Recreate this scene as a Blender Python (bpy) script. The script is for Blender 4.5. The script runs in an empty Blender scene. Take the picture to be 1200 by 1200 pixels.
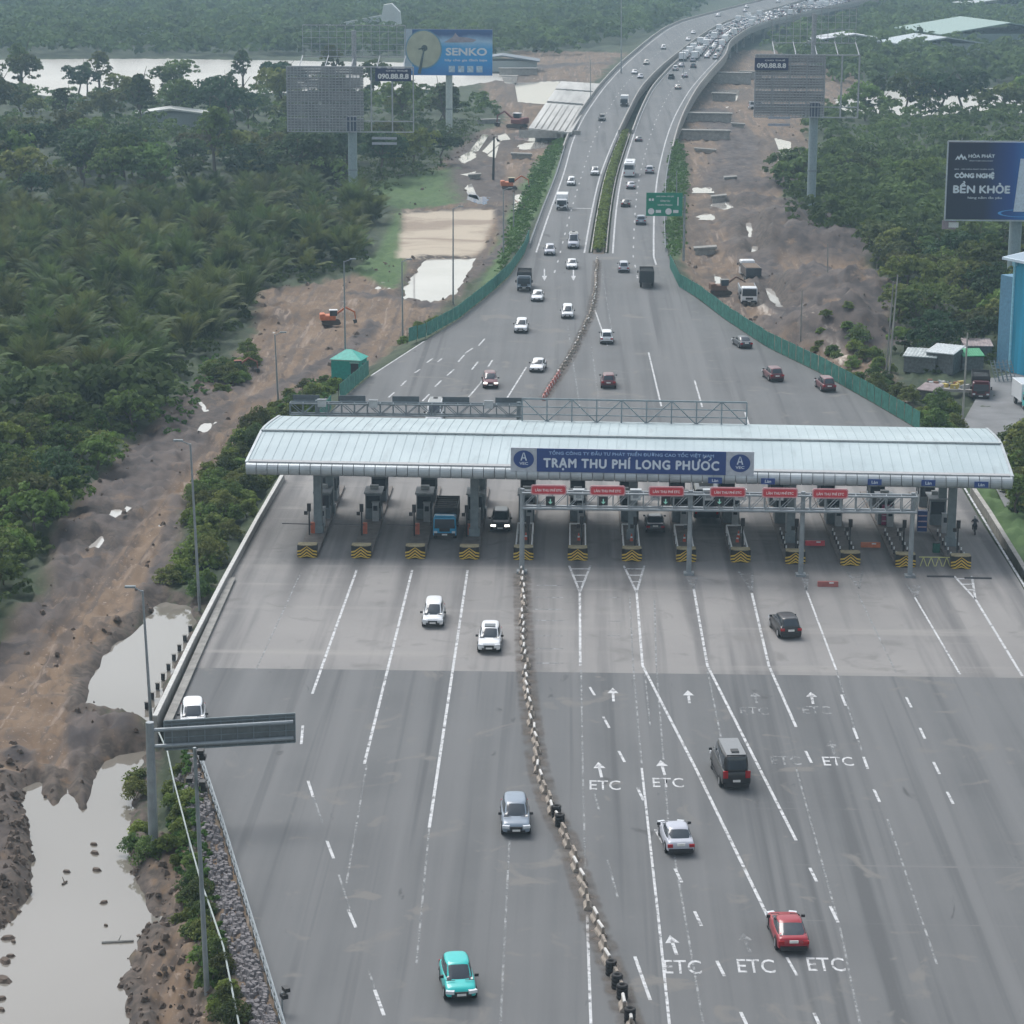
import bpy, bmesh, math, random
import numpy as np
from mathutils import Vector, Matrix
random.seed(7); RNG = np.random.default_rng(11)
S = bpy.context.scene; C = S.collection
# ------------------------------------------------------------------ camera
CH, CF = 57.9, 2900.0
PIT, YAW, ROLL = math.radians(13.76), math.radians(1.38), 0.005
RM = Matrix.Rotation(YAW, 3, 'Z') @ Matrix.Rotation(math.pi/2-PIT, 3, 'X') @ Matrix.Rotation(ROLL, 3, 'Z')
cam = bpy.data.objects.new('camera', bpy.data.cameras.new('camera')); C.objects.link(cam)
cam.matrix_world = Matrix.Translation((0, 0, CH)) @ RM.to_4x4()
cam.data.sensor_width = 36; cam.data.lens = 36*CF/1200; cam.data.clip_start = 1; cam.data.clip_end = 30000
S.camera = cam
S.render.resolution_x = S.render.resolution_y = 1024
# ------------------------------------------------------------------ light
SUN_EL, SUN_ROT = math.radians(56), math.radians(-35)
w = bpy.data.worlds.new('World'); S.world = w; w.use_nodes = True
nt = w.node_tree; nt.nodes.clear()
sky = nt.nodes.new('ShaderNodeTexSky'); sky.sky_type = 'NISHITA'; sky.sun_disc = False
sky.sun_elevation = SUN_EL; sky.sun_rotation = SUN_ROT; sky.air_density = 1.6; sky.dust_density = 3.0; sky.ozone_density = 1.0
hs = nt.nodes.new('ShaderNodeHueSaturation'); hs.inputs['Saturation'].default_value = 0.46
bg = nt.nodes.new('ShaderNodeBackground'); bg.inputs['Strength'].default_value = 0.122
wo = nt.nodes.new('ShaderNodeOutputWorld')
nt.links.new(sky.outputs[0], hs.inputs['Color']); nt.links.new(hs.outputs[0], bg.inputs['Color']); nt.links.new(bg.outputs[0], wo.inputs['Surface'])
sl = bpy.data.lights.new('sun', 'SUN'); sl.energy = 1.45; sl.angle = math.radians(32); sl.color = (1, .98, .96)
sun = bpy.data.objects.new('sun', sl); C.objects.link(sun)
sd = Vector((math.cos(SUN_EL)*math.sin(-SUN_ROT)*-1, math.cos(SUN_EL)*math.cos(SUN_ROT), math.sin(SUN_EL)))
sun.rotation_euler = sd.to_track_quat('Z', 'Y').to_euler(); sun.location = (0, 0, 300)
S.view_settings.view_transform = 'Standard'; S.view_settings.look = 'None'; S.view_settings.gamma = 1
S.view_settings.exposure = 0.60
# ------------------------------------------------------------------ helpers
def ray(px, py):
    return RM @ Vector(((px-600)/CF, -(py-600)/CF, -1.0))
def P(px, py, z=0.0):
    d = ray(px, py); t = (z-CH)/d.z
    return Vector((d.x*t, d.y*t, z))
def PY(px, py, Y):
    d = ray(px, py); t = Y/d.y
    return Vector((d.x*t, Y, CH+d.z*t))
def hexc(h):
    h = h.lstrip('#'); v = [int(h[i:i+2], 16)/255 for i in (0, 2, 4)]
    return tuple(((x+.055)/1.055)**2.4 if x > .04045 else x/12.92 for x in v)
MATS = {}
def mat(name, col, rough=.6, metal=0., var=.12, scale=3., spec=.5, bump=0., stretch=None, coat=0., rnd=0.):
    if name in MATS: return MATS[name]
    m = bpy.data.materials.new(name); m.use_nodes = True; MATS[name] = m
    n = m.node_tree; b = n.nodes['Principled BSDF']
    b.inputs['Roughness'].default_value = rough; b.inputs['Metallic'].default_value = metal
    b.inputs['Specular IOR Level'].default_value = spec; b.inputs['Coat Weight'].default_value = coat
    tc = n.nodes.new('ShaderNodeTexCoord'); mp = n.nodes.new('ShaderNodeMapping')
    n.links.new(tc.outputs['Object'], mp.inputs[0])
    if stretch: mp.inputs['Scale'].default_value = stretch
    nz = n.nodes.new('ShaderNodeTexNoise'); nz.inputs['Scale'].default_value = scale; nz.inputs['Detail'].default_value = 5
    n.links.new(mp.outputs[0], nz.inputs['Vector'])
    r = n.nodes.new('ShaderNodeMapRange'); r.inputs[1].default_value = .3; r.inputs[2].default_value = .7
    r.inputs[3].default_value = 1-var; r.inputs[4].default_value = 1+var
    n.links.new(nz.outputs['Fac'], r.inputs[0])
    mx = n.nodes.new('ShaderNodeMix'); mx.data_type = 'RGBA'; mx.blend_type = 'MULTIPLY'; mx.inputs[0].default_value = 1
    mx.inputs[6].default_value = (*col, 1); n.links.new(r.outputs[0], mx.inputs[7])
    out = mx.outputs[2]
    if rnd:
        oi = n.nodes.new('ShaderNodeObjectInfo'); h = n.nodes.new('ShaderNodeHueSaturation')
        a = n.nodes.new('ShaderNodeMapRange'); a.inputs[3].default_value = 1-rnd; a.inputs[4].default_value = 1+rnd
        a2 = n.nodes.new('ShaderNodeMapRange'); a2.inputs[3].default_value = .5-rnd*.09; a2.inputs[4].default_value = .5+rnd*.06
        ml = n.nodes.new('ShaderNodeMath'); ml.operation = 'MULTIPLY'; ml.inputs[1].default_value = 7.31
        fr = n.nodes.new('ShaderNodeMath'); fr.operation = 'FRACT'
        n.links.new(oi.outputs['Random'], a.inputs[0]); n.links.new(oi.outputs['Random'], ml.inputs[0]); n.links.new(ml.outputs[0], fr.inputs[0])
        n.links.new(fr.outputs[0], a2.inputs[0]); n.links.new(a.outputs[0], h.inputs['Value']); n.links.new(a2.outputs[0], h.inputs['Hue'])
        n.links.new(out, h.inputs['Color']); out = h.outputs[0]
    n.links.new(out, b.inputs['Base Color'])
    if bump:
        bp = n.nodes.new('ShaderNodeBump'); bp.inputs['Strength'].default_value = bump; bp.inputs['Distance'].default_value = .05
        n.links.new(nz.outputs['Fac'], bp.inputs['Height']); n.links.new(bp.outputs[0], b.inputs['Normal'])
    return m
def tag(o, label=None, cat=None, group=None, kind=None):
    if label: o['label'] = label
    if cat: o['category'] = cat
    if group: o['group'] = group
    if kind: o['kind'] = kind
    return o
def empty(name, loc, rz=0, label=None, cat=None, group=None):
    o = bpy.data.objects.new(name, None); C.objects.link(o); o.location = loc; o.rotation_euler = (0, 0, rz)
    o.empty_display_size = .3
    return tag(o, label, cat, group)
def copy_tree(o, parent=None):
    c = o.copy(); C.objects.link(c); c.parent = parent
    for ch in o.children: copy_tree(ch, c)
    return c
class MB:
    def __init__(s): s.v = []; s.f = []; s.m = []
    def add(s, vs, fs, mi=0):
        k = len(s.v); s.v += [tuple(v) for v in vs]; s.f += [tuple(i+k for i in f) for f in fs]; s.m += [mi]*len(fs); return s
    def box(s, c, d, rz=0, mi=0, taper=1.0):
        x, y, z = d[0]/2, d[1]/2, d[2]/2; vs = []
        for dz, t in ((-z, 1), (z, taper)):
            for a, b in ((-x, -y), (x, -y), (x, y), (-x, y)): vs.append(Vector((a*t, b*t, dz)))
        if rz: vs = [Matrix.Rotation(rz, 3, 'Z') @ v for v in vs]
        vs = [v+Vector(c) for v in vs]
        return s.add(vs, [(3, 2, 1, 0), (4, 5, 6, 7), (0, 1, 5, 4), (1, 2, 6, 5), (2, 3, 7, 6), (3, 0, 4, 7)], mi)
    def bar(s, p, q, r, n=6, r2=None, mi=0):
        p, q = Vector(p), Vector(q); d = (q-p)
        if d.length < 1e-6: return s
        d.normalize(); u = d.orthogonal().normalized(); w_ = d.cross(u); r2 = r if r2 is None else r2
        off = math.pi/4 if n == 4 else 0
        if n == 4:
            up = Vector((0, 0, 1)) if abs(d.z) < .9 else Vector((0, 1, 0)); u = d.cross(up).normalized(); w_ = d.cross(u)
        a = [p+(u*math.cos(off+2*math.pi*i/n)+w_*math.sin(off+2*math.pi*i/n))*r for i in range(n)]
        b = [q+(u*math.cos(off+2*math.pi*i/n)+w_*math.sin(off+2*math.pi*i/n))*r2 for i in range(n)]
        return s.add(a+b, [tuple(range(n))[::-1], tuple(range(n, 2*n))]+[(i, (i+1) % n, n+(i+1) % n, n+i) for i in range(n)], mi)
    def path(s, pts, r, n=6, mi=0):
        for a, b in zip(pts[:-1], pts[1:]): s.bar(a, b, r, n, mi=mi)
        return s
    def loft(s, rings, caps=True, closed=True, mi=0):
        n = len(rings[0]); vs = [v for r in rings for v in r]; fs = []
        for k in range(len(rings)-1):
            for i in range(n if closed else n-1):
                j = (i+1) % n; fs.append((k*n+i, k*n+j, (k+1)*n+j, (k+1)*n+i))
        if caps: fs += [tuple(range(n))[::-1], tuple(range((len(rings)-1)*n, len(rings)*n))]
        return s.add(vs, fs, mi)
    def quad(s, a, b, c, d, mi=0): return s.add([a, b, c, d], [(0, 1, 2, 3)], mi)
    def prism(s, poly, z0, z1, mi=0):
        n = len(poly)
        return s.add([(x, y, z0) for x, y in poly]+[(x, y, z1) for x, y in poly], [tuple(range(n))[::-1], tuple(range(n, 2*n))]+[(i, (i+1) % n, n+(i+1) % n, n+i) for i in range(n)], mi)
    def build(s, name, m, parent=None, smooth=False, label=None):
        me = bpy.data.meshes.new(name); me.from_pydata(s.v, [], s.f)
        for q in (m if isinstance(m, (list, tuple)) else [m]): me.materials.append(q)
        if any(s.m): me.polygons.foreach_set('material_index', s.m)
        if smooth: me.polygons.foreach_set('use_smooth', [True]*len(s.f))
        me.update(); o = bpy.data.objects.new(name, me); C.objects.link(o)
        if parent: o.parent = parent
        if label: o['label'] = label
        return o
def npmesh(name, V, Fq, m, parent=None, smooth=False):
    me = bpy.data.meshes.new(name); k = Fq.shape[1]
    me.vertices.add(len(V)); me.vertices.foreach_set('co', V.astype(np.float32).ravel())
    me.loops.add(Fq.size); me.loops.foreach_set('vertex_index', Fq.astype(np.int32).ravel())
    me.polygons.add(len(Fq)); me.polygons.foreach_set('loop_start', (np.arange(len(Fq))*k).astype(np.int32))
    me.polygons.foreach_set('loop_total', np.full(len(Fq), k, np.int32))
    if smooth: me.polygons.foreach_set('use_smooth', np.ones(len(Fq), bool))
    me.update(calc_edges=True); me.validate()
    if m: me.materials.append(m)
    o = bpy.data.objects.new(name, me); C.objects.link(o)
    if parent: o.parent = parent
    return o
def text(body, name, m, org, xd, yd, wd, ht, parent=None, bold=.0, ext=.01, label=None, sp=1., dup=0):
    """lettering fitted to wd x ht, centred on org, as a mesh"""
    cu = bpy.data.curves.new('t', 'FONT'); cu.body = body; cu.offset = bold; cu.space_character = sp; cu.extrude = 0; cu.resolution_u = 3
    o = bpy.data.objects.new('t', cu); C.objects.link(o)
    dg = bpy.context.evaluated_depsgraph_get(); me = bpy.data.meshes.new_from_object(o.evaluated_get(dg))
    bpy.data.objects.remove(o); bpy.data.curves.remove(cu)
    n = len(me.vertices); co = np.zeros(n*3); me.vertices.foreach_get('co', co); co = co.reshape(-1, 3)
    mn, mxx = co.min(0), co.max(0); xd, yd = Vector(xd).normalized(), Vector(yd).normalized(); nd = xd.cross(yd)
    org = np.array(org)
    X = ((co[:, 0]-(mn[0]+mxx[0])/2)/(mxx[0]-mn[0])*wd)[:, None]*np.array(xd)
    Y = ((co[:, 1]-(mn[1]+mxx[1])/2)/(mxx[1]-mn[1])*ht)[:, None]*np.array(yd)
    co = org+X+Y+np.array(nd)*ext
    me.vertices.foreach_set('co', co.ravel())
    if dup:
        bm_ = bmesh.new(); bm_.from_mesh(me); g0 = list(bm_.verts)+list(bm_.edges)+list(bm_.faces)
        for k, (a_, c_) in enumerate(((dup, 0), (-dup, 0), (0, dup), (0, -dup))):
            rr = bmesh.ops.duplicate(bm_, geom=g0); vs = [v for v in rr['geom'] if isinstance(v, bmesh.types.BMVert)]
            bmesh.ops.translate(bm_, verts=vs, vec=xd*a_+yd*c_+nd*.002*(k+1))
        bm_.to_mesh(me); bm_.free()
    me.materials.clear(); me.materials.append(m); me.update()
    me.name = name; o = bpy.data.objects.new(name, me); C.objects.link(o)
    if parent: o.parent = parent
    if label: o['label'] = label
    return o
# ------------------------------------------------------------------ numpy noise
def _h(ix, iy, s):
    n = (ix.astype(np.int64)*374761393+iy.astype(np.int64)*668265263+s*1442695041) & 0x7fffffff
    n = ((n ^ (n >> 13))*1274126177) & 0x7fffffff
    return ((n ^ (n >> 16)) & 0xffff)/65535.
def vnoise(x, y, s=0):
    ix, iy = np.floor(x), np.floor(y); fx, fy = x-ix, y-iy; fx = fx*fx*(3-2*fx); fy = fy*fy*(3-2*fy)
    a, b, c, d = _h(ix, iy, s), _h(ix+1, iy, s), _h(ix, iy+1, s), _h(ix+1, iy+1, s)
    return (a*(1-fx)+b*fx)*(1-fy)+(c*(1-fx)+d*fx)*fy
def fbm(x, y, s=0, o=4):
    t, a = 0, .5
    for k in range(o): t = t+a*(vnoise(x, y, s+k)-.5); x, y, a = x*2.03, y*2.03, a*.5
    return t
def sdf(poly, x, y):
    """signed distance, negative inside"""
    d = np.full(x.shape, 1e18); ins = np.zeros(x.shape, bool); n = len(poly)
    for i in range(n):
        ax, ay = poly[i]; bx, by = poly[(i+1) % n]; ex, ey = bx-ax, by-ay; wx, wy = x-ax, y-ay
        t = np.clip((wx*ex+wy*ey)/(ex*ex+ey*ey+1e-12), 0, 1); dd = (wx-ex*t)**2+(wy-ey*t)**2; d = np.minimum(d, dd)
        c = ((ay <= y) & (by > y)) | ((by <= y) & (ay > y))
        xi = ax+(y-ay)/(by-ay+1e-12)*(bx-ax); ins ^= c & (x < xi)
    return np.where(ins, -1, 1)*np.sqrt(d)
def wp(pts, z=-2.2): return [tuple(P(a, b, z)[:2]) for a, b in pts]
# ------------------------------------------------------------------ road frame (world Y -> X of edges)
def zr_py(py): return 0. if py >= 165 else (5*(165-py)/98 if py > 67 else 5+min(1, (67-py)/17))
ROWS = [(300, 614, 689, 713, 783), (250, 632, 697, 717, 781), (207, 650, 706, 724, 783), (165, 662, 722, 737, 791), (137, 676, 735, 747, 800), (105, 699, 751, 762, 817), (80, 722, 775, 785, 838), (67, 737, 791, 800, 851), (50, 757, 812, 820, 855), (34, 779, 836, 843, 878), (25, 800, 855, 862, 905), (12, 850, 905, 915, 960), (0, 897, 945, 955, 1015)]
_t = []
for r in ROWS:
    z = zr_py(r[0]); ps = [P(x, r[0], z) for x in r[1:]]; _t.append([ps[1].y, z]+[p.x for p in ps])
_t.append([1720, 6, 186, 210, 214, 243]); _t.append([2300, 6, 420, 446, 450, 478]); _t = np.array(_t)
YF = np.arange(421, 2300, 6.)
def _sm(col, k):
    v = np.interp(YF, _t[:, 0], _t[:, col]); pad = np.concatenate([np.full(k, v[0])-np.arange(k, 0, -1)*(v[1]-v[0]), v, v[-1]+np.arange(1, k+1)*(v[-1]-v[-2])])
    ker = np.hanning(2*k+1); ker /= ker.sum(); return np.convolve(pad, ker, 'valid')
ZF, XL, XML, XMR, XR = [_sm(c, 9) for c in (1, 2, 3, 4, 5)]
EL = [(352, 1262), (330, 1190), (300, 1090), (262, 970), (238, 900), (222, 868), (198, 850), (272, 668), (330, 558), (375, 498), (400, 468), (435, 440), (465, 420), (500, 398), (537, 375), (580, 340), (597, 325), (614, 300)]
ER = [(1420, 1262), (1330, 1010), (1200, 690), (1144, 602), (1126, 570), (1100, 530), (1078, 505), (1022, 472), (960, 437), (900, 408), (850, 375), (817, 350), (795, 335), (783, 300)]
EL, ER = [sorted([(P(a, b).y, P(a, b).x) for a, b in e]) for e in (EL, ER)]
def xl(Y): return float(np.interp(Y, [a for a, b in EL], [b for a, b in EL])) if Y < 421 else float(np.interp(Y, YF, XL))
def xr(Y): return float(np.interp(Y, [a for a, b in ER], [b for a, b in ER])) if Y < 421 else float(np.interp(Y, YF, XR))
def xml(Y): return float(np.interp(Y, YF, XML))
def xmr(Y): return float(np.interp(Y, YF, XMR))
def zr(Y): return float(np.interp(Y, YF, ZF)) if Y > 421 else 0.
# ------------------------------------------------------------------ terrain
MUD = [wp(p) for p in (
 [(-80, 1010), (-80, 800), (0, 762), (60, 700), (60, 640), (110, 570), (190, 490), (250, 440), (300, 395), (300, 345), (420, 325), (470, 300), (468, 245), (540, 170), (600, 140), (668, 150), (655, 180), (620, 230), (592, 300), (520, 362), (475, 402), (435, 438), (395, 462), (335, 470), (310, 500), (240, 560), (215, 600), (205, 650), (200, 700), (150, 735), (125, 775), (110, 835), (165, 850), (168, 885), (125, 895), (118, 960), (100, 965), (78, 925), (62, 962), (30, 920), (20, 1000), (-80, 1060)],
 [(-80, 985), (20, 880), (45, 1000), (40, 1060), (10, 1100), (-80, 1120)],
 [(140, 1000), (165, 985), (215, 1000), (240, 1090), (262, 1262), (130, 1262), (120, 1150), (160, 1095)],
 [(806, 110), (860, 60), (1010, 60), (1010, 120), (940, 130), (950, 190), (910, 215), (945, 280), (1010, 305), (1048, 340), (1035, 430), (1085, 500), (1022, 472), (920, 425), (815, 350), (790, 300), (792, 200)],
 [(222, 885), (262, 978), (293, 1082), (345, 1262), (290, 1262), (250, 1100), (222, 980)],
 [(560, 100), (600, 60), (735, 62), (690, 100), (660, 150), (600, 150)])]
WAT = [wp(p, -2.5) for p in (
 [(26, 925), (45, 918), (62, 962), (78, 922), (100, 962), (118, 900), (140, 885), (168, 882), (150, 925), (146, 985), (150, 1022), (165, 1050), (168, 1090), (150, 1120), (140, 1150), (150, 1262), (-90, 1262), (-90, 1120), (8, 1090), (36, 1050), (40, 1000)],
 [(103, 832), (112, 790), (128, 765), (165, 738), (190, 706), (222, 712), (226, 730), (190, 800), (172, 848), (150, 832)],
 [(478, 338), (500, 303), (556, 303), (532, 345), (506, 355), (474, 350)])]
SLIV = [wp(p, -2.2) for p in (
 [(128, 607), (137, 598), (141, 602), (133, 610)], [(105, 644), (119, 630), (122, 634), (110, 647)], [(234, 505), (240, 498), (246, 500), (238, 509)],
  [(232, 470), (246, 484), (240, 486)],
 [(552, 176), (566, 158), (572, 160), (560, 178)], [(566, 178), (580, 163), (586, 168), (572, 180)], [(582, 160), (592, 158), (596, 164), (584, 166)], [(606, 160), (632, 160), (630, 166), (606, 165)], [(610, 170), (640, 166), (636, 174), (612, 176)],
 [(540, 186), (552, 178), (556, 184), (544, 192)], [(546, 222), (552, 216), (560, 234), (550, 230)], [(552, 230), (570, 234), (566, 240), (552, 236)], [(604, 230), (611, 228), (610, 243), (603, 246)], [(572, 183), (584, 172), (580, 186)], [(546, 205), (556, 203), (552, 208)],
 [(812, 222), (832, 220), (832, 226), (812, 226)], [(834, 240), (846, 236), (860, 243), (850, 246), (838, 244)], [(818, 254), (832, 252), (836, 258), (820, 257)], [(855, 258), (862, 262), (858, 266)],
 [(797, 260), (801, 262), (804, 290), (799, 284)], [(874, 262), (880, 262), (883, 280), (878, 282)], [(880, 288), (888, 290), (886, 300), (880, 300)],
 [(898, 338), (906, 342), (912, 354), (918, 362), (912, 362), (902, 350)], [(838, 325), (846, 330), (848, 342), (840, 340)], [(908, 163), (926, 168), (926, 182), (916, 184)], [(912, 188), (918, 186), (920, 196), (914, 198)], [(836, 108), (866, 106), (862, 118), (838, 118)], [(590, 92), (606, 90), (604, 99), (592, 98)], [(604, 98), (655, 96), (648, 123), (608, 120)])]
TRK = [wp(p, -2.2) for p in ([(880, 357), (888, 350), (965, 398), (958, 408), (930, 396)], [(900, 352), (912, 352), (940, 372), (936, 380)], [(960, 405), (975, 400), (995, 422), (985, 428)])]
SAND = [wp(p) for p in ([(474, 248), (582, 246), (566, 292), (552, 302), (466, 304)], [(975, 322), (1018, 326), (1010, 345), (985, 340)])]
GRS = [wp(p) for p in ([(445, 215), (560, 190), (545, 240), (470, 246), (440, 240)], [(440, 300), (470, 240), (474, 300), (478, 345), (440, 330), (410, 320)], [(600, 300), (585, 330), (560, 350), (600, 230), (640, 180), (668, 165), (650, 220), (632, 260)], [(1130, 565), (1210, 565), (1300, 700), (1300, 800), (1210, 700)], [(780, 300), (770, 200), (790, 180), (806, 200), (798, 310), (790, 320)])]
RIV = [wp(p, -2.5) for p in ([(-300, 78), (-100, 71), (160, 69), (330, 71), (480, 74), (600, 71), (600, 92), (520, 104), (200, 114), (-100, 110), (-300, 112)], [(985, 118), (1010, 108), (1060, 106), (1180, 103), (1400, 101), (1400, 128), (1150, 134), (1060, 136), (1010, 135), (990, 130)])]
BERM = [(wp(p), w_) for p, w_ in (([(-20, 790), (60, 700), (110, 645), (150, 590), (190, 545), (240, 488), (290, 425)], 3.4), ([(40, 690), (95, 625), (140, 560), (180, 510), (225, 455)], 2.6), ([(215, 585), (205, 635), (192, 665), (178, 705), (160, 735), (122, 772), (103, 832), (98, 880), (108, 945)], 1.5), ([(300, 470), (330, 455), (400, 420), (440, 380)], 1.6), ([(420, 345), (470, 350), (520, 362)], 2.4), ([(120, 855), (165, 870)], 1.8), ([(20, 890), (15, 960), (5, 1040)], 1.6), ([(150, 990), (158, 1060), (140, 1130), (140, 1200)], 1.2), ([(585, 235), (560, 215), (555, 180), (600, 160)], 7), ([(470, 250), (585, 243), (592, 290), (545, 335)], 1.2), ([(870, 250), (885, 300), (905, 350), (960, 400)], 4), ([(830, 130), (870, 170), (850, 220)], 7), ([(620, 80), (700, 75)], 9))]
def pld(p, x, y):
    d = np.full(x.shape, 1e9)
    for i in range(len(p)-1):
        ax, ay = p[i]; ex, ey = p[i+1][0]-ax, p[i+1][1]-ay; t = np.clip(((x-ax)*ex+(y-ay)*ey)/(ex*ex+ey*ey+1e-9), 0, 1); d = np.minimum(d, np.hypot(x-ax-ex*t, y-ay-ey*t))
    return d
BUMPS = [(905, 215, 1.8, 12), (930, 265, 4.0, 15), (965, 290, 4.3, 14), (905, 290, 3, 9), (985, 345, 3.2, 11), (940, 335, 2.9, 9), (965, 385, 4.0, 10), (1000, 395, 3.2, 9), (880, 235, 2, 9), (40, 680, 1.0, 6), (10, 720, 1.2, 5), (85, 620, .9, 6), (345, 362, 1.2, 8), (130, 855, .7, 4), (20, 960, .8, 5), (15, 1030, .9, 5), (205, 1010, .6, 4), (1010, 355, 3, 10)]
_by = [Y for Y in list(np.arange(100, 421, 6.))+[430, 470, 520, 570, 620, 636]]
FOOT = [(xl(Y), Y) for Y in _by]+[(xr(Y), Y) for Y in _by[::-1]]
def sst(a, b, x): t = np.clip((x-a)/(b-a), 0, 1); return t*t*(3-2*t)
def terrain(x, y):
    x = np.asarray(x, float); y = np.asarray(y, float)
    wob = fbm(x*.35, y*.35, 5)*2.4; sc = np.clip(y/250, .6, 4)
    mud = np.zeros(x.shape)
    for p in MUD: mud = np.maximum(mud, sst(1.2, -1.2, sdf(p, x, y)+wob*sc))
    wet = np.zeros(x.shape); sand = np.zeros(x.shape); grass = np.zeros(x.shape); trk = np.zeros(x.shape)
    pud = np.zeros(x.shape)
    for p in SLIV:
        s = sdf(p, x, y)+wob*.3*sc; wet = np.maximum(wet, sst(1.2*sc, -.1, s)); pud = np.maximum(pud, sst(.5*sc, -.3*sc, s))
    for p in TRK: trk = np.maximum(trk, sst(.5, -.4, sdf(p, x, y)+wob*.5))
    for p in SAND: sand = np.maximum(sand, sst(.8, -.8, sdf(p, x, y)+wob*.5))
    for p in GRS: grass = np.maximum(grass, sst(.8, -.8, sdf(p, x, y)+wob*.6))
    h = -2.0+fbm(x*.06, y*.06, 3)*.5+(1-mud)*.1
    h = h+mud*(fbm(x*.12, y*.12, 9)*.45+np.abs(fbm(x*1.1, y*1.1, 21))*.12)*(1-sand)
    d = (x*.45+y*.89); h = h+mud*(1-sand)*.05*np.sin(x*3.1+wob*.6)*sst(330, 300, y)
    drk = np.zeros(x.shape)
    for a, b, hh, r in BUMPS:
        c = P(a, b, -1.5); q = np.sqrt((x-c.x)**2+(y-c.y)**2)/r
        h = h+hh*np.exp(-q*q*1.6)*(1+fbm(x*.22, y*.22, 31)*1.0)+hh*.05*fbm(x, y, 41)
        if hh > 1.6: drk = np.maximum(drk, sst(1.5, .7, q+wob*.25))
    for p, w_ in BERM:
        bq = sst(1.15, .55, (pld(p, x, y)+wob*.5)/w_)*mud; drk = np.maximum(drk, bq); h = h+bq*(.12+np.abs(fbm(x*.9, y*.5, 61))*.75)*(1-sand)
    h = h*(1-wet)+(-1.92-.35*pud)*wet
    wd = np.zeros(x.shape); shore = np.zeros(x.shape)
    for p in WAT: shore = np.maximum(shore, sst(2.6, 1.2, sdf(p, x, y)+wob*.8))
    for p in SLIV: shore = np.maximum(shore, sst(3.2*sc, .6, sdf(p, x, y)+wob*1.6)*.9)
    for p in WAT+RIV:
        s = sdf(p, x, y)+wob*.22*np.where(y > 500, 6, 1); k = np.where(y > 500, 4., 1.)
        wd = np.maximum(wd, sst(1.3*k, -1.0*k, s))
    h = h*(1-wd)+(-3.3)*wd
    h = h*(1-sand)+(-2.1+fbm(x*.2, y*.2, 4)*.15)*sand*(1-wd)+h*sand*wd
    f = sdf(FOOT, x, y); wdt = np.where(y < 158, 4.5, np.where(y < 262, 1.6, 6.0))
    k = sst(wdt, .3, f)*np.where(y > 640, 0, 1.)*sst(655, 630, y)
    h = h*(1-k)+(-.12)*k; h = np.where(f < 0, -.45*sst(655, 636, y)+h*(1-sst(655, 636, y)), h)
    return h, mud, wet*(1-k), sand, grass, trk*(1-k), k, drk, shore*(1-k)
rows = [22.]
while rows[-1] < 6500: rows.append(rows[-1]*(1.0058 if rows[-1] > 95 else 1.04) if rows[-1] < 1500 else rows[-1]*1.02)
cols = np.concatenate([np.linspace(-1.1, -.34, 14), np.linspace(-.32, -.235, 16), np.linspace(-.23, .23, 300), np.linspace(.235, .32, 16), np.linspace(.34, 1.1, 14)])
GY, GU = np.meshgrid(np.array(rows), cols, indexing='ij'); GX = GU*np.maximum(GY, 60); ny, nx = GX.shape
h, mud, wet, sand, grass, trk, emb, drk, shore = terrain(GX.ravel(), GY.ravel())
V = np.stack([GX.ravel(), GY.ravel(), h], 1)
ii = (np.arange(ny-1)[:, None]*nx+np.arange(nx-1)[None, :]).ravel()
ground = npmesh('ground', V, np.stack([ii, ii+1, ii+nx+1, ii+nx], 1), None, smooth=True); tag(ground, 'muddy and grassy low ground around the expressway and toll plaza', 'ground', kind='structure')
for nm, arr in (('mud', mud), ('wet', wet), ('sand', sand), ('grass', grass), ('trk', trk), ('dark', drk), ('shore', shore)):
    a = ground.data.attributes.new(nm, 'FLOAT', 'POINT'); a.data.foreach_set('value', arr.astype(np.float32))
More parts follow.
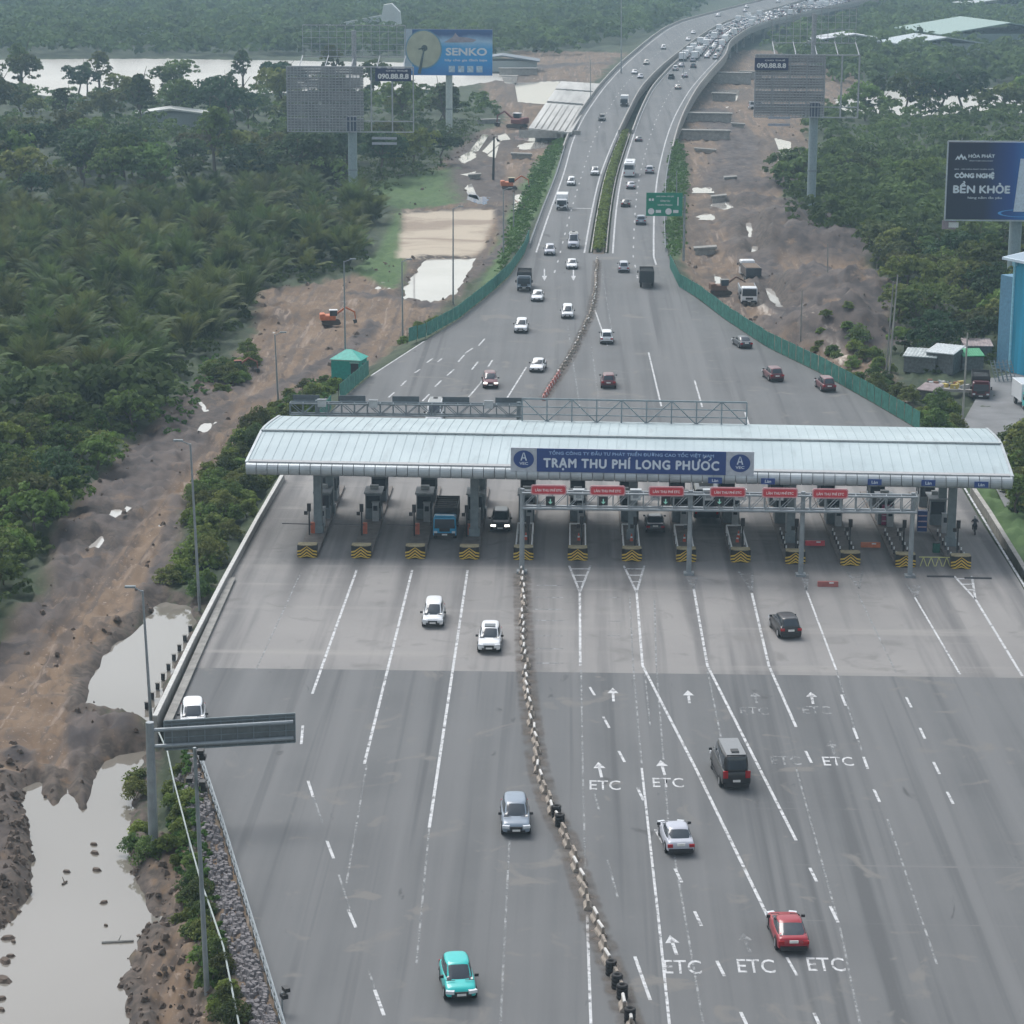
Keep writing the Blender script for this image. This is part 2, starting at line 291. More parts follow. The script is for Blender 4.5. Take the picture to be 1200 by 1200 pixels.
class NG:
    def __init__(s, name):
        s.m = bpy.data.materials.new(name); s.m.use_nodes = True; s.n = s.m.node_tree; s.b = s.n.nodes['Principled BSDF']
        s.tc = s.n.nodes.new('ShaderNodeTexCoord').outputs['Object']
    def noise(s, scale, det=6, stretch=None, rot=0, dist=0, rough=.55):
        mp = s.n.nodes.new('ShaderNodeMapping'); s.n.links.new(s.tc, mp.inputs[0])
        if stretch: mp.inputs['Scale'].default_value = stretch
        mp.inputs['Rotation'].default_value = (0, 0, rot)
        z = s.n.nodes.new('ShaderNodeTexNoise'); z.inputs['Scale'].default_value = scale; z.inputs['Detail'].default_value = det; z.inputs['Distortion'].default_value = dist; z.inputs['Roughness'].default_value = rough
        s.n.links.new(mp.outputs[0], z.inputs['Vector']); return z.outputs['Fac']
    def rng(s, x, a, b, c=0., d=1.):
        r = s.n.nodes.new('ShaderNodeMapRange'); s.n.links.new(x, r.inputs[0])
        for i, v in enumerate((a, b, c, d)): r.inputs[i+1].default_value = v
        return r.outputs[0]
    def mix(s, f, a, b, mode='MIX'):
        m = s.n.nodes.new('ShaderNodeMix'); m.data_type = 'RGBA'; m.blend_type = mode
        for i, v in ((0, f), (6, a), (7, b)):
            if isinstance(v, (tuple, list)): m.inputs[i].default_value = (*v, 1)
            elif isinstance(v, (int, float)): m.inputs[i].default_value = v
            else: s.n.links.new(v, m.inputs[i])
        return m.outputs[2]
    def math(s, op, a, b):
        m = s.n.nodes.new('ShaderNodeMath'); m.operation = op
        for i, v in ((0, a), (1, b)):
            if isinstance(v, (int, float)): m.inputs[i].default_value = v
            else: s.n.links.new(v, m.inputs[i])
        return m.outputs[0]
    def attr(s, name):
        a = s.n.nodes.new('ShaderNodeAttribute'); a.attribute_name = name; return a.outputs['Fac']
    def set(s, col=None, rough=None, bump=None, bs=.5, bd=.05):
        if col is not None: s.n.links.new(col, s.b.inputs['Base Color'])
        if rough is not None:
            if isinstance(rough, float): s.b.inputs['Roughness'].default_value = rough
            else: s.n.links.new(rough, s.b.inputs['Roughness'])
        if bump is not None:
            p = s.n.nodes.new('ShaderNodeBump'); p.inputs['Strength'].default_value = bs; p.inputs['Distance'].default_value = bd
            s.n.links.new(bump, p.inputs['Height']); s.n.links.new(p.outputs[0], s.b.inputs['Normal'])
        return s.m
g = NG('ground_soil')
veg = g.mix(g.rng(g.noise(.25), .35, .65), (.018, .032, .014), (.040, .062, .024))
veg = g.mix(g.rng(g.noise(1.8), .55, .75), veg, (.075, .082, .045))
mdc = g.mix(g.rng(g.noise(.12, 8), .35, .65), (.122, .080, .050), (.182, .125, .080))
mdc = g.mix(g.rng(g.noise(.55, 8), .52, .72), mdc, (.085, .064, .052))
mdc = g.mix(g.rng(g.noise(.75, 6, (1, .035, 1), dist=.5), .50, .60), mdc, (.092, .069, .055))
mdc = g.mix(g.rng(g.noise(1.1, 5, (1, .03, 1), dist=.4), .58, .68), mdc, (.24, .185, .145))
mdc = g.mix(g.rng(g.noise(3.2, 4), .62, .7), mdc, (.27, .21, .165))
c = g.mix(g.attr('mud'), veg, mdc)
c = g.mix(g.attr('grass'), c, g.mix(g.rng(g.noise(.6), .35, .65), (.040, .088, .022), (.070, .128, .036)))
c = g.mix(g.attr('sand'), c, g.mix(g.rng(g.noise(.09, 6, (.6, 1, 1), dist=.6), .46, .60), (.42, .36, .28), (.27, .215, .165)))
c = g.mix(g.attr('trk'), c, g.mix(g.rng(g.noise(1.2, 4, (1, .12, 1), rot=.75), .45, .55), (.26, .2, .16), (.62, .55, .47)))
c = g.mix(g.math('MULTIPLY', g.attr('dark'), g.rng(g.noise(.25, 6), .3, .42)), c, g.mix(g.rng(g.noise(.35, 6), .4, .6), (.042, .035, .035), (.092, .074, .066)))
gz = g.n.nodes.new('ShaderNodeSeparateXYZ'); g.n.links.new(g.tc, gz.inputs[0])
lowz = g.math('MULTIPLY', g.attr('shore'), g.rng(g.noise(.8, 5), .36, .5))
c = g.mix(lowz, c, g.mix(g.rng(g.noise(1.5, 6), .4, .6), (.045, .036, .030), (.095, .074, .060)))
GM = g.set(c, .9, g.noise(1.4, 8), .28, .15); ground.data.materials.append(GM)
# water
g = NG('still_water'); g.b.inputs['IOR'].default_value = 1.85
cw = g.mix(g.rng(g.noise(.02, 3), .35, .65), (.17, .155, .13), (.22, .205, .18))
WM = g.set(cw, .04, g.noise(2.2, 3), .04, .02)
g = NG('pond_water_sky_colour'); g.b.inputs['IOR'].default_value = 2.3  # pond and puddles: pale base colour carries the white sky reflection
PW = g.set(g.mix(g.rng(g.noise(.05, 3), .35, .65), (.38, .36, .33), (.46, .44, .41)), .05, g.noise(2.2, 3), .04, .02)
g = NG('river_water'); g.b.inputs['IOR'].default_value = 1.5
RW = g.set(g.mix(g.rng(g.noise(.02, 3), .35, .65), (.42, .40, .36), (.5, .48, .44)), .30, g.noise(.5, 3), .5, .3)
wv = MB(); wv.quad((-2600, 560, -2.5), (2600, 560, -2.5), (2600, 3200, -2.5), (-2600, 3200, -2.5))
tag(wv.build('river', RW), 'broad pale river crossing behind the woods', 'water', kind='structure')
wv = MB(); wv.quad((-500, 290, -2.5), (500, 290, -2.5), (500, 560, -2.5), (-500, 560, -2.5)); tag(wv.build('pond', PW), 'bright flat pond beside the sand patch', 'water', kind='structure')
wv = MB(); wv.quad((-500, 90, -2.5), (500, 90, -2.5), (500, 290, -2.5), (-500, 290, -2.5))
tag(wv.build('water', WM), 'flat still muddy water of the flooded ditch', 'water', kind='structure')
b = MB()
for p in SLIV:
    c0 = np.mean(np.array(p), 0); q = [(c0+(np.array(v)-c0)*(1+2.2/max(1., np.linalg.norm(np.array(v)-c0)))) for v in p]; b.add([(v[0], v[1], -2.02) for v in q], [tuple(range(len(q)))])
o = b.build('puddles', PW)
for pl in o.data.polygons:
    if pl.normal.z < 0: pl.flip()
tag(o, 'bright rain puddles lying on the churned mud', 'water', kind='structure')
# ------------------------------------------------------------------ roads
g = NG('worn_asphalt')
a = g.mix(g.rng(g.noise(.08, 5), .35, .65), (.088, .093, .097), (.112, .117, .120))
a = g.mix(g.rng(g.noise(.42, 4, (1, .018, 1)), .40, .64), a, (.130, .134, .137))
a = g.mix(g.rng(g.noise(.7, 3, (1, .012, 1), rot=.02), .55, .68), a, (.074, .078, .082))
a = g.mix(g.rng(g.noise(.9, 4, (.03, 1, 1)), .70, .76), a, (.135, .137, .138))
a = g.mix(g.rng(g.noise(9, 3), .62, .78), a, (.15, .15, .15))
a = g.mix(g.rng(g.noise(.22, 7, dist=1.2), .60, .68), a, (.145, .142, .135))
a = g.mix(g.rng(g.noise(.5, 5, (1, .35, 1), dist=.8), .68, .73), a, (.062, .064, .066))
AS = g.set(a, .82, g.noise(14, 4), .15, .01)
g = NG('worn_concrete')
a = g.mix(g.rng(g.noise(.07, 5), .35, .65), (.195, .190, .186), (.240, .232, .225))
a = g.mix(g.rng(g.noise(.45, 4, (1, .03, 1)), .48, .66), a, (.120, .119, .120))
a = g.mix(g.rng(g.noise(.35, 5, (.06, 1.2, 1)), .56, .78), a, (.27, .26, .245))
a = g.mix(g.rng(g.noise(.3, 7, dist=1.), .56, .7), a, (.165, .160, .155))
sx_ = g.n.nodes.new('ShaderNodeSeparateXYZ'); g.n.links.new(g.tc, sx_.inputs[0])
wx = g.math('SINE', g.math('MULTIPLY', g.math('ADD', sx_.outputs['X'], 25.35), 6.2832/4.93), 0)
yy_ = g.math('MULTIPLY', g.rng(sx_.outputs['Y'], 196, 217), g.rng(sx_.outputs['Y'], 262, 236))
lane = g.math('MULTIPLY', g.math('MULTIPLY', g.rng(wx, -.1, .95), yy_), g.rng(g.noise(.35, 4, (1, .09, 1)), .32, .6))
a = g.mix(g.math('MULTIPLY', lane, .85), a, (.07, .07, .073))
a = g.mix(g.rng(g.noise(6, 3), .6, .75), a, (.2, .195, .19))
CO = g.set(a, .85, g.noise(10, 4), .15, .01)
YC0, YC1 = P(600, 787).y, P(600, 500).y
def strip(name, ys, fa, fb, z, m, label, cat, kind='structure', nseg=1):
    b = MB(); rs = []
    for Y in ys: rs.append([(fa(Y)*(1-k/nseg)+fb(Y)*k/nseg, Y, z(Y)) for k in range(nseg+1)])
    b.loft(rs, caps=False, closed=False); o = b.build(name, m); o.data.flip_normals()
    return tag(o, label, cat, kind=kind) if label else o
A = lambda *a: list(np.arange(*a))
strip('road_plaza', A(100, YC0, 4)+[YC0], xl, xr, lambda Y: 0, AS, 'wide grey asphalt plaza in front of the concrete apron', 'road')
strip('road_apron', A(YC0, YC1, 4)+[YC1], xl, xr, lambda Y: .0, CO, 'paler concrete apron on both sides of the toll canopy', 'road')
strip('road_merge', A(YC1, 424, 4)+[424], xl, xr, lambda Y: 0, AS, 'asphalt flare narrowing from the toll to the expressway', 'road')
ys = A(424, 2290, 8)
strip('road_inbound', ys, xl, lambda Y: xml(Y), lambda Y: zr(Y), AS, 'carriageway of the expressway coming towards the toll', 'road')
strip('road_outbound', ys, lambda Y: xmr(Y), xr, lambda Y: zr(Y), AS, 'carriageway of the expressway leaving the toll', 'road')
# service road on the right
g2 = mat('service_asphalt', (.17, .175, .18), .9, var=.2, scale=.3)
MK = mat('road_paint', (.48, .49, .50), .7, var=.22, scale=2.5)
MKF = mat('faded_road_paint', (.27, .28, .285), .8, var=.15, scale=1.5)
def sr(pts, name, lab):
    b = MB(); p = [P(a, c_, -1.2) for a, c_ in pts]; b.add([(q.x, q.y, float(terrain([q.x], [q.y])[0][0])*0-1.55) for q in p], [tuple(range(len(p)))]); o = b.build(name, g2)
    if o.data.polygons[0].normal.z < 0: o.data.flip_normals()
    tag(o, lab, 'road', kind='structure')
sr([(1128, 492), (1145, 462), (1160, 440), (1210, 430), (1330, 430), (1380, 600), (1300, 600), (1215, 572), (1178, 590), (1150, 535)], 'service_road', 'grey side road beyond the grass on the right')
# markings
mk = MB(); mf = MB(); ZM = .006
def line(b, pts, wd=.16, z=ZM):
    p = [P(x, y) for x, y in pts]
    for i in range(len(p)-1):
        a_, c_ = p[i], p[i+1]; d = (c_-a_).normalized(); n = Vector((-d.y, d.x, 0))*wd/2
        b.quad(a_-n+Vector((0, 0, z)), a_+n+Vector((0, 0, z)), c_+n+Vector((0, 0, z)), c_-n+Vector((0, 0, z)))
for l in ([(418, 668), (392, 740), (366, 813)], [(483, 668), (427, 895)], [(548, 668), (503, 970)], [(679.5, 694), (680, 780)], [(746, 694), (753, 780), (815, 900), (905, 1085)], [(813, 690), (829, 780), (872, 865), (933, 985)], [(881, 695), (901, 780), (933, 852)], [(1143, 702), (1198, 792)], [(760, 413), (775, 476)], [(814, 446), (823, 477)], [(697, 363), (712, 405)], [(573, 437), (547, 468)], [(617, 430), (592, 470)], [(873, 483), (879, 502)], [(1128, 568), (1200, 686), (1300, 870)], [(435, 440), (466, 420), (497, 400)]): line(mk, l, .205)
for l in ([(945, 692), (980, 785)], [(1072, 700), (1125, 790)], [(752, 900), (772, 1080), (786, 1215)], [(688, 1072), (693, 1215)], [(922, 1122), (934, 1143)]): line(mk, l, .16)
for l in ([(352, 672), (300, 785)], [(430, 895), (406, 1035)], [(503, 970), (488, 1130)], [(597, 985), (586, 1210)], [(681, 785), (683, 905), (687, 1060)], [(738, 700), (742, 780), (752, 895)], [(755, 782), (762, 852)], [(767, 700), (769, 780), (783, 960), (826, 1210)], [(829, 785), (845, 865)], [(1005, 695), (1050, 788)], [(980, 785), (1010, 880)], [(933, 900), (985, 1090), (1010, 1210)], [(705, 315), (717, 388)], [(693, 405), (703, 478)], [(665, 380), (680, 480)], [(1040, 960), (1098, 1130)], [(368, 935), (378, 965)], [(397, 1025), (410, 1065)], [(432, 1138), (440, 1160)], [(697, 930), (702, 950)], [(712, 1008), (724, 1052)]): line(mf, l, .13, .004)
for x0, y0, x1, y1 in ((355, 850, 353, 872), (361, 915, 367, 934), (383, 985, 391, 1006), (408, 1066, 417, 1087), (439, 1160, 450, 1190), (691, 805, 697, 815), (707, 840, 714, 853), (725, 880, 732, 893), (747, 923, 754, 938), (768, 972, 777, 988), (791, 1018, 799, 1034), (814, 1068, 822, 1085), (840, 1126, 849, 1144), (868, 1186, 877, 1205), (744, 1121, 762, 1172), (954, 1187, 962, 1205), (949, 1017, 957, 1033), (973, 1062, 982, 1081), (944, 880, 951, 894), (986, 814, 991, 827), (1000, 853, 1005, 866), (1012, 887, 1017, 901), (1024, 925, 1031, 940), (1062, 817, 1068, 829), (1078, 853, 1084, 866), (1094, 893, 1101, 907), (1110, 928, 1117, 942)):
    line(mk, [(x0, y0), (x1, y1)], .19)
for x0, y0, x1, y1 in ((561, 405, 568, 397), (545, 414, 554, 408), (537, 424, 544, 416), (553, 433, 560, 424), (572, 430, 577, 422), (524, 440, 532, 433), (510, 453, 517, 446), (455, 466, 462, 460), (495, 470, 503, 462), (500, 425, 507, 420), (513, 424, 518, 420), (470, 452, 476, 446), (486, 437, 492, 433)): line(mk, [(x0, y0), (x1, y1)], .22)
def worn(m, lo, hi, sc):
    n = m.node_tree; b_ = n.nodes['Principled BSDF']; o_ = n.nodes['Material Output']; tr = n.nodes.new('ShaderNodeBsdfTransparent'); mx = n.nodes.new('ShaderNodeMixShader')
    tc = n.nodes.new('ShaderNodeTexCoord'); z = n.nodes.new('ShaderNodeTexNoise'); z.inputs['Scale'].default_value = sc; z.inputs['Detail'].default_value = 8; z.inputs['Roughness'].default_value = .7; n.links.new(tc.outputs['Object'], z.inputs['Vector'])
    q = n.nodes.new('ShaderNodeMapRange'); q.inputs[1].default_value = lo; q.inputs[2].default_value = hi; n.links.new(z.outputs['Fac'], q.inputs[0]); n.links.new(q.outputs[0], mx.inputs[0]); n.links.new(tr.outputs[0], mx.inputs[1]); n.links.new(b_.outputs[0], mx.inputs[2]); n.links.new(mx.outputs[0], o_.inputs['Surface'])
worn(MK, .33, .50, 1.6); worn(MKF, .38, .60, 1.2)
# lane arrows and lettering painted on the asphalt
def arrow(b, x, y0, y1, lean=0, z=ZM):
    a_, c_ = P(x+lean, y1), P(x, y0); d = (c_-a_).normalized(); n = Vector((-d.y, d.x, 0)); L = (c_-a_).length; up = Vector((0, 0, z))
    b.quad(a_-n*.1+up, a_+n*.1+up, a_+d*L*.62+n*.1+up, a_+d*L*.62-n*.1+up); t = a_+d*L*.6
    b.add([t-n*.42+up, t+n*.42+up, c_+up], [(0, 2, 1)])
for x, y0, y1, ln in ((718, 806, 822, 1), (806, 809, 824, 2), (950, 811, 825, 3), (701, 893, 911, 4), (774, 891, 908, 5), (785, 1096, 1119, 8)): arrow(mk, x, y0, y1, ln)
for x, y0, y1, ln in ((884, 811, 824, 3), (973, 868, 884, 5), (870, 1093, 1116, 9)): arrow(mf, x, y0, y1, ln, .005)
for x in (638, 672): 
    arrow(mk, x, 329, 315, 0)
for y in (686, 700, 714, 727, 745, 760, 777): line(mf, [(627+(y % 3), y), (660, y+.3)], .28, .005)
for y in (745, 728, 700): line(mf, [(712, y), (727, y+.2)], .2, .004)
# hatched triangles at island tips
for l, r, t, y0, y1 in ((667, 692, 679.5, 663, 694), (731, 755, 746, 663, 694), (805, 817, 813, 676, 690), (866, 882, 881, 670, 694), (940, 947, 945, 672, 692), (992, 1011, 1007, 669, 690), (1062, 1078, 1074, 685, 700), (1118, 1139, 1143, 675, 702)):
    s_ = mk if l in (667, 731, 1118) else mf
    line(s_, [(l, y0), (t, y1)], .2); line(s_, [(r, y0), (t, y1)], .2)
    for k in (.12, .36, .6): line(s_, [(l+(t-l)*k+1.2, y0+(y1-y0)*k), (r+(t-r)*k-1.2, y0+(y1-y0)*k)], .3, .009)
# far carriageway lines
def fline(b, f, y0, y1, wd, dash=None, z=.02):
    ys = A(y0, y1, 3.)
    for i in range(len(ys)-1):
        if dash and (i % dash[1]) >= dash[0]: continue
        a_, c_ = ys[i], ys[i+1]
        b.quad((f(a_)-wd/2, a_, zr(a_)+z), (f(a_)+wd/2, a_, zr(a_)+z), (f(c_)+wd/2, c_, zr(c_)+z), (f(c_)-wd/2, c_, zr(c_)+z))
fline(mk, lambda Y: xl(Y)+1.9, 424, 1600, .3); fline(mk, lambda Y: xml(Y)-.7, 424, 1600, .3); fline(mk, lambda Y: xmr(Y)+.7, 424, 1600, .3); fline(mk, lambda Y: xr(Y)-2.5, 410, 1600, .3)
fline(mk, lambda Y: (xl(Y)+1.9+xml(Y)-.7)/2, 400, 1500, .22, (1, 4)); fline(mk, lambda Y: (xr(Y)-2.5+xmr(Y)+.7)/2, 395, 1500, .22, (1, 4))
for a_, c_, y in ((677, 716, 170), (738, 786, 173), (655, 695, 244)): line(mk, [(a_, y), (c_, y+.4)], .8, .02)
mk.m = [0]*len(mk.f)
tag(mk.build('road_markings', MK), 'white lane lines, dashes and arrows painted on the asphalt', 'road markings', kind='structure')
tag(mf.build('faded_road_markings', MKF), 'worn faint lane lines on the asphalt', 'road markings', kind='structure')
for x, y, f_ in ((709, 920, 0), (783, 917, 0), (957, 832, 1), (982, 892, 0), (884, 833, 1), (921, 891, 1), (800, 1133, 0), (886, 1132, 0), (968, 1130, 0)):
    p = P(x, y, .007); tag(text('ETC', 'lane_lettering', MK if not f_ else MKF, p, (1, .0, 0), (.0, 1, 0), 2.1, 1.85, bold=.004, ext=0), 'white letters ETC painted on the plaza asphalt', 'road markings', kind='structure')
# ------------------------------------------------------------------ common materials
STEEL = mat('galvanised_steel', (.27, .30, .32), .5, .35, .15, 1.5)
STEEL2 = mat('grey_painted_steel', (.20, .24, .26), .55, .1, .15, 2)
DARK = mat('dark_metal', (.035, .038, .042), .5, .2)
CONC = mat('weathered_concrete', (.33, .32, .30), .9, 0, .22, 1.2, bump=.2)
CONCD = mat('stained_concrete', (.24, .235, .22), .9, 0, .25, 1.2, bump=.2)
WHITE = mat('white_paint', (.72, .73, .74), .45, 0, .06)
BLACK = mat('black_paint', (.02, .02, .022), .45, 0, .1)
GLASS = mat('dark_glass', (.030, .042, .055), .06, 0, .1, spec=.8)
TYRE = mat('rubber', (.022, .022, .023), .85)
RIM = mat('alloy_rim', (.4, .41, .42), .35, .6)
YEL = mat('yellow_paint', (.62, .43, .07), .6, 0, .15, 4)
REDP = mat('red_panel', (.55, .045, .06), .5)
BLUEP = mat('navy_sign_blue', (.022, .06, .22), .45, 0, .06)
GREENF = mat('green_corrugated_sheet', (.075, .25, .20), .55, .1, .22, 1.5)
TEAL = mat('teal_sheet_metal', (.02, .30, .25), .5, .1, .15)
ORANGE = mat('faded_orange_paint', (.52, .15, .06), .6, 0, .2, 2)
BARK = mat('bark', (.11, .09, .07), .9)
LEAF = mat('foliage_leaves', (.098, .140, .038), .75, 0, .5, .5, spec=.25, rnd=.5)
LEAF2 = mat('light_foliage_leaves', (.135, .195, .045), .75, 0, .45, .8, spec=.25, rnd=.3)
LEAFB = mat('olive_leaves', (.105, .125, .045), .75, 0, .5, .5, spec=.25, rnd=.35); LEAFC = mat('deep_green_leaves', (.045, .085, .035), .75, 0, .5, .5, spec=.25, rnd=.3)
PALM = mat('palm_fronds', (.098, .135, .042), .65, 0, .45, .4, spec=.3, rnd=.4)
# ------------------------------------------------------------------ toll canopy
def roofm():
    g = NG('canopy_sheet'); a = g.mix(g.rng(g.noise(.15, 5), .35, .65), (.33, .41, .435), (.41, .495, .515))
    a = g.mix(g.rng(g.noise(.8, 5, (1, .12, 1)), .58, .75), a, (.28, .34, .36))
    return g.set(a, .45)
ROOF = roofm()
XA, XB = -28.2-.0, 41.6
XA = PY(291, 555, 220.2).x; XB = PY(1184, 567, 220.2).x
canopy = empty('toll_canopy', (0, 226, 0), 0, 'long pale curved metal canopy spanning all toll lanes on columns', 'canopy')
prof = [(220.55, 8.3), (222, 8.50), (224, 8.76), (226, 9.02), (228, 9.27), (229.2, 9.42), (231, 9.42), (234, 9.24), (237, 8.97), (240, 8.68)]
b = MB(); n = 150
def zedge(x): return 0
rsx = np.linspace(XA, XB, n)
top = []
for i, x in enumerate(rsx):
    top.append([(x, Y-226, z) for Y, z in prof]+[(x, Y-226, z-.35) for Y, z in prof[::-1]])
b.loft(top); rf = b.build('roof_sheet', ROOF, canopy)
b = MB()
for x in np.arange(XA+.45, XB, .9):
    for (y0, z0), (y1, z1) in zip(prof[:-1], prof[1:]): b.bar((x, y0-226, z0+.02), (x, y1-226, z1+.02), .022, 4)
b.build('roof_rib', mat('canopy_rib', (.31, .39, .41), .5), canopy)
b = MB(); b.box(((XA+XB)/2, 229.2-226, 9.54), (XB-XA, .35, .1)); b.build('roof_crease', mat('canopy_crease', (.33, .37, .38), .5), canopy)
# rolled front nose in panels
NOSE = mat('nose_panel', (.40, .44, .46), .4, .25, .18, .6)
b = MB(); nn = 70; ang = [math.radians(a_) for a_ in range(70, 300, 20)]
for i in range(nn):
    x0 = XA+(XB-XA)*i/nn+.03; x1 = XA+(XB-XA)*(i+1)/nn-.03
    rr = [[(x, 220.55-226+.56*math.cos(a_), 7.74+.56*math.sin(a_)) for a_ in ang] for x in (x0, x1)]
    b.loft(rr, caps=True, closed=True)
b.build('rolled_nose', NOSE, canopy, False)
b = MB(); b.box(((XA+XB)/2, -5.2, 7.7), (XB-XA-.1, .2, .9)); b.box(((XA+XB)/2, 4, 8.35), (XB-XA-.4, 19, .12)); b.build('soffit', mat('soffit_panel', (.34, .35, .36), .7), canopy)
# the roof ends sweep: trim strips
for xx in (XA, XB):
    b = MB(); b.loft([[(xx+dx, Y-226, z+dz) for dx, dz in ((-.12, .08), (.12, .08), (.12, -.45), (-.12, -.45))] for Y, z in prof]); b.build('end_trim', NOSE, canopy)
TIPS = [(354, 660), (420, 660), (485, 660), (549, 660), (614, 660), (679, 661), (742, 661), (807, 662), (870, 662), (936, 664), (1000, 668), (1060, 670), (1126, 673)]
IX = [P(a_, c_).x for a_, c_ in TIPS]; IX = [float(np.polyval(np.polyfit(range(13), IX, 1), k)) for k in range(13)]
for k in (0, 3, 6, 9, 12):
    for y in (.8, 9):
        b = MB(); b.box((IX[k]+.15, y, 4.1), (.75, .75, 8.4)); b.box((IX[k]+.15, y, .5), (1.0, 1.0, 1.0)); b.build('column', STEEL2, canopy)
b = MB()
for y in (.8, 9):
    b.box(((XA+XB)/2, y, 8.0), (XB-XA-2, .3, .5))
for k in range(0, 26): b.bar((XA+1+k*(XB-XA-2)/25, -4.8, 8.0), (XA+1+k*(XB-XA-2)/25, 13.5, 8.1), .12, 4)
b.build('roof_truss', STEEL2, canopy)
CR = -.040
canopy.rotation_euler = (0, 0, CR); canopy.location.y = 226+XA*math.sin(CR)*-1+XA*0; canopy.location.x = XA-XA*math.cos(CR)
def crot(x, y): v = Matrix.Rotation(CR, 3, 'Z') @ Vector((x, y-226, 0)); return v.x+canopy.location.x, v.y+canopy.location.y
# ---- name board
sY = 220.0
p0, p1 = PY(602, 551, sY), PY(885, 557, sY); zb = 8.05; zt = 10.25
_q = crot(0, sY); sg = empty('name_board', (_q[0], _q[1], 0), CR, 'long blue name board with white letters mounted on the canopy front', 'sign board')
b = MB(); b.box(((p0.x+p1.x)/2, .1, (zb+zt)/2), (p1.x-p0.x, .16, zt-zb)); b.build('back_panel', mat('pale_board', (.45, .49, .54), .5), sg)
q0, q1 = PY(632.5, 551, sY).x, PY(852.5, 557, sY).x
b = MB(); b.box(((q0+q1)/2, 0, (zb+zt)/2), (q1-q0, .06, zt-zb-.06)); b.build('blue_panel', BLUEP, sg)
LET = mat('sign_lettering', (.62, .70, .78), .5, var=.02)
xm_ = (q0+q1)/2; X3 = (1, 0, 0); Z3 = (0, 0, 1)
ML = text('TRẠM THU PHÍ LONG PHƯOC', 'main_lettering', LET, (xm_, -.05, zb+.86), X3, Z3, (q1-q0)*.925, 1.25, sg, sp=1.14, dup=.045)
def tw(body):
    cu = bpy.data.curves.new('t', 'FONT'); cu.body = body; cu.space_character = 1.14; o = bpy.data.objects.new('t', cu); C.objects.link(o); me = bpy.data.meshes.new_from_object(o.evaluated_get(bpy.context.evaluated_depsgraph_get()))
    xs = [v.co.x for v in me.vertices]; bpy.data.objects.remove(o); return min(xs), max(xs)
_l, _r = tw('TRẠM THU PHÍ LONG PHƯOC'); _o0, _o1 = tw('TRẠM THU PHÍ LONG PHƯO'); _u = (q1-q0)*.925/(_r-_l); _x = xm_-(q1-q0)*.925/2+(_o1-_l)*_u
_zz = [v.co.z for v in ML.data.vertices if abs(v.co.x-(_x-.5)) < .6]; _zt = max(_zz)
b = MB(); b.bar((_x-.12, -.06, _zt-.16), (_x+.10, -.06, _zt+.02), .06, 4); b.bar((_x+.10, -.06, _zt+.02), (_x+.08, -.06, _zt+.16), .055, 4); b.build('letter_horn', LET, sg)
b = MB(); b.bar((_x-.56, -.06, _zt+.08), (_x-.34, -.06, _zt+.30), .05, 4); b.build('accent_mark', LET, sg)
text('TỔNG CÔNG TY ĐẦU TƯ PHÁT TRIỂN ĐƯỜNG CAO TỐC VIỆT NAM', 'upper_lettering', mat('upper_lettering_paint', (.30, .45, .70), .5, var=.02), (xm_, -.05, zt-.38), X3, Z3, (q1-q0)*.87, .50, sg, dup=.014, sp=1.05)
for cx_ in ((p0.x+q0)/2, (p1.x+q1)/2):
    b = MB(); zc = (zb+zt)/2+.05; ring = [(cx_+.93*math.cos(a_), zc+.82*math.sin(a_)) for a_ in np.linspace(0, 2*math.pi, 28)[:-1]]
    b.loft([[(x, -.03, z) for x, z in ring], [(x, .05, z) for x, z in ring]]); e = b.build('emblem', BLUEP, sg)
    b = MB(); y = -.05
    b.quad((cx_-.30, y, zc-.12), (cx_-.17, y, zc-.12), (cx_+.0, y, zc+.62), (cx_-.06, y, zc+.62)); b.quad((cx_+.17, y, zc-.12), (cx_+.30, y, zc-.12), (cx_+.06, y, zc+.62), (cx_, y, zc+.62)); b.quad((cx_-.2, y-.002, zc+.08), (cx_+.2, y-.002, zc+.08), (cx_+.17, y-.002, zc+.18), (cx_-.17, y-.002, zc+.18))
    b.build('emblem_mark', LET, e); text('VEC', 'emblem_lettering', LET, (cx_, -.05, zc-.38), X3, Z3, .8, .26, e, bold=.02)
# ---- frame at the rear of roof
_q = crot(0, 239.2); fr = empty('roof_sign_frame', (_q[0], _q[1], 0), CR, 'braced steel frame standing along the rear edge of the canopy roof', 'steel frame')
a0, a1 = PY(606, 500, 239.2), PY(867, 504, 239.2); z0, z1 = 8.7, 11.0; b = MB(); br = MB(); N = 9
for z in (z0, z0+.75, z0+1.5, z1): b.bar((a0.x, 0, z), (a1.x, 0, z), .07 if z not in (z0, z1) else .11, 4)
for i in range(N+1):
    x = a0.x+(a1.x-a0.x)*i/N; b.bar((x, 0, z0-.1), (x, 0, z1), .09, 4); br.bar((x, 0, z1), (x, 1.1, z0-.2), .05, 4)
    if i < N:
        x2 = a0.x+(a1.x-a0.x)*(i+1)/N; br.bar((x, .05, z0 if i % 2 else z1), (x2, .05, z1 if i % 2 else z0), .07, 4)
b.build('frame_rails', STEEL2, fr); br.build('braces', STEEL2, fr)
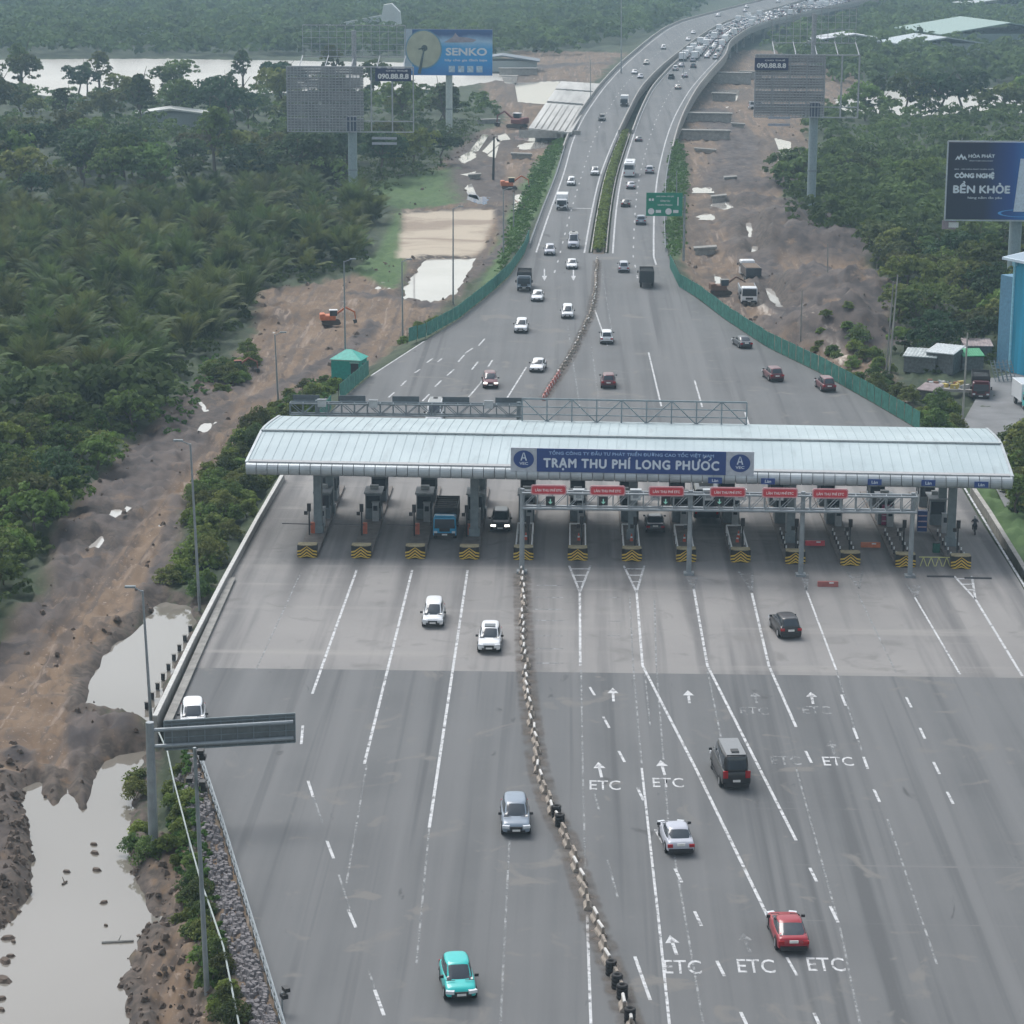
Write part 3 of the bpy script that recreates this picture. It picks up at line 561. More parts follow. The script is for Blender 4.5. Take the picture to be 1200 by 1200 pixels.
# ------------------------------------------------------------------ toll islands, booths and gear
IY0, IY1 = P(614, 655).y-.5, 246
def chev_nose(par, x):
    b = MB(); w_ = 1.0
    ring = [(-w_, 1.1), (w_, 1.1), (w_, .25), (.62, 0), (-.62, 0), (-w_, .25)]
    b.prism([(a_, c_) for a_, c_ in ring], .0, 1.05); b.build('crash_block', BLACK, par)
    b = MB(); b.prism([(a_*.96, c_*.96+.03) for a_, c_ in ring], 1.053, 1.12); b.build('block_cap', mat('dusty_cap', (.36, .31, .19), .85, 0, .25, 3), par)
    b = MB(); y = -.02
    for k in range(4):
        zz = .02+k*.27
        for s_ in (-1, 1):
            zo = zz-.44 if False else zz
            pts = [(0, zo+.14), (0, zo+.28), (s_*.62, zo-.14+.0), (s_*.62, zo-.28)]
            pts = [(a_, max(.02, min(1.03, c_))) for a_, c_ in pts]
            if abs(pts[2][1]-pts[3][1]) < .01 and abs(pts[0][1]-pts[1][1]) < .01: continue
            b.quad(*[(a_, y-.002*(s_ > 0), c_) for a_, c_ in pts])
            q = [(s_*.62, zo-.14), (s_*.62, zo-.28), (s_*1.0, zo-.40), (s_*1.0, zo-.26)]; q = [(a_, max(.02, min(1.03, c_))) for a_, c_ in q]
            if q[0][1]-q[1][1] > .02 or q[3][1]-q[2][1] > .02: b.quad((q[0][0], -.02, q[0][1]), (q[1][0], -.02, q[1][1]), (q[2][0]+s_*.015, .235, q[2][1]), (q[3][0]+s_*.015, .235, q[3][1]))
    b.build('chevron_stripes', YEL, par)
CURB = mat('island_concrete', (.155, .14, .13), .9, 0, .25, 1.5)
ORD = ['first', 'second', 'third', 'fourth', 'fifth', 'sixth', 'seventh', 'eighth', 'ninth', 'tenth', 'eleventh', 'twelfth', 'thirteenth']
for k, x in enumerate(IX):
    y0 = IY0-(.0 if k < 8 else (k-8)*.35)
    t = empty('toll_island', (x, y0, 0), 0, 'raised concrete toll island with chevron nose, %s from the left' % ORD[k], 'toll island', 'toll islands between the lanes')
    b = MB(); b.prism([(-1, 1.15), (1, 1.15), (1, IY1-y0), (-1, IY1-y0)], .0, .24); b.build('kerb', CURB, t)
    chev_nose(t, x); t.scale = (.9, 1, 1.08)
CABM = mat('booth_panel', (.15, .18, .20), .5, .2, .15); BTOP = mat('booth_roof', (.30, .33, .35), .6, 0, .25, 2)
def make_booth():
    t = empty('toll_booth', (0, 0, 0))
    b = MB(); b.box((0, 0, .55), (1.5, 2.6, 1.1)); b.box((0, 0, 2.45), (1.5, 2.6, .2))
    for sx in (-.7, .7):
        for sy in (-1.25, 0, 1.25): b.box((sx, sy, 1.72), (.1, .1, 1.26))
    b.build('cabin', CABM, t)
    b = MB(); b.box((0, 0, 1.72), (1.38, 2.48, 1.24)); b.build('glazing', GLASS, t)
    b = MB(); b.box((0, 0, 2.62), (1.75, 2.9, .14)); b.build('booth_roof', BTOP, t)
    b = MB(); b.box((0, .5, 2.86), (.8, .5, .34)); b.build('roof_cooler', mat('cooler', (.4, .42, .43), .6), t)
    return t
booth0 = make_booth()
def make_barrier():
    t = empty('barrier_gate', (0, 0, 0))
    b = MB(); b.box((0, 0, .55), (.4, .36, 1.1)); b.build('cabinet', mat('orange_red_cabinet', (.48, .12, .06), .55, 0, .2), t)
    b = MB(); b.bar((-.1, -.22, .95), (-2.9, -.22, 1.0), .06, 4); b.build('arm', mat('arm_grey', (.09, .09, .1), .6), t)
    return t
bar0 = make_barrier()
def make_signal():
    t = empty('signal_post', (0, 0, 0))
    b = MB(); b.bar((0, 0, 0), (0, 0, 3.0), .07, 8); b.build('post', BLACK, t)
    b = MB(); b.box((0, -.08, 2.75), (.36, .2, .75)); b.box((-.3, -.05, 2.2), (.34, .16, .34)); b.build('signal_head', BLACK, t)
    return t
sig0 = make_signal()
def make_cabinet():
    t = empty('payment_cabinet', (0, 0, 0))
    b = MB(); b.box((0, 0, .95), (.62, .5, 1.9)); b.box((0, -.03, 1.93), (.72, .64, .08)); b.build('housing', mat('cabinet_grey', (.36, .38, .4), .5), t)
    b = MB(); b.box((0, -.256, 1.35), (.4, .02, .5)); b.build('screen', GLASS, t)
    return t
cab0 = make_cabinet()
def make_guard():
    t = empty('guard_rail', (0, 0, 0)); b = MB()
    for s_ in (-1, 1): b.path([(s_*.72, -3.2, .2), (s_*.72, -3.2, 1.0), (s_*.72, 6.0, 1.0), (s_*.72, 6.0, .2)], .065, 6)
    b.bar((-.72, 6.0, 1.0), (.72, 6.0, 1.0), .09, 6); b.build('top_rail', WHITE, t)
    for s_ in (-1, 1):
        for yy in (-1.6, 0, 1.6, 3.2, 4.8): b = MB(); b.bar((s_*.72, yy, .2), (s_*.72, yy, .95), .075, 6); b.build('post', WHITE if int(yy*10) % 32 else STEEL, t)
    return t
gd0 = make_guard()
def make_cone():
    t = empty('traffic_cone', (0, 0, 0)); b = MB(); b.bar((0, 0, .05), (0, 0, .75), .17, 10, .04); b.box((0, 0, .03), (.4, .4, .05)); b.build('cone_body', mat('cone_red', (.62, .10, .05), .5), t)
    b = MB(); b.bar((0, 0, .35), (0, 0, .5), .122, 10, .09); b.build('white_band', WHITE, t); return t
cone0 = make_cone()
def make_chair():
    t = empty('drum', (0, 0, 0)); return t
used = set()
def place(proto, x, y, z=0, rz=0, label=None, cat=None, group=None):
    if proto.name not in used: used.add(proto.name); o = proto
    else: o = copy_tree(proto)
    o.location = (x, y, z); o.rotation_euler = (0, 0, rz); tag(o, label, cat, group); return o
for k, x in enumerate(IX):
    e = 'on the %s island from the left' % ORD[k]
    place(booth0, x+.0, 233.2, .2, 0, 'grey glazed toll booth %s' % e, 'booth', 'toll booths under the canopy')
    place(booth0, x+.0, 240.5, .2, 0, 'rear grey toll booth %s' % e, 'booth', 'toll booths under the canopy')
    place(bar0, x-.3, 226.2, .2, 0, 'lane barrier with red cabinet %s' % e, 'barrier', 'lane barriers') if k < 4 else None
    place(sig0, x-.55 if k < 4 else x+.35, 225.4 if k < 4 else 221.5, .2, 0, 'black signal post %s' % e, 'signal', 'signal posts on the islands')
    place(cab0, x+.3, 231.2 if k not in (0, 3, 6, 9, 12) else 228.9, .2, 0, 'grey payment cabinet in front of the booth %s' % e, 'cabinet', 'payment cabinets')
    if 4 <= k <= 8:
        place(gd0, x, 221.9, 0, 0, 'white tubular guard rail %s' % e, 'guard rail', 'guard rails on the islands')
        place(cone0, x+.1, 224.5, .2, 0, 'red traffic cone inside the guard rail %s' % e, 'traffic cone', 'cones on the islands')
        if k in (6, 8): place(cone0, x+.3, 226.0, .2, 0, 'second red cone behind the first %s' % e, 'traffic cone', 'cones on the islands')
    if k >= 9:
        for s_ in (-.6, .6):
            t = empty('bollard_row', (x+s_, 219, 0), 0, 'row of short black and white bollards, %s side, %s' % ('left' if s_ < 0 else 'right', e), 'bollards', 'bollard rows on the right islands')
            for yy in (0, 1.7, 3.4, 5.1, 6.8, 8.5):
                b = MB(); b.bar((0, yy, .2), (0, yy, .7), .06, 8); b1 = b.build('post', BLACK, t); b = MB(); b.bar((0, yy, .7), (0, yy, .95), .065, 8); b.build('white_top', WHITE, b1)
# blue lane number plates under the nose
for x, y in ((838, 563), (900, 564), (1025, 565), (1088, 566), (1150, 568)):
    _yy = crot(PY(x, y, 219.7).x, 219.4)[1]; p = PY(x, y, _yy); t = empty('lane_plate', (p.x, _yy, p.z), CR, 'small blue lane plate under the canopy nose %s' % {838: 'nearest the right end of the name board', 900: 'just right of the name board', 1025: 'midway along the right half', 1088: 'above the last island but one', 1150: 'near the right end of the canopy'}[x], 'sign', 'blue lane plates')
    b = MB(); b.box((0, 0, 0), (1.25, .06, .55)); b.build('plate', BLUEP, t); text('Làn', 'plate_lettering', LET, (0, -.035, 0), X3, Z3, .55, .28, t, bold=.02)
# front gantry with red lane signs
GYY = P(809, 673).y; gz1 = PY(760, 578, GYY).z; gz0 = PY(760, 596, GYY).z
gan = empty('lane_gantry', (0, GYY, 0), 0, 'grey pipe gantry on four posts in front of the canopy carrying red lane signs', 'gantry')
gx0, gx1 = PY(612, 590, GYY).x, PY(1074, 595, GYY).x; b = MB()
for dy in (-.45, .45):
    for z in (gz0, gz1): b.bar((gx0, dy, z), (gx1, dy, z), .13 if z == gz0 else .1, 8)
b.build('chord', STEEL, gan); b = MB(); nb = 26
for i in range(nb+1):
    x = gx0+(gx1-gx0)*i/nb
    for dy in (-.45, .45):
        b.bar((x, dy, gz0), (x, dy, gz1), .05, 6)
        if i < nb: b.bar((x, dy, gz0), (x+(gx1-gx0)/nb, dy, gz1), .035, 6)
    b.bar((x, -.45, gz1), (x, .45, gz1), .045, 6); b.bar((x, -.45, gz0), (x, .45, gz0), .045, 6)
b.build('lattice', STEEL, gan)
for px_ in (612, 809, 941, 1070):
    x = PY(px_, 590, GYY).x; b = MB(); b.bar((x, 0, 0), (x, 0, gz1+.3), .24, 10, .20); b.box((x, 0, .1), (.9, .9, .2)); b.build('post', STEEL, gan)
for i, px_ in enumerate((643, 712, 781, 853, 914, 973)):
    c_ = PY(px_, 574+(i*.9), GYY-.6); t = empty('lane_sign', (c_.x, GYY-.62, c_.z), 0, 'red lane sign with pale rim and lettering on the gantry, %s from the left' % ORD[i], 'sign', 'red lane signs')
    w_ = 1.5; h_ = .36; rg = [(w_*sx-.12*sx*cs, h_*sz-.12*sz*(1-cs)) for sx, sz, cs in ((-1, -1, 1), (1, -1, 1), (1, -1, 0), (1, 1, 0), (1, 1, 1), (-1, 1, 1), (-1, 1, 0), (-1, -1, 0))]
    b = MB(); b.loft([[(a_*1.05, yy, c2*1.22) for a_, c2 in rg] for yy in (0, .1)]); b.build('rim', mat('pink_rim', (.62, .32, .34), .5), t)
    b = MB(); b.loft([[(a_*.98, yy, c2*.92) for a_, c2 in rg] for yy in (-.02, .05)]); b.build('panel', REDP, t)
    text('LÀN THU PHÍ ETC', 'lettering', mat('sign_pink_letters', (.85, .66, .66), .5), (0, -.03, 0), X3, Z3, 2.4, .30, t, bold=.03)
for i, px_ in enumerate((645, 707, 780, 843)):
    c_ = PY(px_, 587, GYY-.6); t = empty('lane_signal', (c_.x, GYY-.62, c_.z), 0, 'square black lane signal on the gantry, %s from the left' % ORD[i], 'signal', 'lane signals on the gantry')
    b = MB(); b.box((0, 0, 0), (.8, .2, .8)); b.build('housing', BLACK, t); b = MB(); b.add([(-.2, -.11, -.05), (.2, -.11, -.05), (0, -.11, -.28)], [(0, 1, 2)]); b.box((0, -.11, .08), (.1, .02, .26)); b.build('arrow_symbol', mat('signal_green', (.35, .75, .6), .5), t)
    b = MB()
for i, px_ in enumerate((678, 745, 768, 830, 868, 912)):
    c_ = PY(px_, 584, GYY+.6); t = empty('antenna_box', (c_.x, GYY+.62, c_.z), 0, 'pale equipment box on the lane gantry, %s from the left' % ORD[i], 'equipment box', 'equipment boxes on the lane gantry')
    b = MB(); b.box((0, 0, .3), (.9, .4, .9)); b.box((0, -.05, .8), (1.0, .55, .1)); b.build('box_body', mat('pale_box', (.5, .54, .55), .5), t); b = MB(); b.box((0, -.21, .3), (.5, .03, .5)); b.build('box_door', STEEL, t)
# rear gantry
RY = 262.; rg_ = empty('rear_gantry', (0, RY, 0), 0, 'grey lattice gantry behind the left half of the canopy', 'gantry')
ra, rb = PY(340, 478, RY), PY(612, 484, RY); zz0, zz1 = PY(470, 486, RY).z, PY(470, 473, RY).z; b = MB(); l_ = MB()
for dy in (-.5, .5):
    for z in (zz0, zz1): b.bar((ra.x, dy, z), (rb.x, dy, z), .11, 6)
for i in range(19):
    x = ra.x+(rb.x-ra.x)*i/18
    for dy in (-.5, .5):
        l_.bar((x, dy, zz0), (x, dy, zz1), .05, 6)
        if i < 18: l_.bar((x, dy, zz0 if i % 2 else zz1), (x+(rb.x-ra.x)/18, dy, zz1 if i % 2 else zz0), .05, 6)
    l_.bar((x, -.5, zz1), (x, .5, zz1), .05, 6)
b.build('chord', STEEL2, rg_); l_.build('lattice', STEEL2, rg_)
for px_ in (372, 608):
    x = PY(px_, 480, RY).x; b = MB(); b.bar((x, 0, 0), (x, 0, zz1+.3), .25, 8); b.build('post', STEEL2, rg_)
for i, px_ in enumerate((358, 412, 475, 534, 596)):
    c_ = PY(px_, 468+i*.8, RY); t = empty('sign_back', (c_.x, RY+.6, c_.z), 0, 'dark back of a sign panel on the rear gantry, %s from the left' % ORD[i], 'sign', 'sign backs on the rear gantry')
    b = MB(); b.box((0, 0, 0), (2.9, .08, .75)); b.build('panel', mat('sign_back_grey', (.10, .125, .14), .6), t); b = MB(); b.bar((-1.3, -.07, -.2), (1.3, -.07, -.2), .04, 4); b.build('stiffener', STEEL2, t)
for i, px_ in enumerate((378, 438, 573)):
    c_ = PY(px_, 471+i, RY); t = empty('antenna_box', (c_.x, RY-.7, c_.z), 0, 'pale box on the rear gantry, %s from the left' % ORD[i], 'equipment box', 'boxes on the rear gantry')
    b = MB(); b.box((0, 0, 0), (.9, .35, .75)); b.build('box_body', mat('pale_box', (.5, .54, .55), .5), t); b = MB(); b.box((0, 0, .42), (1, .45, .06)); b.build('box_lid', STEEL, t)
# parapet walls on the left
def wallline(pts, name, h_, w_, m, label, cat, z0=0., coping=None):
    p = [P(a_, c_, z0) for a_, c_ in pts]; t = empty(name, p[0], 0, label, cat); b = MB(); c2 = MB(); o = p[0]
    for i in range(len(p)-1):
        d = (p[i+1]-p[i]).normalized(); nrm = Vector((-d.y, d.x, 0))*w_/2; A_, B_ = p[i]-o, p[i+1]-o
        for bb, lo, hi, k in ((b, -1.5, h_-.12, 1), (c2, h_-.12, h_, 1.25)):
            n_ = nrm*k; bb.loft([[q-n_+Vector((0, 0, lo)), q+n_+Vector((0, 0, lo)), q+n_+Vector((0, 0, hi)), q-n_+Vector((0, 0, hi))] for q in (A_, B_)])
    b.build('wall_body', m, t); c2.build('coping', coping or m, t); return t
wallline([(182, 850), (225, 760), (262, 688), (300, 618), (332, 562)], 'parapet_wall', .75, .28, CONC, 'low concrete parapet with pale coping along the left plaza edge beside the water', 'wall', 0, mat('pale_coping', (.48, .48, .46), .8))
wallline([(197, 848), (235, 762), (272, 680)], 'drain_wall', .28, .5, CONCD, 'low stained concrete drain kerb inside the left parapet', 'kerb', 0)
for i in range(9):
    x_, y_ = 172+(223-172)*i/8, 828-(828-738)*i/8; p = P(x_, y_, -2.3)
    t = empty('wall_pile', p, 0, 'dark concrete pile standing in the water below the parapet', 'pile', 'piles below the parapet'); b = MB(); b.box((0, 0, .1), (.28, .3, .5)); b.build('shaft', DARK, t); b = MB(); b.box((0, 0, .38), (.34, .36, .06)); b.build('cap', CONCD, t)
t_ = wallline([(1139, 572), (1160, 603), (1200, 668), (1260, 770)], 'drain_channel', .3, .35, CONC, 'thin pale concrete channel running through the grass right of the plaza', 'drain', -.9)
# guard fence bottom left
def rail_fence(pts, label):
    p = [P(a_, c_) for a_, c_ in pts]; t = empty('guard_fence', p[0], 0, label, 'guard rail'); o = p[0]; r_ = MB()
    for i in range(len(p)-1):
        a_, c_ = p[i]-o, p[i+1]-o; n_ = max(1, int((c_-a_).length/1.5))
        for z in (.95, .62, .3): r_.bar(a_+Vector((0, 0, z)), c_+Vector((0, 0, z)), .055 if z > .9 else .035, 6)
        for k in range(n_):
            q = a_.lerp(c_, k/n_); b = MB(); b.bar(q+Vector((0, 0, -.2)), q+Vector((0, 0, .98)), .045, 6); b.build('post', STEEL, t)
    r_.build('rails', STEEL, t)
rail_fence([(234, 893), (262, 978), (293, 1082), (318, 1165), (345, 1255)], 'grey tubular guard fence along the lower left plaza edge')
# stones beside the guard fence
ST = mat('rubble_stone', (.17, .16, .165), .9, 0, .35, 1.5)
rs_ = np.random.default_rng(3); b = MB()
RB = [(228, 893), (256, 978), (286, 1082), (311, 1165), (338, 1255)]
for i in range(1100):
    t_ = rs_.random(); y_ = 893+(1255-893)*t_; x_ = float(np.interp(y_, [q[1] for q in RB], [q[0] for q in RB])); p = P(x_-rs_.random()**1.3*26, y_, -.35); p.z = float(terrain([p.x], [p.y])[0][0])+.05; s_ = .10+rs_.random()*.19
    ring0 = [p+Vector((math.cos(a_)*s_*(.8+.4*rs_.random()), math.sin(a_)*s_, -.15)) for a_ in np.linspace(0, 6.28, 7)[:-1]]
    ring1 = [p+Vector((math.cos(a_+.3)*s_*.6, math.sin(a_)*s_*.6, s_*(.5+.5*rs_.random()))) for a_ in np.linspace(0, 6.28, 7)[:-1]]
    b.loft([ring0, ring1])
tag(b.build('rubble', ST), 'grey rubble stones heaped beside the guard fence', 'stones', kind='stuff')
# ------------------------------------------------------------------ cantilever sign gantry (seen from behind)
p = P(180, 991, -1.6); Y0 = p.y; t_l = PY(173, 848, Y0); zt_ = t_l.z
r1 = P(346, 837.5, zt_+.03); dv = Vector((r1.x-p.x, r1.y-p.y, 0)).normalized(); ang_ = math.atan2(dv.y, dv.x); Lr = (Vector((r1.x, r1.y, 0))-Vector((p.x, p.y, 0))).length
sgn = empty('cantilever_sign', (p.x, p.y, 0), ang_, 'large cantilever road sign seen from behind on a grey post at the left edge', 'road sign')
b = MB(); b.bar((0, 0, -2.6), (0, 0, zt_+.1), .34, 12, .27); b.build('post', STEEL, sgn)
b = MB(); b.box((0, 0, -1.75), (1.1, 1.1, .35)); b.build('footing', CONC, sgn)
hb = 2.0; b = MB()
for z in (zt_-.45, zt_-1.55): b.bar((.1, -.02, z), (Lr-.15, -.02, z), .14, 8)
b.build('arm', STEEL, sgn)
b = MB(); b.box(((Lr+.9)/2, .3, zt_-hb/2+.05), (Lr-.9, .06, hb)); b.build('panel', mat('panel_back', (.155, .175, .185), .5, .2), sgn)
b = MB(); x0 = .92
for z in (zt_+.03, zt_-hb+.07): b.bar((x0, .25, z), (Lr, .25, z), .06, 4)
for x in (x0, Lr): b.bar((x, .25, zt_+.03), (x, .25, zt_-hb+.07), .05, 4)
for x in np.linspace(x0+.5, Lr-.6, 8): b.bar((x, .2, zt_-.1), (x, .2, zt_-hb+.15), .05, 4)
for z in (zt_-.2, zt_-1.1, zt_-hb+.3): b.bar((x0, .23, z), (Lr, .23, z), .035, 4)
b.build('stiffeners', STEEL2, sgn)
# ------------------------------------------------------------------ poles
def pole(px0, py0, pxt, pyt, r, label, zb=-2., lamp=False, kind='lamp_post', m=None, cams=False, lean=True):
    p = P(px0, py0, zb); tp = PY(pxt, pyt, p.y); t = empty(kind, p, 0, label, 'pole'); h_ = tp.z-p.z
    b = MB(); b.bar((0, 0, -.3), ((tp.x-p.x) if lean else 0, 0, h_), r, 8, r*.6); b.build('mast', m or STEEL, t)
    if lamp: b = MB(); b.bar((tp.x-p.x, 0, h_-.1), (tp.x-p.x+lamp, 0, h_+.25), r*.4, 6); b.build('bracket', m or STEEL, t); b = MB(); b.box((tp.x-p.x+lamp*1.3, 0, h_+.28), (.8, .3, .14)); b.build('lamp_head', STEEL2, t)
    if cams:
        for k, (dx, dz) in enumerate(((.35, -.2), (.45, -.5), (.4, -2.0), (.5, -2.3), (-.3, -1.8))):
            b = MB(); b.box((tp.x-p.x+dx, -.1, h_+dz), (.34, .5, .24)); b.build('camera_unit', BLACK, t)
        b = MB(); b.bar((tp.x-p.x-.4, 0, h_-.35), (tp.x-p.x+.5, 0, h_-.35), .05); b.bar((tp.x-p.x-.4, 0, h_-2.1), (tp.x-p.x+.5, 0, h_-2.1), .05); b.build('camera_bracket', STEEL, t)
    return t
pole(243, 1167, 228, 876, .16, 'tall grey pole with black camera units on top at the lower left edge', -1.5, cams=True, kind='camera_pole')
pole(234, 712, 223, 520, .14, 'slim lamp post in the bushes left of the canopy', -1.8, lamp=-.8)
pole(177, 842, 167, 692, .13, 'slim lamp post rising from the parapet by the flooded ditch', -1.8, lamp=-.7)
pole(326, 470, 322, 392, .12, 'thin lamp post beside the dirt track', lamp=.8)
pole(405, 440, 403, 306, .13, 'tall lamp post by the teal hut', lamp=.9)
pole(472, 400, 471, 306, .13, 'lamp post left of the small pond', lamp=.8)
pole(531, 357, 531, 244, .14, 'lamp post standing in front of the pond', lamp=.9)
pole(590, 305, 590, 222, .14, 'lamp post beside the green verge', lamp=.9)
pole(578, 212, 579, 160, .3, 'dark drilling mast on the muddy building site', kind='drill_mast', m=DARK)
pole(1041, 446, 1052, 322, .14, 'leaning utility pole, front one of the pair behind the right fence', kind='utility_pole', m=CONC)
pole(1038, 440, 1047, 330, .13, 'leaning utility pole, rear one of the pair behind the right fence', kind='utility_pole', m=CONCD)
pole(1127, 505, 1134, 390, .14, 'utility pole beside the scrap yard on the right', kind='utility_pole', m=CONC)
pole(938, 405, 940, 340, .11, 'thin pole standing behind the right green fence', kind='utility_pole', m=CONCD)
pole(970, 350, 970, 285, .14, 'pole in the bushes beyond the earth heaps', kind='utility_pole', m=CONCD)
pole(728, 100, 728, -10, .25, 'tall thin pylon mast in the far woodland', 0, kind='mast', m=STEEL)
for i, (x, y0, y1) in enumerate(((602, 265, 225), (793, 250, 200), (692, 115, 70), (801, 95, 55), (860, 55, 30))):
    pole(x, y0, x, y1, .13, ['slim lamp post on the verge beside the left carriageway', 'slim post on the right verge above the green road sign', 'lamp post on the bridge beside the left parapet', 'lamp post in the bridge median', 'farthest lamp post on the bridge'][i], -1 if i < 2 else 3)
# hand rail pipe along bottom-left bank
b = MB(); pts = [P(x, y, z) for x, y, z in ((186, 858, .2), (196, 880, .2), (203, 912, .1), (222, 985, .1), (236, 1035, .1), (247, 1065, .1), (262, 1110, .1), (270, 1150, .1), (280, 1200, .1), (284, 1240, .1))]
for q in pts[2:]: b.bar((q.x, q.y, -2), q, .05)
b.path(pts, .055, 6); tag(b.build('water_pipe', mat('pale_pipe', (.33, .38, .37), .5)), 'thin pale pipe running down the bank through the shrubs at the lower left', 'pipe')
p = P(331, 1187); t = empty('camera_unit', p, 0, 'small black camera on the guard fence at the bottom left', 'camera'); b = MB(); b.bar((0, 0, 0), (0, 0, 1.2), .05); b.build('stand', STEEL, t); b = MB(); b.box((.1, 0, 1.0), (.3, .5, .22), .5); b.box((.2, .1, 1.35), (.3, .5, .22), .5); b.build('housing', BLACK, t)
# ------------------------------------------------------------------ green site fences
def sheet_fence(pts, label, h_=2.2, z=0, off=0):
    p = [P(a_, c_, z) for a_, c_ in pts]; o = p[0].copy(); t = empty('site_fence', o, 0, label, 'fence')
    L_ = [0]
    for i in range(len(p)-1): L_.append(L_[-1]+(p[i+1]-p[i]).length)
    def at(s_): 
        i = min(len(p)-2, int(np.searchsorted(L_, s_, 'right')-1)); return p[i].lerp(p[i+1], (s_-L_[i])/(L_[i+1]-L_[i]))-o
    n_ = min(95, max(1, int(L_[-1]/2.6))); step = L_[-1]/n_
    for i in range(n_):
        a_, c_ = at(i*step+.13), at(min(L_[-1], (i+1)*step-.13)); d = (c_-a_).normalized(); nr = Vector((-d.y, d.x, 0)); b = MB(); m_ = 12; j = random.uniform(-.05, .05)
        prf = [(a_.lerp(c_, k/m_)+nr*(.05 if k % 2 else -.05)) for k in range(m_+1)]
        b.loft([[q+Vector((0, 0, .12)), q+Vector((0, 0, h_+j)), q+nr*.02+Vector((0, 0, h_+j)), q+nr*.02+Vector((0, 0, .12))] for q in prf]); b.build('panel', GREENF, t)
        b = MB(); q = at(i*step); b.bar(q+nr*.12+Vector((0, 0, -.2)), q+nr*.12+Vector((0, 0, h_+.1)), .05, 4); b.build('post', DARK, t)
    return t
sheet_fence([(785, 314), (796, 337), (818, 350), (850, 375), (900, 408), (960, 437), (1022, 472), (1078, 505)], 'long green corrugated site fence along the right side of the flare')
sheet_fence([(478, 402), (500, 395), (537, 374), (578, 341), (597, 323), (614, 298), (620, 282)], 'green corrugated site fence along the left side of the flare', 2.0)
sheet_fence([(398, 470), (415, 455), (432, 440)], 'short green fence piece beside the teal hut', 2.0)
sheet_fence([(374, 500), (388, 480)], 'short green fence piece behind the rear gantry', 1.8)
# ------------------------------------------------------------------ median hedge + kerb + barriers of far road
def leafcloud(cen, n, size, rng, flat=.0, elong=1.5, up=.45):
    """cen (N,3) centres; n leaves each around within radius given by 4th column"""
    N = len(cen); c = np.repeat(cen[:, :3], n, 0); r = np.repeat(cen[:, 3], n)
    d = rng.normal(size=(N*n, 3)); d /= np.linalg.norm(d, axis=1)[:, None]; d[:, 2] = np.abs(d[:, 2])*.9-.15
    pos = c+d*(r*(.55+.5*rng.random(N*n)))[:, None]*np.array([1, 1, .8])
    nrm = d+rng.normal(size=d.shape)*.38; nrm[:, 2] += up; nrm /= np.linalg.norm(nrm, axis=1)[:, None]
    a = np.cross(nrm, rng.normal(size=d.shape)); a /= np.linalg.norm(a, axis=1)[:, None]+1e-9; b_ = np.cross(nrm, a)
    s = (size*(.6+.8*rng.random(N*n)))[:, None]
    v = np.stack([pos-a*s*elong/2, pos-b_*s/2+nrm*s*.12, pos+a*s*elong/2, pos+b_*s/2+nrm*s*.12], 1).reshape(-1, 3)
    f = np.arange(N*n*4).reshape(-1, 4); return v, f
def linecloud(f0, f1, y0, y1, z, hgt, dens, size, rng):
    L = y1-y0; n = int(L*dens); Y = y0+rng.random(n)*L; c = []
    for yy in Y:
        a_, c_ = f0(yy), f1(yy); c.append((a_+(c_-a_)*rng.random(), yy, z(yy)+hgt*(.3+.6*rng.random()), .55))
    return leafcloud(np.array(c), 26, size, rng)
hd = empty('median_hedge', (0, 421, 0), 0, 'long clipped green hedge in the median between the carriageways', 'hedge')
f0 = lambda Y: xml(Y)+1.1; f1 = lambda Y: xmr(Y)-1.1
v, f = linecloud(f0, f1, 425, 650, zr, 1.1, 5.5, .30, RNG); v[:, 1] -= 421; npmesh('hedge_foliage', v, f, LEAF2, hd)
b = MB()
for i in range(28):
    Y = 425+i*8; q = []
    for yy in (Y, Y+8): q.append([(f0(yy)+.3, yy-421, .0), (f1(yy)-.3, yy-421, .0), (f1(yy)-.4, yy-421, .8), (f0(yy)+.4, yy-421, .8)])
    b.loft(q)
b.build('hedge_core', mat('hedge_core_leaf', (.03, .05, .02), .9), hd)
b = MB(); ys = [423]+A(430, 660, 6)
rr = [[(f0(Y)-.3, Y, .02), (f1(Y)+.3, Y, .02)] for Y in ys]; b.loft(rr, caps=False, closed=False)
o = b.build('median_soil', mat('median_earth', (.12, .1, .08), .9)); o.data.flip_normals(); tag(o, 'soil strip of the median', 'ground', kind='structure')
def wallrun(name, fx, y0, y1, w_, h0, h1, m, label, cat, step=8, kind=None, grp=None):
    b = MB(); ys = A(y0, y1, step)
    b.loft([[(fx(Y)-w_/2, Y, zr(Y)+h0), (fx(Y)+w_/2, Y, zr(Y)+h0), (fx(Y)+w_/2*.7, Y, zr(Y)+h1), (fx(Y)-w_/2*.7, Y, zr(Y)+h1)] for Y in ys]); o = b.build(name, m); return tag(o, label, cat, kind=kind, group=grp)
wallrun('median_kerb', lambda Y: xml(Y)+.45, 424, 650, .25, 0, .22, CONC, 'pale concrete kerb on the left side of the hedge', 'kerb')
wallrun('median_kerb', lambda Y: xmr(Y)-.45, 424, 650, .25, 0, .22, CONC, 'pale concrete kerb on the right side of the hedge', 'kerb')
for fx, y0, l_ in ((lambda Y: xl(Y)+.25, 610, 'outer concrete bridge parapet of the left carriageway'), (lambda Y: xml(Y)-.2, 650, 'inner concrete bridge parapet of the left carriageway'), (lambda Y: xmr(Y)+.2, 650, 'inner concrete bridge parapet of the right carriageway'), (lambda Y: xr(Y)-.25, 610, 'outer concrete bridge parapet of the right carriageway')):
    wallrun('bridge_parapet', fx, y0, 2280, .45, 0, 1.0, CONC, l_, 'parapet')
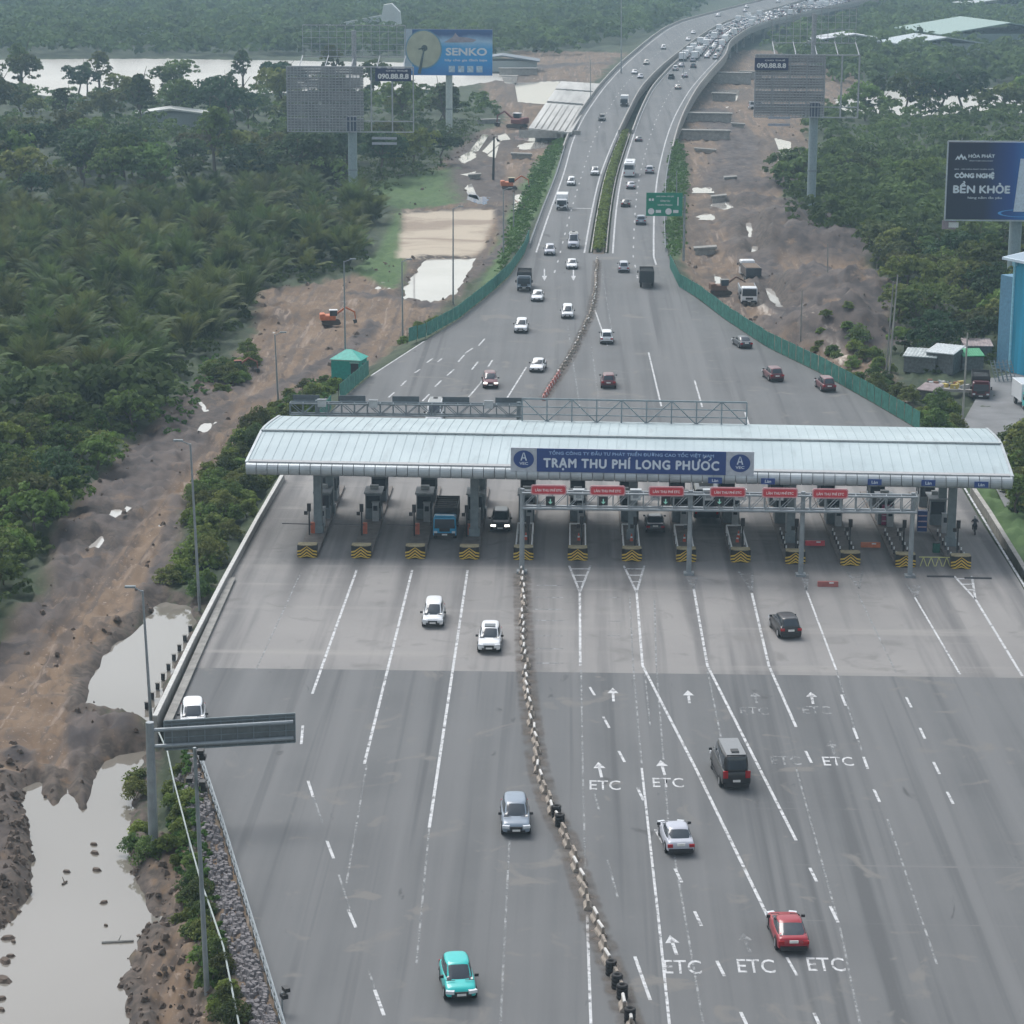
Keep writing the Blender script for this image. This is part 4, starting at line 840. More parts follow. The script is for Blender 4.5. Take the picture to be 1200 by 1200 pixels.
for fa, fb, l_ in ((xl, xml, 'left'), (xmr, xr, 'right')):
    b = MB(); ys = A(640, 2280, 10); b.loft([[(fa(Y)-.05, Y, zr(Y)-1.9), (fb(Y)+.05, Y, zr(Y)-1.9), (fb(Y)+.05, Y, zr(Y)-.02), (fa(Y)-.05, Y, zr(Y)-.02)] for Y in ys])
    br_ = empty('bridge_deck', (0, 0, 0), 0, 'concrete deck girder and piers under the %s carriageway of the far bridge' % l_, 'bridge'); b.build('girder', CONCD, br_)
    for Y in A(665, 2200, 40):
        b = MB(); xm2 = (fa(Y)+fb(Y))/2; b.box((xm2, Y, zr(Y)-2.3), (fb(Y)-fa(Y)-1, 1.6, .9))
        for s_ in (-3.5, 3.5): b.bar((xm2+s_, Y, -4), (xm2+s_, Y, zr(Y)-2.3), .7, 8)
        b.build('pier', CONCD, br_)
# steel guard rails on verge
def wrail(fx, y0, y1, lab):
    t = empty('verge_guard_rail', (0, 0, 0), 0, lab, 'guard rail'); b = MB(); ys = A(y0, y1, 6)
    b.loft([[(fx(Y)-.04, Y, zr(Y)+.5), (fx(Y)+.04, Y, zr(Y)+.5), (fx(Y)+.04, Y, zr(Y)+.82), (fx(Y)-.04, Y, zr(Y)+.82)] for Y in ys]); b.build('beam', STEEL, t); b = MB()
    for Y in A(y0, y1-6, 4): b.bar((fx(Y)+.12, Y, 0), (fx(Y)+.12, Y, .8), .07, 4)
    b.build('posts', STEEL, t)
wrail(lambda Y: xl(Y)+.5, 430, 612, 'steel guard rail beside the left carriageway before the bridge'); wrail(lambda Y: xr(Y)-.5, 426, 612, 'steel guard rail beside the right carriageway before the bridge')
# ------------------------------------------------------------------ movable median blocks
BLK = mat('dirty_white_block', (.27, .235, .20), .85, 0, .35, 2.5, bump=.2); BLKT = mat('white_block_top', (.56, .55, .53), .7, 0, .15, 2)
def make_block(top=True):
    t = empty('median_block', (0, 0, 0)); b = MB()
    prf = [(-.3, 0), (.3, 0), (.27, .18), (.12, .34), (.09, .78), (-.09, .78), (-.12, .34), (-.27, .18)]
    b.loft([[(x, y, z) for x, z in prf] for y in (-.55, .55)]); b.build('block_body', BLK, t)
    if top:
        b = MB(); b.loft([[(x, y, z) for x, z in ((-.11, .76), (.11, .76), (.06, .86), (-.06, .86))] for y in (-.56, .56)]); b.build('block_top', BLKT, t)
        for s_ in (-1, 1):
            b = MB(); b.add([(-.07, .56*s_+.01*s_, .3), (.07, .56*s_+.01*s_, .3), (.0, .56*s_+.01*s_, .5)], [(0, 1, 2)]); b.build('reflector', mat('block_recess', (.13, .11, .10), .9), t)
    return t
blkA, blkB = make_block(), make_block(False)
for _b in (blkA, blkB): _b.scale = (.85, .95, .8)
REDW = mat('red_white_block', (.38, .15, .13), .7, 0, .3, 3)
def make_red():
    t = empty('median_block', (0, 0, 0)); b = MB(); prf = [(-.28, 0), (.28, 0), (.2, .4), (.12, .85), (-.12, .85), (-.2, .4)]
    b.loft([[(x, y, z) for x, z in prf] for y in (-.7, .7)]); b.build('block_body', REDW, t); b = MB(); b.box((0, 0, .45), (.48, .5, .3)); b.build('white_band', WHITE, t); return t
blkR = make_red(); blkR.scale = (.75, .8, .75)
def make_tyres():
    t = empty('tyre_stack', (0, 0, 0))
    for k in range(4):
        b = MB(); o_ = [(.32*math.cos(a_)+.0, .32*math.sin(a_)) for a_ in np.linspace(0, 6.283, 15)[:-1]]; i_ = [(a_*.5, c_*.5) for a_, c_ in o_]; z = k*.21
        b.loft([[(x*.92, y*.92, z) for x, y in o_], [(x, y, z+.05) for x, y in o_], [(x, y, z+.15) for x, y in o_], [(x*.92, y*.92, z+.2) for x, y in o_], [(x, y, z+.2) for x, y in i_], [(x, y, z) for x, y in i_]]); b.build('tyre', TYRE, t, True)
    return t
tyr0 = make_tyres()
def along(pts, step):
    p = [P(a_, c_) for a_, c_ in pts]; out = []; s_ = 0
    for i in range(len(p)-1):
        L = (p[i+1]-p[i]).length; d = (p[i+1]-p[i])/L
        while s_ < L: out.append((p[i]+d*s_, math.atan2(-d.x, d.y))); s_ += step
        s_ -= L
    return out
low = [(612, 672), (613, 720), (616, 780), (622, 840), (630, 895), (640, 935), (652, 962), (665, 985), (676, 1018), (686, 1050), (697, 1082), (710, 1115), (722, 1150), (735, 1190), (746, 1225)]
for i, (q, a_) in enumerate(along(low, 2.0)):
    r_ = random.random(); pr = blkA if r_ < (.62 if q.y > 140 else .35) else blkB
    place(pr, q.x+random.uniform(-.14, .14), q.y, 0, a_+random.uniform(-.12, .12), 'dirty white concrete block in the line dividing the lower plaza' if pr is blkA else 'dull unpainted concrete block in the line dividing the lower plaza', 'barrier block', 'white blocks dividing the lower plaza' if pr is blkA else 'dull blocks dividing the lower plaza')
up_ = [(700, 305), (698, 340), (692, 370), (680, 395), (668, 420), (655, 440)]
for q, a_ in along(up_, 2.3): place(blkB if random.random() < .7 else blkA, q.x+random.uniform(-.15, .15), q.y, 0, a_+random.uniform(-.2, .2), 'brown stained concrete block in the line beyond the canopy', 'barrier block', 'blocks dividing the flare beyond the canopy')
for q, a_ in along([(655, 440), (645, 455), (636, 470)], 2.0): place(blkR, q.x, q.y, 0, a_+random.uniform(-.2, .2), 'red and white plastic barrier block beyond the canopy', 'barrier block', 'red blocks near the canopy')
for i, (x, y) in enumerate(((656, 968), (652, 958), (716, 1142), (723, 1158), (729, 1170), (738, 1198))):
    place(tyr0, P(x, y).x, P(x, y).y, 0, 0, 'stack of black tyres beside the blocks, %s from the top' % ORD[i], 'tyres', 'tyre stacks along the block line')
g = NG('dust_patch'); MD = mat('dusty_verge', (.140, .118, .100), .95, 0, .3, .8)
b = MB(); EDG = []
for pts, w_ in ((low, 2.3), (up_+[(636, 470)], 2.2)):
    q = along(pts, 1.); rr = []
    for i, (c_, a_) in enumerate(q):
        n_ = Vector((math.cos(a_), math.sin(a_), 0))*w_/2; rr.append([c_+n_*u+Vector((0, 0, .012)) for u in (-1, -.6, 0, .6, 1)]); EDG += [0, .7, 1, .7, 0]
    b.loft(rr, caps=False, closed=False)
o = b.build('road_dust', MD); o.data.flip_normals(); _a = o.data.attributes.new('edge', 'FLOAT', 'POINT'); _a.data.foreach_set('value', EDG)
n = MD.node_tree; _tr = n.nodes.new('ShaderNodeBsdfTransparent'); _mx = n.nodes.new('ShaderNodeMixShader'); _at = n.nodes.new('ShaderNodeAttribute'); _at.attribute_name = 'edge'; _tc = n.nodes.new('ShaderNodeTexCoord'); _z = n.nodes.new('ShaderNodeTexNoise'); _z.inputs['Scale'].default_value = .9; _z.inputs['Detail'].default_value = 8
_m1 = n.nodes.new('ShaderNodeMath'); _m1.operation = 'MULTIPLY'; _m2 = n.nodes.new('ShaderNodeMapRange'); _m2.inputs[1].default_value = .22; _m2.inputs[2].default_value = .62; _m2.inputs[4].default_value = .85
n.links.new(_tc.outputs['Object'], _z.inputs['Vector']); n.links.new(_at.outputs['Fac'], _m1.inputs[0]); n.links.new(_z.outputs['Fac'], _m1.inputs[1]); n.links.new(_m1.outputs[0], _m2.inputs[0]); n.links.new(_m2.outputs[0], _mx.inputs[0]); n.links.new(_tr.outputs[0], _mx.inputs[1]); n.links.new(n.nodes['Principled BSDF'].outputs[0], _mx.inputs[2]); n.links.new(_mx.outputs[0], n.nodes['Material Output'].inputs['Surface'])
tag(o, 'brown dust lying along the block line', 'dust', kind='structure')
# ------------------------------------------------------------------ vehicles
def paint(name, col, rough=.28): return mat('paint_'+name, col, rough, .0, .04, 2, coat=.25)
PAINT = dict(white=paint('white', (.72, .74, .76)), silver=paint('silver', (.42, .44, .50)), grey=paint('grey', (.20, .25, .31)), black=paint('black', (.018, .018, .02)), dark=paint('dark', (.045, .055, .07)), red=paint('red', (.30, .012, .025)), maroon=paint('maroon', (.12, .025, .035)), teal=paint('teal', (.015, .46, .44)), blue=paint('blue', (.03, .12, .25)), lblue=paint('lblue', (.04, .32, .55)), bronze=paint('bronze', (.13, .11, .10)), cream=paint('cream', (.5, .48, .42)))
HL = mat('headlamp_glass', (.62, .65, .68), .15, 0, .05, spec=.8); TL = mat('tail_lamp', (.35, .01, .015), .25); PLT = mat('number_plate', (.7, .7, .68), .5)
HLON = bpy.data.materials.new('lit_headlamp'); HLON.use_nodes = True; HLON.node_tree.nodes['Principled BSDF'].inputs['Emission Color'].default_value = (1, .95, .85, 1); HLON.node_tree.nodes['Principled BSDF'].inputs['Emission Strength'].default_value = 1.6
SPEC = {
 'sedan': dict(L=4.65, W=1.8, H=1.44, st=[(0, .52, .86, .38), (.012, .86, .92, .3), (.05, .97, .96, .22), (.16, .98, .99, .2), (.3, .96, 1, .19), (.65, .94, 1, .19), (.74, .92, .99, .19), (.9, .80, .96, .2), (.97, .70, .91, .26), (1, .48, .82, .36)], b=(.10, .76), t=(.27, .58), belt=.95),
 'fastback': dict(L=4.75, W=1.86, H=1.46, st=[(0, .55, .86, .38), (.012, .88, .92, .3), (.05, 1.0, .96, .22), (.16, 1.0, .99, .2), (.3, .97, 1, .19), (.65, .95, 1, .19), (.74, .93, .99, .19), (.9, .80, .96, .2), (.97, .70, .91, .26), (1, .48, .82, .36)], b=(.05, .74), t=(.30, .54), belt=.96),
 'suv': dict(L=4.6, W=1.86, H=1.70, st=[(0, .6, .9, .42), (.012, 1.0, .94, .34), (.05, 1.1, .97, .26), (.3, 1.1, 1, .24), (.7, 1.08, 1, .24), (.76, 1.06, .99, .24), (.92, .96, .96, .26), (.975, .84, .92, .3), (1, .56, .85, .4)], b=(.02, .78), t=(.09, .58), belt=1.08),
 'mpv': dict(L=4.6, W=1.78, H=1.72, st=[(0, .6, .9, .4), (.012, .95, .94, .32), (.05, 1.05, .97, .24), (.3, 1.05, 1, .22), (.72, 1.03, 1, .22), (.8, 1.0, .99, .22), (.94, .88, .95, .24), (.98, .78, .91, .3), (1, .52, .83, .4)], b=(.02, .84), t=(.07, .62), belt=1.04),
 'hatch': dict(L=4.0, W=1.76, H=1.6, st=[(0, .6, .88, .4), (.015, .92, .93, .32), (.06, 1.03, .97, .24), (.3, 1.03, 1, .22), (.7, 1.0, 1, .22), (.76, .98, .99, .22), (.91, .88, .95, .24), (.97, .76, .89, .3), (1, .5, .8, .4)], b=(.03, .78), t=(.12, .56), belt=1.0),
 'van': dict(L=5.7, W=2.0, H=2.42, st=[(0, .6, .93, .45), (.008, 1.3, .96, .38), (.03, 1.42, .98, .3), (.5, 1.42, 1, .28), (.8, 1.4, 1, .28), (.86, 1.3, .98, .28), (.955, 1.12, .94, .3), (.985, .95, .9, .34), (1, .6, .85, .42)], b=(.012, .86), t=(.03, .70), belt=1.38)}
from mathutils.bvhtree import BVHTree
def subdiv(mb, lv):
    me = bpy.data.meshes.new('t'); me.from_pydata(mb.v, [], mb.f); o = bpy.data.objects.new('t', me); C.objects.link(o); md = o.modifiers.new('s', 'SUBSURF'); md.levels = lv; md.render_levels = lv
    dg = bpy.context.evaluated_depsgraph_get(); m2 = bpy.data.meshes.new_from_object(o.evaluated_get(dg)); r_ = MB(); r_.add([tuple(v.co) for v in m2.vertices], [tuple(p.vertices) for p in m2.polygons]); bpy.data.objects.remove(o); bpy.data.meshes.remove(m2); return r_
def vparts(kind):
    s = SPEC[kind]; L, W, H = s['L'], s['W'], s['H']; Y = lambda t: -L/2+t*L; out = []
    b = MB(); rings = []
    for t, zt, wf, zb in s['st']:
        w_ = W/2*wf; zm = zb+(zt-zb)*.6
        rings.append([(-w_*.93, Y(t), zb), (-w_, Y(t), zb+.15*(zt-zb)), (-w_, Y(t), zm), (-w_*.95, Y(t), zt-.05), (-w_*.80, Y(t), zt), (w_*.80, Y(t), zt), (w_*.95, Y(t), zt-.05), (w_, Y(t), zm), (w_, Y(t), zb+.15*(zt-zb)), (w_*.93, Y(t), zb)])
    b.loft(rings)
    wb, wt = W/2*.94, W/2*(.76 if kind != 'van' else .84); zb, zt = s['belt']-.05, H-.06; y0, y1, t0, t1 = Y(s['b'][0]), Y(s['b'][1]), Y(s['t'][0]), Y(s['t'][1])
    B4 = [Vector(v) for v in ((-wb, y0, zb), (wb, y0, zb), (wb*.93, y1, zb), (-wb*.93, y1, zb))]; T4 = [Vector(v) for v in ((-wt, t0, zt), (wt, t0, zt), (wt, t1, zt), (-wt, t1, zt))]
    ins = [(-wt*.82, t0+.16, H), (wt*.82, t0+.16, H), (wt*.82, t1-.2, H), (-wt*.82, t1-.2, H)]
    def ring8(q, z=None, cc=.16):
        o8 = []
        for i in range(4):
            p0, p1, p2 = Vector(q[i-1]), Vector(q[i]), Vector(q[(i+1) % 4]); ln = .22
            o8 += [p1+(p0-p1).normalized()*ln, p1+(p2-p1).normalized()*ln]
        return o8
    gh = MB(); lo4 = [v+Vector((0, 0, -.22)) for v in B4]; mid4 = [B4[i].lerp(T4[i], .5)+Vector((0, 0, 0)) for i in range(4)]
    for v_, k_ in zip(mid4, (-1, 1, 1, -1)): v_.x += .03*k_
    gh.loft([ring8(lo4), ring8(B4), ring8(mid4), ring8(T4), ring8(ins)]); b = subdiv(b, 2); gh = subdiv(gh, 2); sol = MB(); sol.add(b.v, b.f); sol.add(gh.v, gh.f); out.append(('body', sol, 'P', None))
    tree_ = BVHTree.FromPolygons([Vector(v) for v in gh.v], gh.f)
    if kind == 'van': m = MB(); m.box((0, (t0+t1)/2, H+.012), (wt*1.6, (t1-t0)*.9, .03)); out.append(('roof_sheen_panel', m, 'V', None)); m = MB(); m.box((0, t0+.9, H+.06), (.5, .6, .1)); out.append(('roof_hatch', m, 'K', 'roof_sheen_panel'))  # added grey sheet: sky reflection on the glossy roof, put in as colour
    def pane(a, bb, c, d, u0, u1, v0, v1):
        f = lambda u, v: a.lerp(bb, u).lerp(d.lerp(c, u), v); q = [f(u0, v0), f(u1, v0), f(u1, v1), f(u0, v1)]
        n = (q[1]-q[0]).cross(q[3]-q[0]).normalized(); m = MB(); NX, NY = 9, 6; vs = []
        for j in range(NY+1):
            for i in range(NX+1):
                x = f(u0+(u1-u0)*i/NX, v0+(v1-v0)*j/NY); h_ = tree_.ray_cast(x+n*.5, -n, 1.2); vs.append((h_[0] if h_[0] else x)+n*.014)
        m.add(vs, [(j*(NX+1)+i, j*(NX+1)+i+1, (j+1)*(NX+1)+i+1, (j+1)*(NX+1)+i) for j in range(NY) for i in range(NX)]); return m
    out.append(('rear_window', pane(B4[0], B4[1], T4[1], T4[0], .05, .95, .14, .95), 'G', None))
    out.append(('windscreen', pane(B4[2], B4[3], T4[3], T4[2], .03, .97, .03, .96), 'G', None))
    for (a, bb, c, d) in ((B4[1], B4[2], T4[2], T4[1]), (B4[3], B4[0], T4[0], T4[3])):
        out.append(('side_window', pane(a, bb, c, d, .08, .49, .1, .92), 'G', None)); out.append(('side_window', pane(a, bb, c, d, .52, .92, .1, .92), 'G', None))
    r = .33 if kind in ('sedan', 'hatch') else .37
    for sy in (.19, .81):
        for sx in (-1, 1):
            m = MB(); x = sx*(W/2-.085); m.bar((x-.11, Y(sy), r), (x+.11, Y(sy), r), r, 16); out.append(('wheel', m, 'T', None))
            m = MB(); m.bar((x+sx*.105, Y(sy), r), (x+sx*.125, Y(sy), r), r*.62, 12); out.append(('rim', m, 'R', 'wheel'))
    zl = s['st'][-2][1]-.02
    for sx in (-1, 1):
        m = MB(); x = sx*W/2*.70; m.box((x, L/2-.09, zl-.1), (.46, .24, .17), -sx*.3); out.append(('headlight', m, 'H', None))
        m = MB(); x = sx*W/2*.76; zz = s['st'][1][1]-.16; m.box((x, -L/2+.045, zz), (.34, .1, .2 if kind != 'van' else .5), sx*.1); out.append(('tail_light', m, 'L', None))
        m = MB(); m.box((sx*(W/2+.08), y1-.35, zb+.12), (.22, .12, .16)); out.append(('mirror', m, 'K', None))
    for sx in (-1, 1):
        m = MB(); m.box((sx*(W/2-.01), 0, .3), (.07, L*.5, .12)); out.append(('sill', m, 'K', None))
        for sy in (.19, .81): m = MB(); m.bar((sx*(W/2-.03), Y(sy), r+.02), (sx*(W/2+.008), Y(sy), r+.02), r*1.17, 18); out.append(('wheel_arch', m, 'K', None))
        m = MB(); m.box((sx*W*.30, y1+.12, s['belt']+.015), (.5, .04, .02)); out.append(('wiper', m, 'K', None))
    m = MB(); m.box((0, L/2-.03, zl-.2), (W*.42, .08, .2)); m.box((0, L/2-.005, .42), (W*.62, .1, .16)); out.append(('grille', m, 'K', None))
    m = MB(); m.box((0, -L/2+.0, .38), (W*.84, .12, .26)); out.append(('rear_bumper', m, 'K', None))
    m = MB(); m.box((0, L/2+.04, .5), (.5, .02, .13)); m.box((0, -L/2-.01, .78 if kind != 'van' else .7), (.5, .06, .15)); out.append(('number_plate', m, 'N', None))
    return out, L
MK_ = dict(V=paint('roof_sky_sheen', (.17, .175, .18)), G=GLASS, T=TYRE, R=RIM, H=HL, L=TL, K=BLACK, N=PLT, D=DARK, W=WHITE)
def rbox(b, x0, x1, y0, y1, z0, z1, c=.1, mi=0, taper=0):
    def ring(z, i): return [(x0+i+c, y0+i, z), (x1-i-c, y0+i, z), (x1-i, y0+i+c, z), (x1-i, y1-i-c, z), (x1-i-c, y1-i, z), (x0+i+c, y1-i, z), (x0+i, y1-i-c, z), (x0+i, y0+i+c, z)]
    b.loft([ring(z0, 0), ring(z1-c, taper), ring(z1, taper+c)], mi=mi); return b
def tparts(kind):
    out = []
    def wheels(ys, W, r=.48):
        for y in ys:
            for sx in (-1, 1):
                m = MB(); x = sx*(W/2-.18); m.bar((x-.15, y, r), (x+.15, y, r), r, 14); out.append(('wheel', m, 'T', None)); m = MB(); m.bar((x+sx*.14, y, r), (x+sx*.165, y, r), r*.5, 10); out.append(('rim', m, 'R', 'wheel'))
    def cab(W, L, l, H, key='P'):
        b = MB(); rbox(b, -W/2, W/2, L/2-l, L/2, .5, H, .12, taper=.05); out.append(('cab', b, key, None))
        m = MB(); m.quad((W/2-.14, L/2+.0, H*.52), (-W/2+.14, L/2+.0, H*.52), (-W/2+.18, L/2-.02, H-.22), (W/2-.18, L/2-.02, H-.22)); out.append(('windscreen', m, 'G', None))
        for sx in (-1, 1):
            m = MB(); m.box((sx*(W/2-.03), L/2-l*.5, H*.72), (.06, l*.55, H*.26)); out.append(('side_window', m, 'G', None))
            m = MB(); m.box((sx*(W/2-.25), L/2+.01, .85), (.32, .06, .2)); out.append(('headlight', m, 'H', None))
            m = MB(); m.box((sx*(W/2+.16), L/2-.1, H*.7), (.2, .1, .4)); out.append(('mirror', m, 'K', None))
        m = MB(); m.box((0, L/2+.02, .62), (W*.9, .1, .26)); out.append(('bumper', m, 'K', None)); m = MB(); m.box((0, L/2+.02, 1.05), (W*.45, .04, .3)); out.append(('grille', m, 'K', None)); m = MB(); m.box((0, L/2+.075, .62), (.5, .02, .14)); out.append(('number_plate', m, 'N', None))
    if kind == 'boxtruck':
        W, L = 2.1, 6.4; cab(W, L, 1.6, 2.2); b = MB(); rbox(b, -W/2-.05, W/2+.05, -L/2, L/2-1.75, .85, 3.0, .04); out.append(('cargo_box', b, 'C', None)); b = MB(); b.box((0, -.6, .7), (.9, L-1, .25)); out.append(('chassis', b, 'D', None)); wheels((-L/2+1.3, L/2-1.1), W, .42)
    elif kind == 'cargotruck':
        W, L = 2.2, 7.0; cab(W, L, 1.7, 2.3); b = MB(); b.box((0, -1, 1.0), (W, L-2, .25))
        for sx in (-1, 1): b.box((sx*W/2, -1, 1.9), (.07, L-2, 1.6))
        b.box((0, -L/2, 1.9), (W, .07, 1.6)); b.box((0, L/2-2, 1.9), (W, .07, 1.7)); out.append(('cargo_bed', b, 'D', None))
        b = MB()
        for i in range(6): y = -L/2+.3+i*.85; b.bar((-W/2, y, 2.7), (W/2, y, 2.75), .05, 4)
        out.append(('hoops', b, 'K', None)); b = MB(); rbox(b, -W/2+.1, W/2-.1, -L/2+.2, L/2-2.2, 1.1, 2.45, .15); out.append(('tarpaulin', b, 'B', None)); b = MB(); b.box((0, L/2-.05, 2.42), (1.8, .35, .14)); out.append(('roof_visor', b, 'P', None)); wheels((-L/2+1.3, L/2-1.1), W, .45)
    elif kind == 'dumptruck':
        W, L = 2.5, 8.2; cab(W, L, 2.0, 2.75); b = MB(); b.loft([[(-W/2, y, .95), (W/2, y, .95), (W/2+.05, y, 2.3), (-W/2-.05, y, 2.3)] for y in (-L/2, L/2-2.2)]); out.append(('tipper_body', b, 'C', None)); b = MB(); b.box((0, -1, 2.32), (W-.2, L-2.6, .1)); out.append(('load', b, 'M', None)); b = MB(); b.box((0, 0, .75), (1, L-.5, .3)); out.append(('chassis', b, 'D', None)); wheels((-L/2+1.0, -L/2+2.3, L/2-1.3), W, .52)
    elif kind == 'bus':
        W, L, H = 2.45, 9.5, 3.2; b = MB(); rbox(b, -W/2, W/2, -L/2, L/2, .4, H, .16, taper=.03); out.append(('body', b, 'P', None))
        m = MB(); m.quad((W/2-.12, L/2+.01, 1.2), (-W/2+.12, L/2+.01, 1.2), (-W/2+.16, L/2-.01, 2.7), (W/2-.16, L/2-.01, 2.7)); out.append(('windscreen', m, 'G', None)); m = MB(); m.quad((-W/2+.2, -L/2-.01, 1.7), (W/2-.2, -L/2-.01, 1.7), (W/2-.2, -L/2+.01, 2.7), (-W/2+.2, -L/2+.01, 2.7)); out.append(('rear_window', m, 'G', None))
        for sx in (-1, 1):
            m = MB(); m.box((sx*(W/2-.02), 0, 2.05), (.06, L-1, .85)); out.append(('side_window', m, 'G', None)); m = MB(); m.box((sx*(W/2-.3), L/2+.01, .8), (.35, .05, .2)); out.append(('headlight', m, 'H', None)); m = MB(); m.box((sx*(W/2-.2), -L/2-.01, 1.0), (.2, .05, .4)); out.append(('tail_light', m, 'L', None))
        m = MB(); m.box((0, -1.5, H+.1), (1.4, 2.2, .22)); out.append(('roof_unit', m, 'W', None)); wheels((-L/2+2.2, L/2-2.2), W, .48)
    return out, L
PROTO = {}
import bmesh
def soften(o, w_=.055):
    bm = bmesh.new(); bm.from_mesh(o.data); bmesh.ops.recalc_face_normals(bm, faces=bm.faces)
    es = [e for e in bm.edges if len(e.link_faces) == 2 and e.calc_face_angle(0) > .32]
    bmesh.ops.bevel(bm, geom=es, offset=w_, segments=2, affect='EDGES', profile=.6, clamp_overlap=True)
    for f in bm.faces: f.smooth = True
    bm.to_mesh(o.data); bm.free(); o.data.set_sharp_from_angle(angle=math.radians(38)); o.data.update()
def vehicle(kind, col, simple=False, cargo='white', lit=False):
    key = (kind, col, simple, cargo, lit)
    if key in PROTO: return copy_tree(PROTO[key][0]), PROTO[key][1]
    base = (kind, simple)
    parts, L = (vparts if kind in SPEC else tparts)(kind)
    mk2 = dict(MK_, P=PAINT[col], C=PAINT[cargo] if cargo in PAINT else CONCD, B=mat('tarp', (.05, .06, .065), .8), M=mat('load_soil', (.16, .12, .09), .95))
    if lit: mk2['H'] = HLON
    nm = {'sedan': 'car', 'fastback': 'car', 'suv': 'car', 'mpv': 'car', 'hatch': 'car', 'van': 'minibus', 'boxtruck': 'box_truck', 'cargotruck': 'cargo_truck', 'dumptruck': 'dump_truck', 'bus': 'bus'}[kind]
    if simple:
        b = MB(); keys = []
        for n_, m, k, _ in parts:
            if n_ in ('rim', 'number_plate', 'mirror'): continue
            if k not in keys: keys.append(k)
            b.add(m.v, m.f, keys.index(k))
        o = b.build(nm, [mk2[k] for k in keys])
    else:
        o = empty(nm, (0, 0, 0)); last = {}
        for n_, m, k, par in parts:
            ob = m.build(n_, mk2[k], last[par] if par else o)
            if n_ == 'body' and kind in SPEC or 'window' in n_ or n_ == 'windscreen':
                ob.data.polygons.foreach_set('use_smooth', [True]*len(ob.data.polygons))
            elif n_ in ('body', 'cab'): soften(ob)
            if par is None: last[n_] = ob
    PROTO[key] = (o, L); return o, L
def drive(kind, col, px, py, way, label, dev=0., grp=None, simple=False, cat='car', cargo='white', lit=False, z=None):
    """(px, py): the ground point under the bumper nearest the camera"""
    z = zr_py(py) if z is None else z; p = P(px, py, z); yaw = math.radians(dev)+(math.pi if way == 'in' else 0)
    if p.y > 430:
        f = xl if way == 'in' else xr; yaw -= math.atan2(f(p.y+12)-f(p.y-12), 24)
    o, L = vehicle(kind, col, simple, cargo, lit); hd_ = Vector((-math.sin(yaw), math.cos(yaw), 0)); s_ = -1 if way == 'in' else 1
    o.location = p+hd_*s_*L/2+Vector((0, 0, .015)); o.rotation_euler = (0, 0, yaw); return tag(o, label, cat, grp)
NEAR = [
 ('hatch', 'teal', 541, 1176, 'in', 'bright teal hatchback driving towards the camera at the bottom', 9),
 ('suv', 'grey', 605, 982, 'in', 'blue-grey hatchback SUV beside the block line, facing the camera', 3),
 ('suv', 'white', 573, 767, 'in', 'white SUV with a sunroof just past the edge of the concrete apron', 0),
 ('mpv', 'white', 507, 737, 'in', 'white people carrier leaving the toll on the concrete apron', 1),
 ('suv', 'white', 226, 862, 'in', 'white car half hidden by the cantilever sign at the left edge', 8),
 ('sedan', 'silver', 798, 1004, 'out', 'silver saloon seen from behind on the lower plaza', 6),
 ('fastback', 'red', 930, 1119, 'out', 'red fastback car driving towards the toll at the lower right', 4),
 ('van', 'black', 863, 927, 'out', 'tall black minibus heading for the toll between two white lines', 6),
 ('suv', 'black', 927, 750, 'out', 'black SUV with a pale roof on the right of the apron', 8),
 ('sedan', 'dark', 768, 626, 'out', 'dark saloon entering a lane under the gantry', 0),
 ('suv', 'black', 586, 625, 'in', 'black car with lit headlights coming out of a toll lane', 0),
 ('suv', 'maroon', 575, 456, 'in', 'maroon car with lit headlights behind the canopy', 4),
 ('sedan', 'white', 628, 437, 'in', 'white saloon nearest the red barrier blocks beyond the canopy', -6),
 ('suv', 'white', 610, 391, 'in', 'white SUV alone in the middle of the left flare', -2),
 ('mpv', 'white', 665, 374, 'in', 'white people carrier close to the block line in the flare', 0),
 ('sedan', 'white', 629, 354, 'in', 'white car in front of the dark van at the start of the flare', -2),
 ('suv', 'maroon', 911, 448, 'out', 'maroon SUV in the right flare, left one of two', 10),
 ('mpv', 'maroon', 972, 460, 'out', 'maroon people carrier with white roof beside the green fence', 8),
 ('sedan', 'dark', 875, 409, 'out', 'dark saloon close to the green fence in the right flare', 12),
 ('suv', 'maroon', 713, 456, 'out', 'dark red car with a pale roof right of the block line', 0),
 ('mpv', 'white', 711, 404, 'out', 'white car right of the block line beyond the canopy', 0),
 ('sedan', 'white', 670, 316, 'in', 'white saloon by the tip of the median', 0),
 ('suv', 'silver', 644, 300, 'in', 'pale SUV on the left carriageway beside the verge', 0),
 ('mpv', 'silver', 731, 320, 'out', 'silver people carrier left of the black truck', 0),
]
for kind, col, x, y, way, lab, dv in NEAR:
    drive(kind, col, x, y, way, lab, dv, cat='minibus' if kind == 'van' else 'car', lit='lit headlights' in lab, grp='vehicles near the toll')
for _o in [q for q in C.objects if q.get('label', '').startswith('white SUV with a sunroof')]:
    b = MB(); b.box((0, -.15, 1.712), (.85, .8, .03)); b.build('sunroof', GLASS, _o)
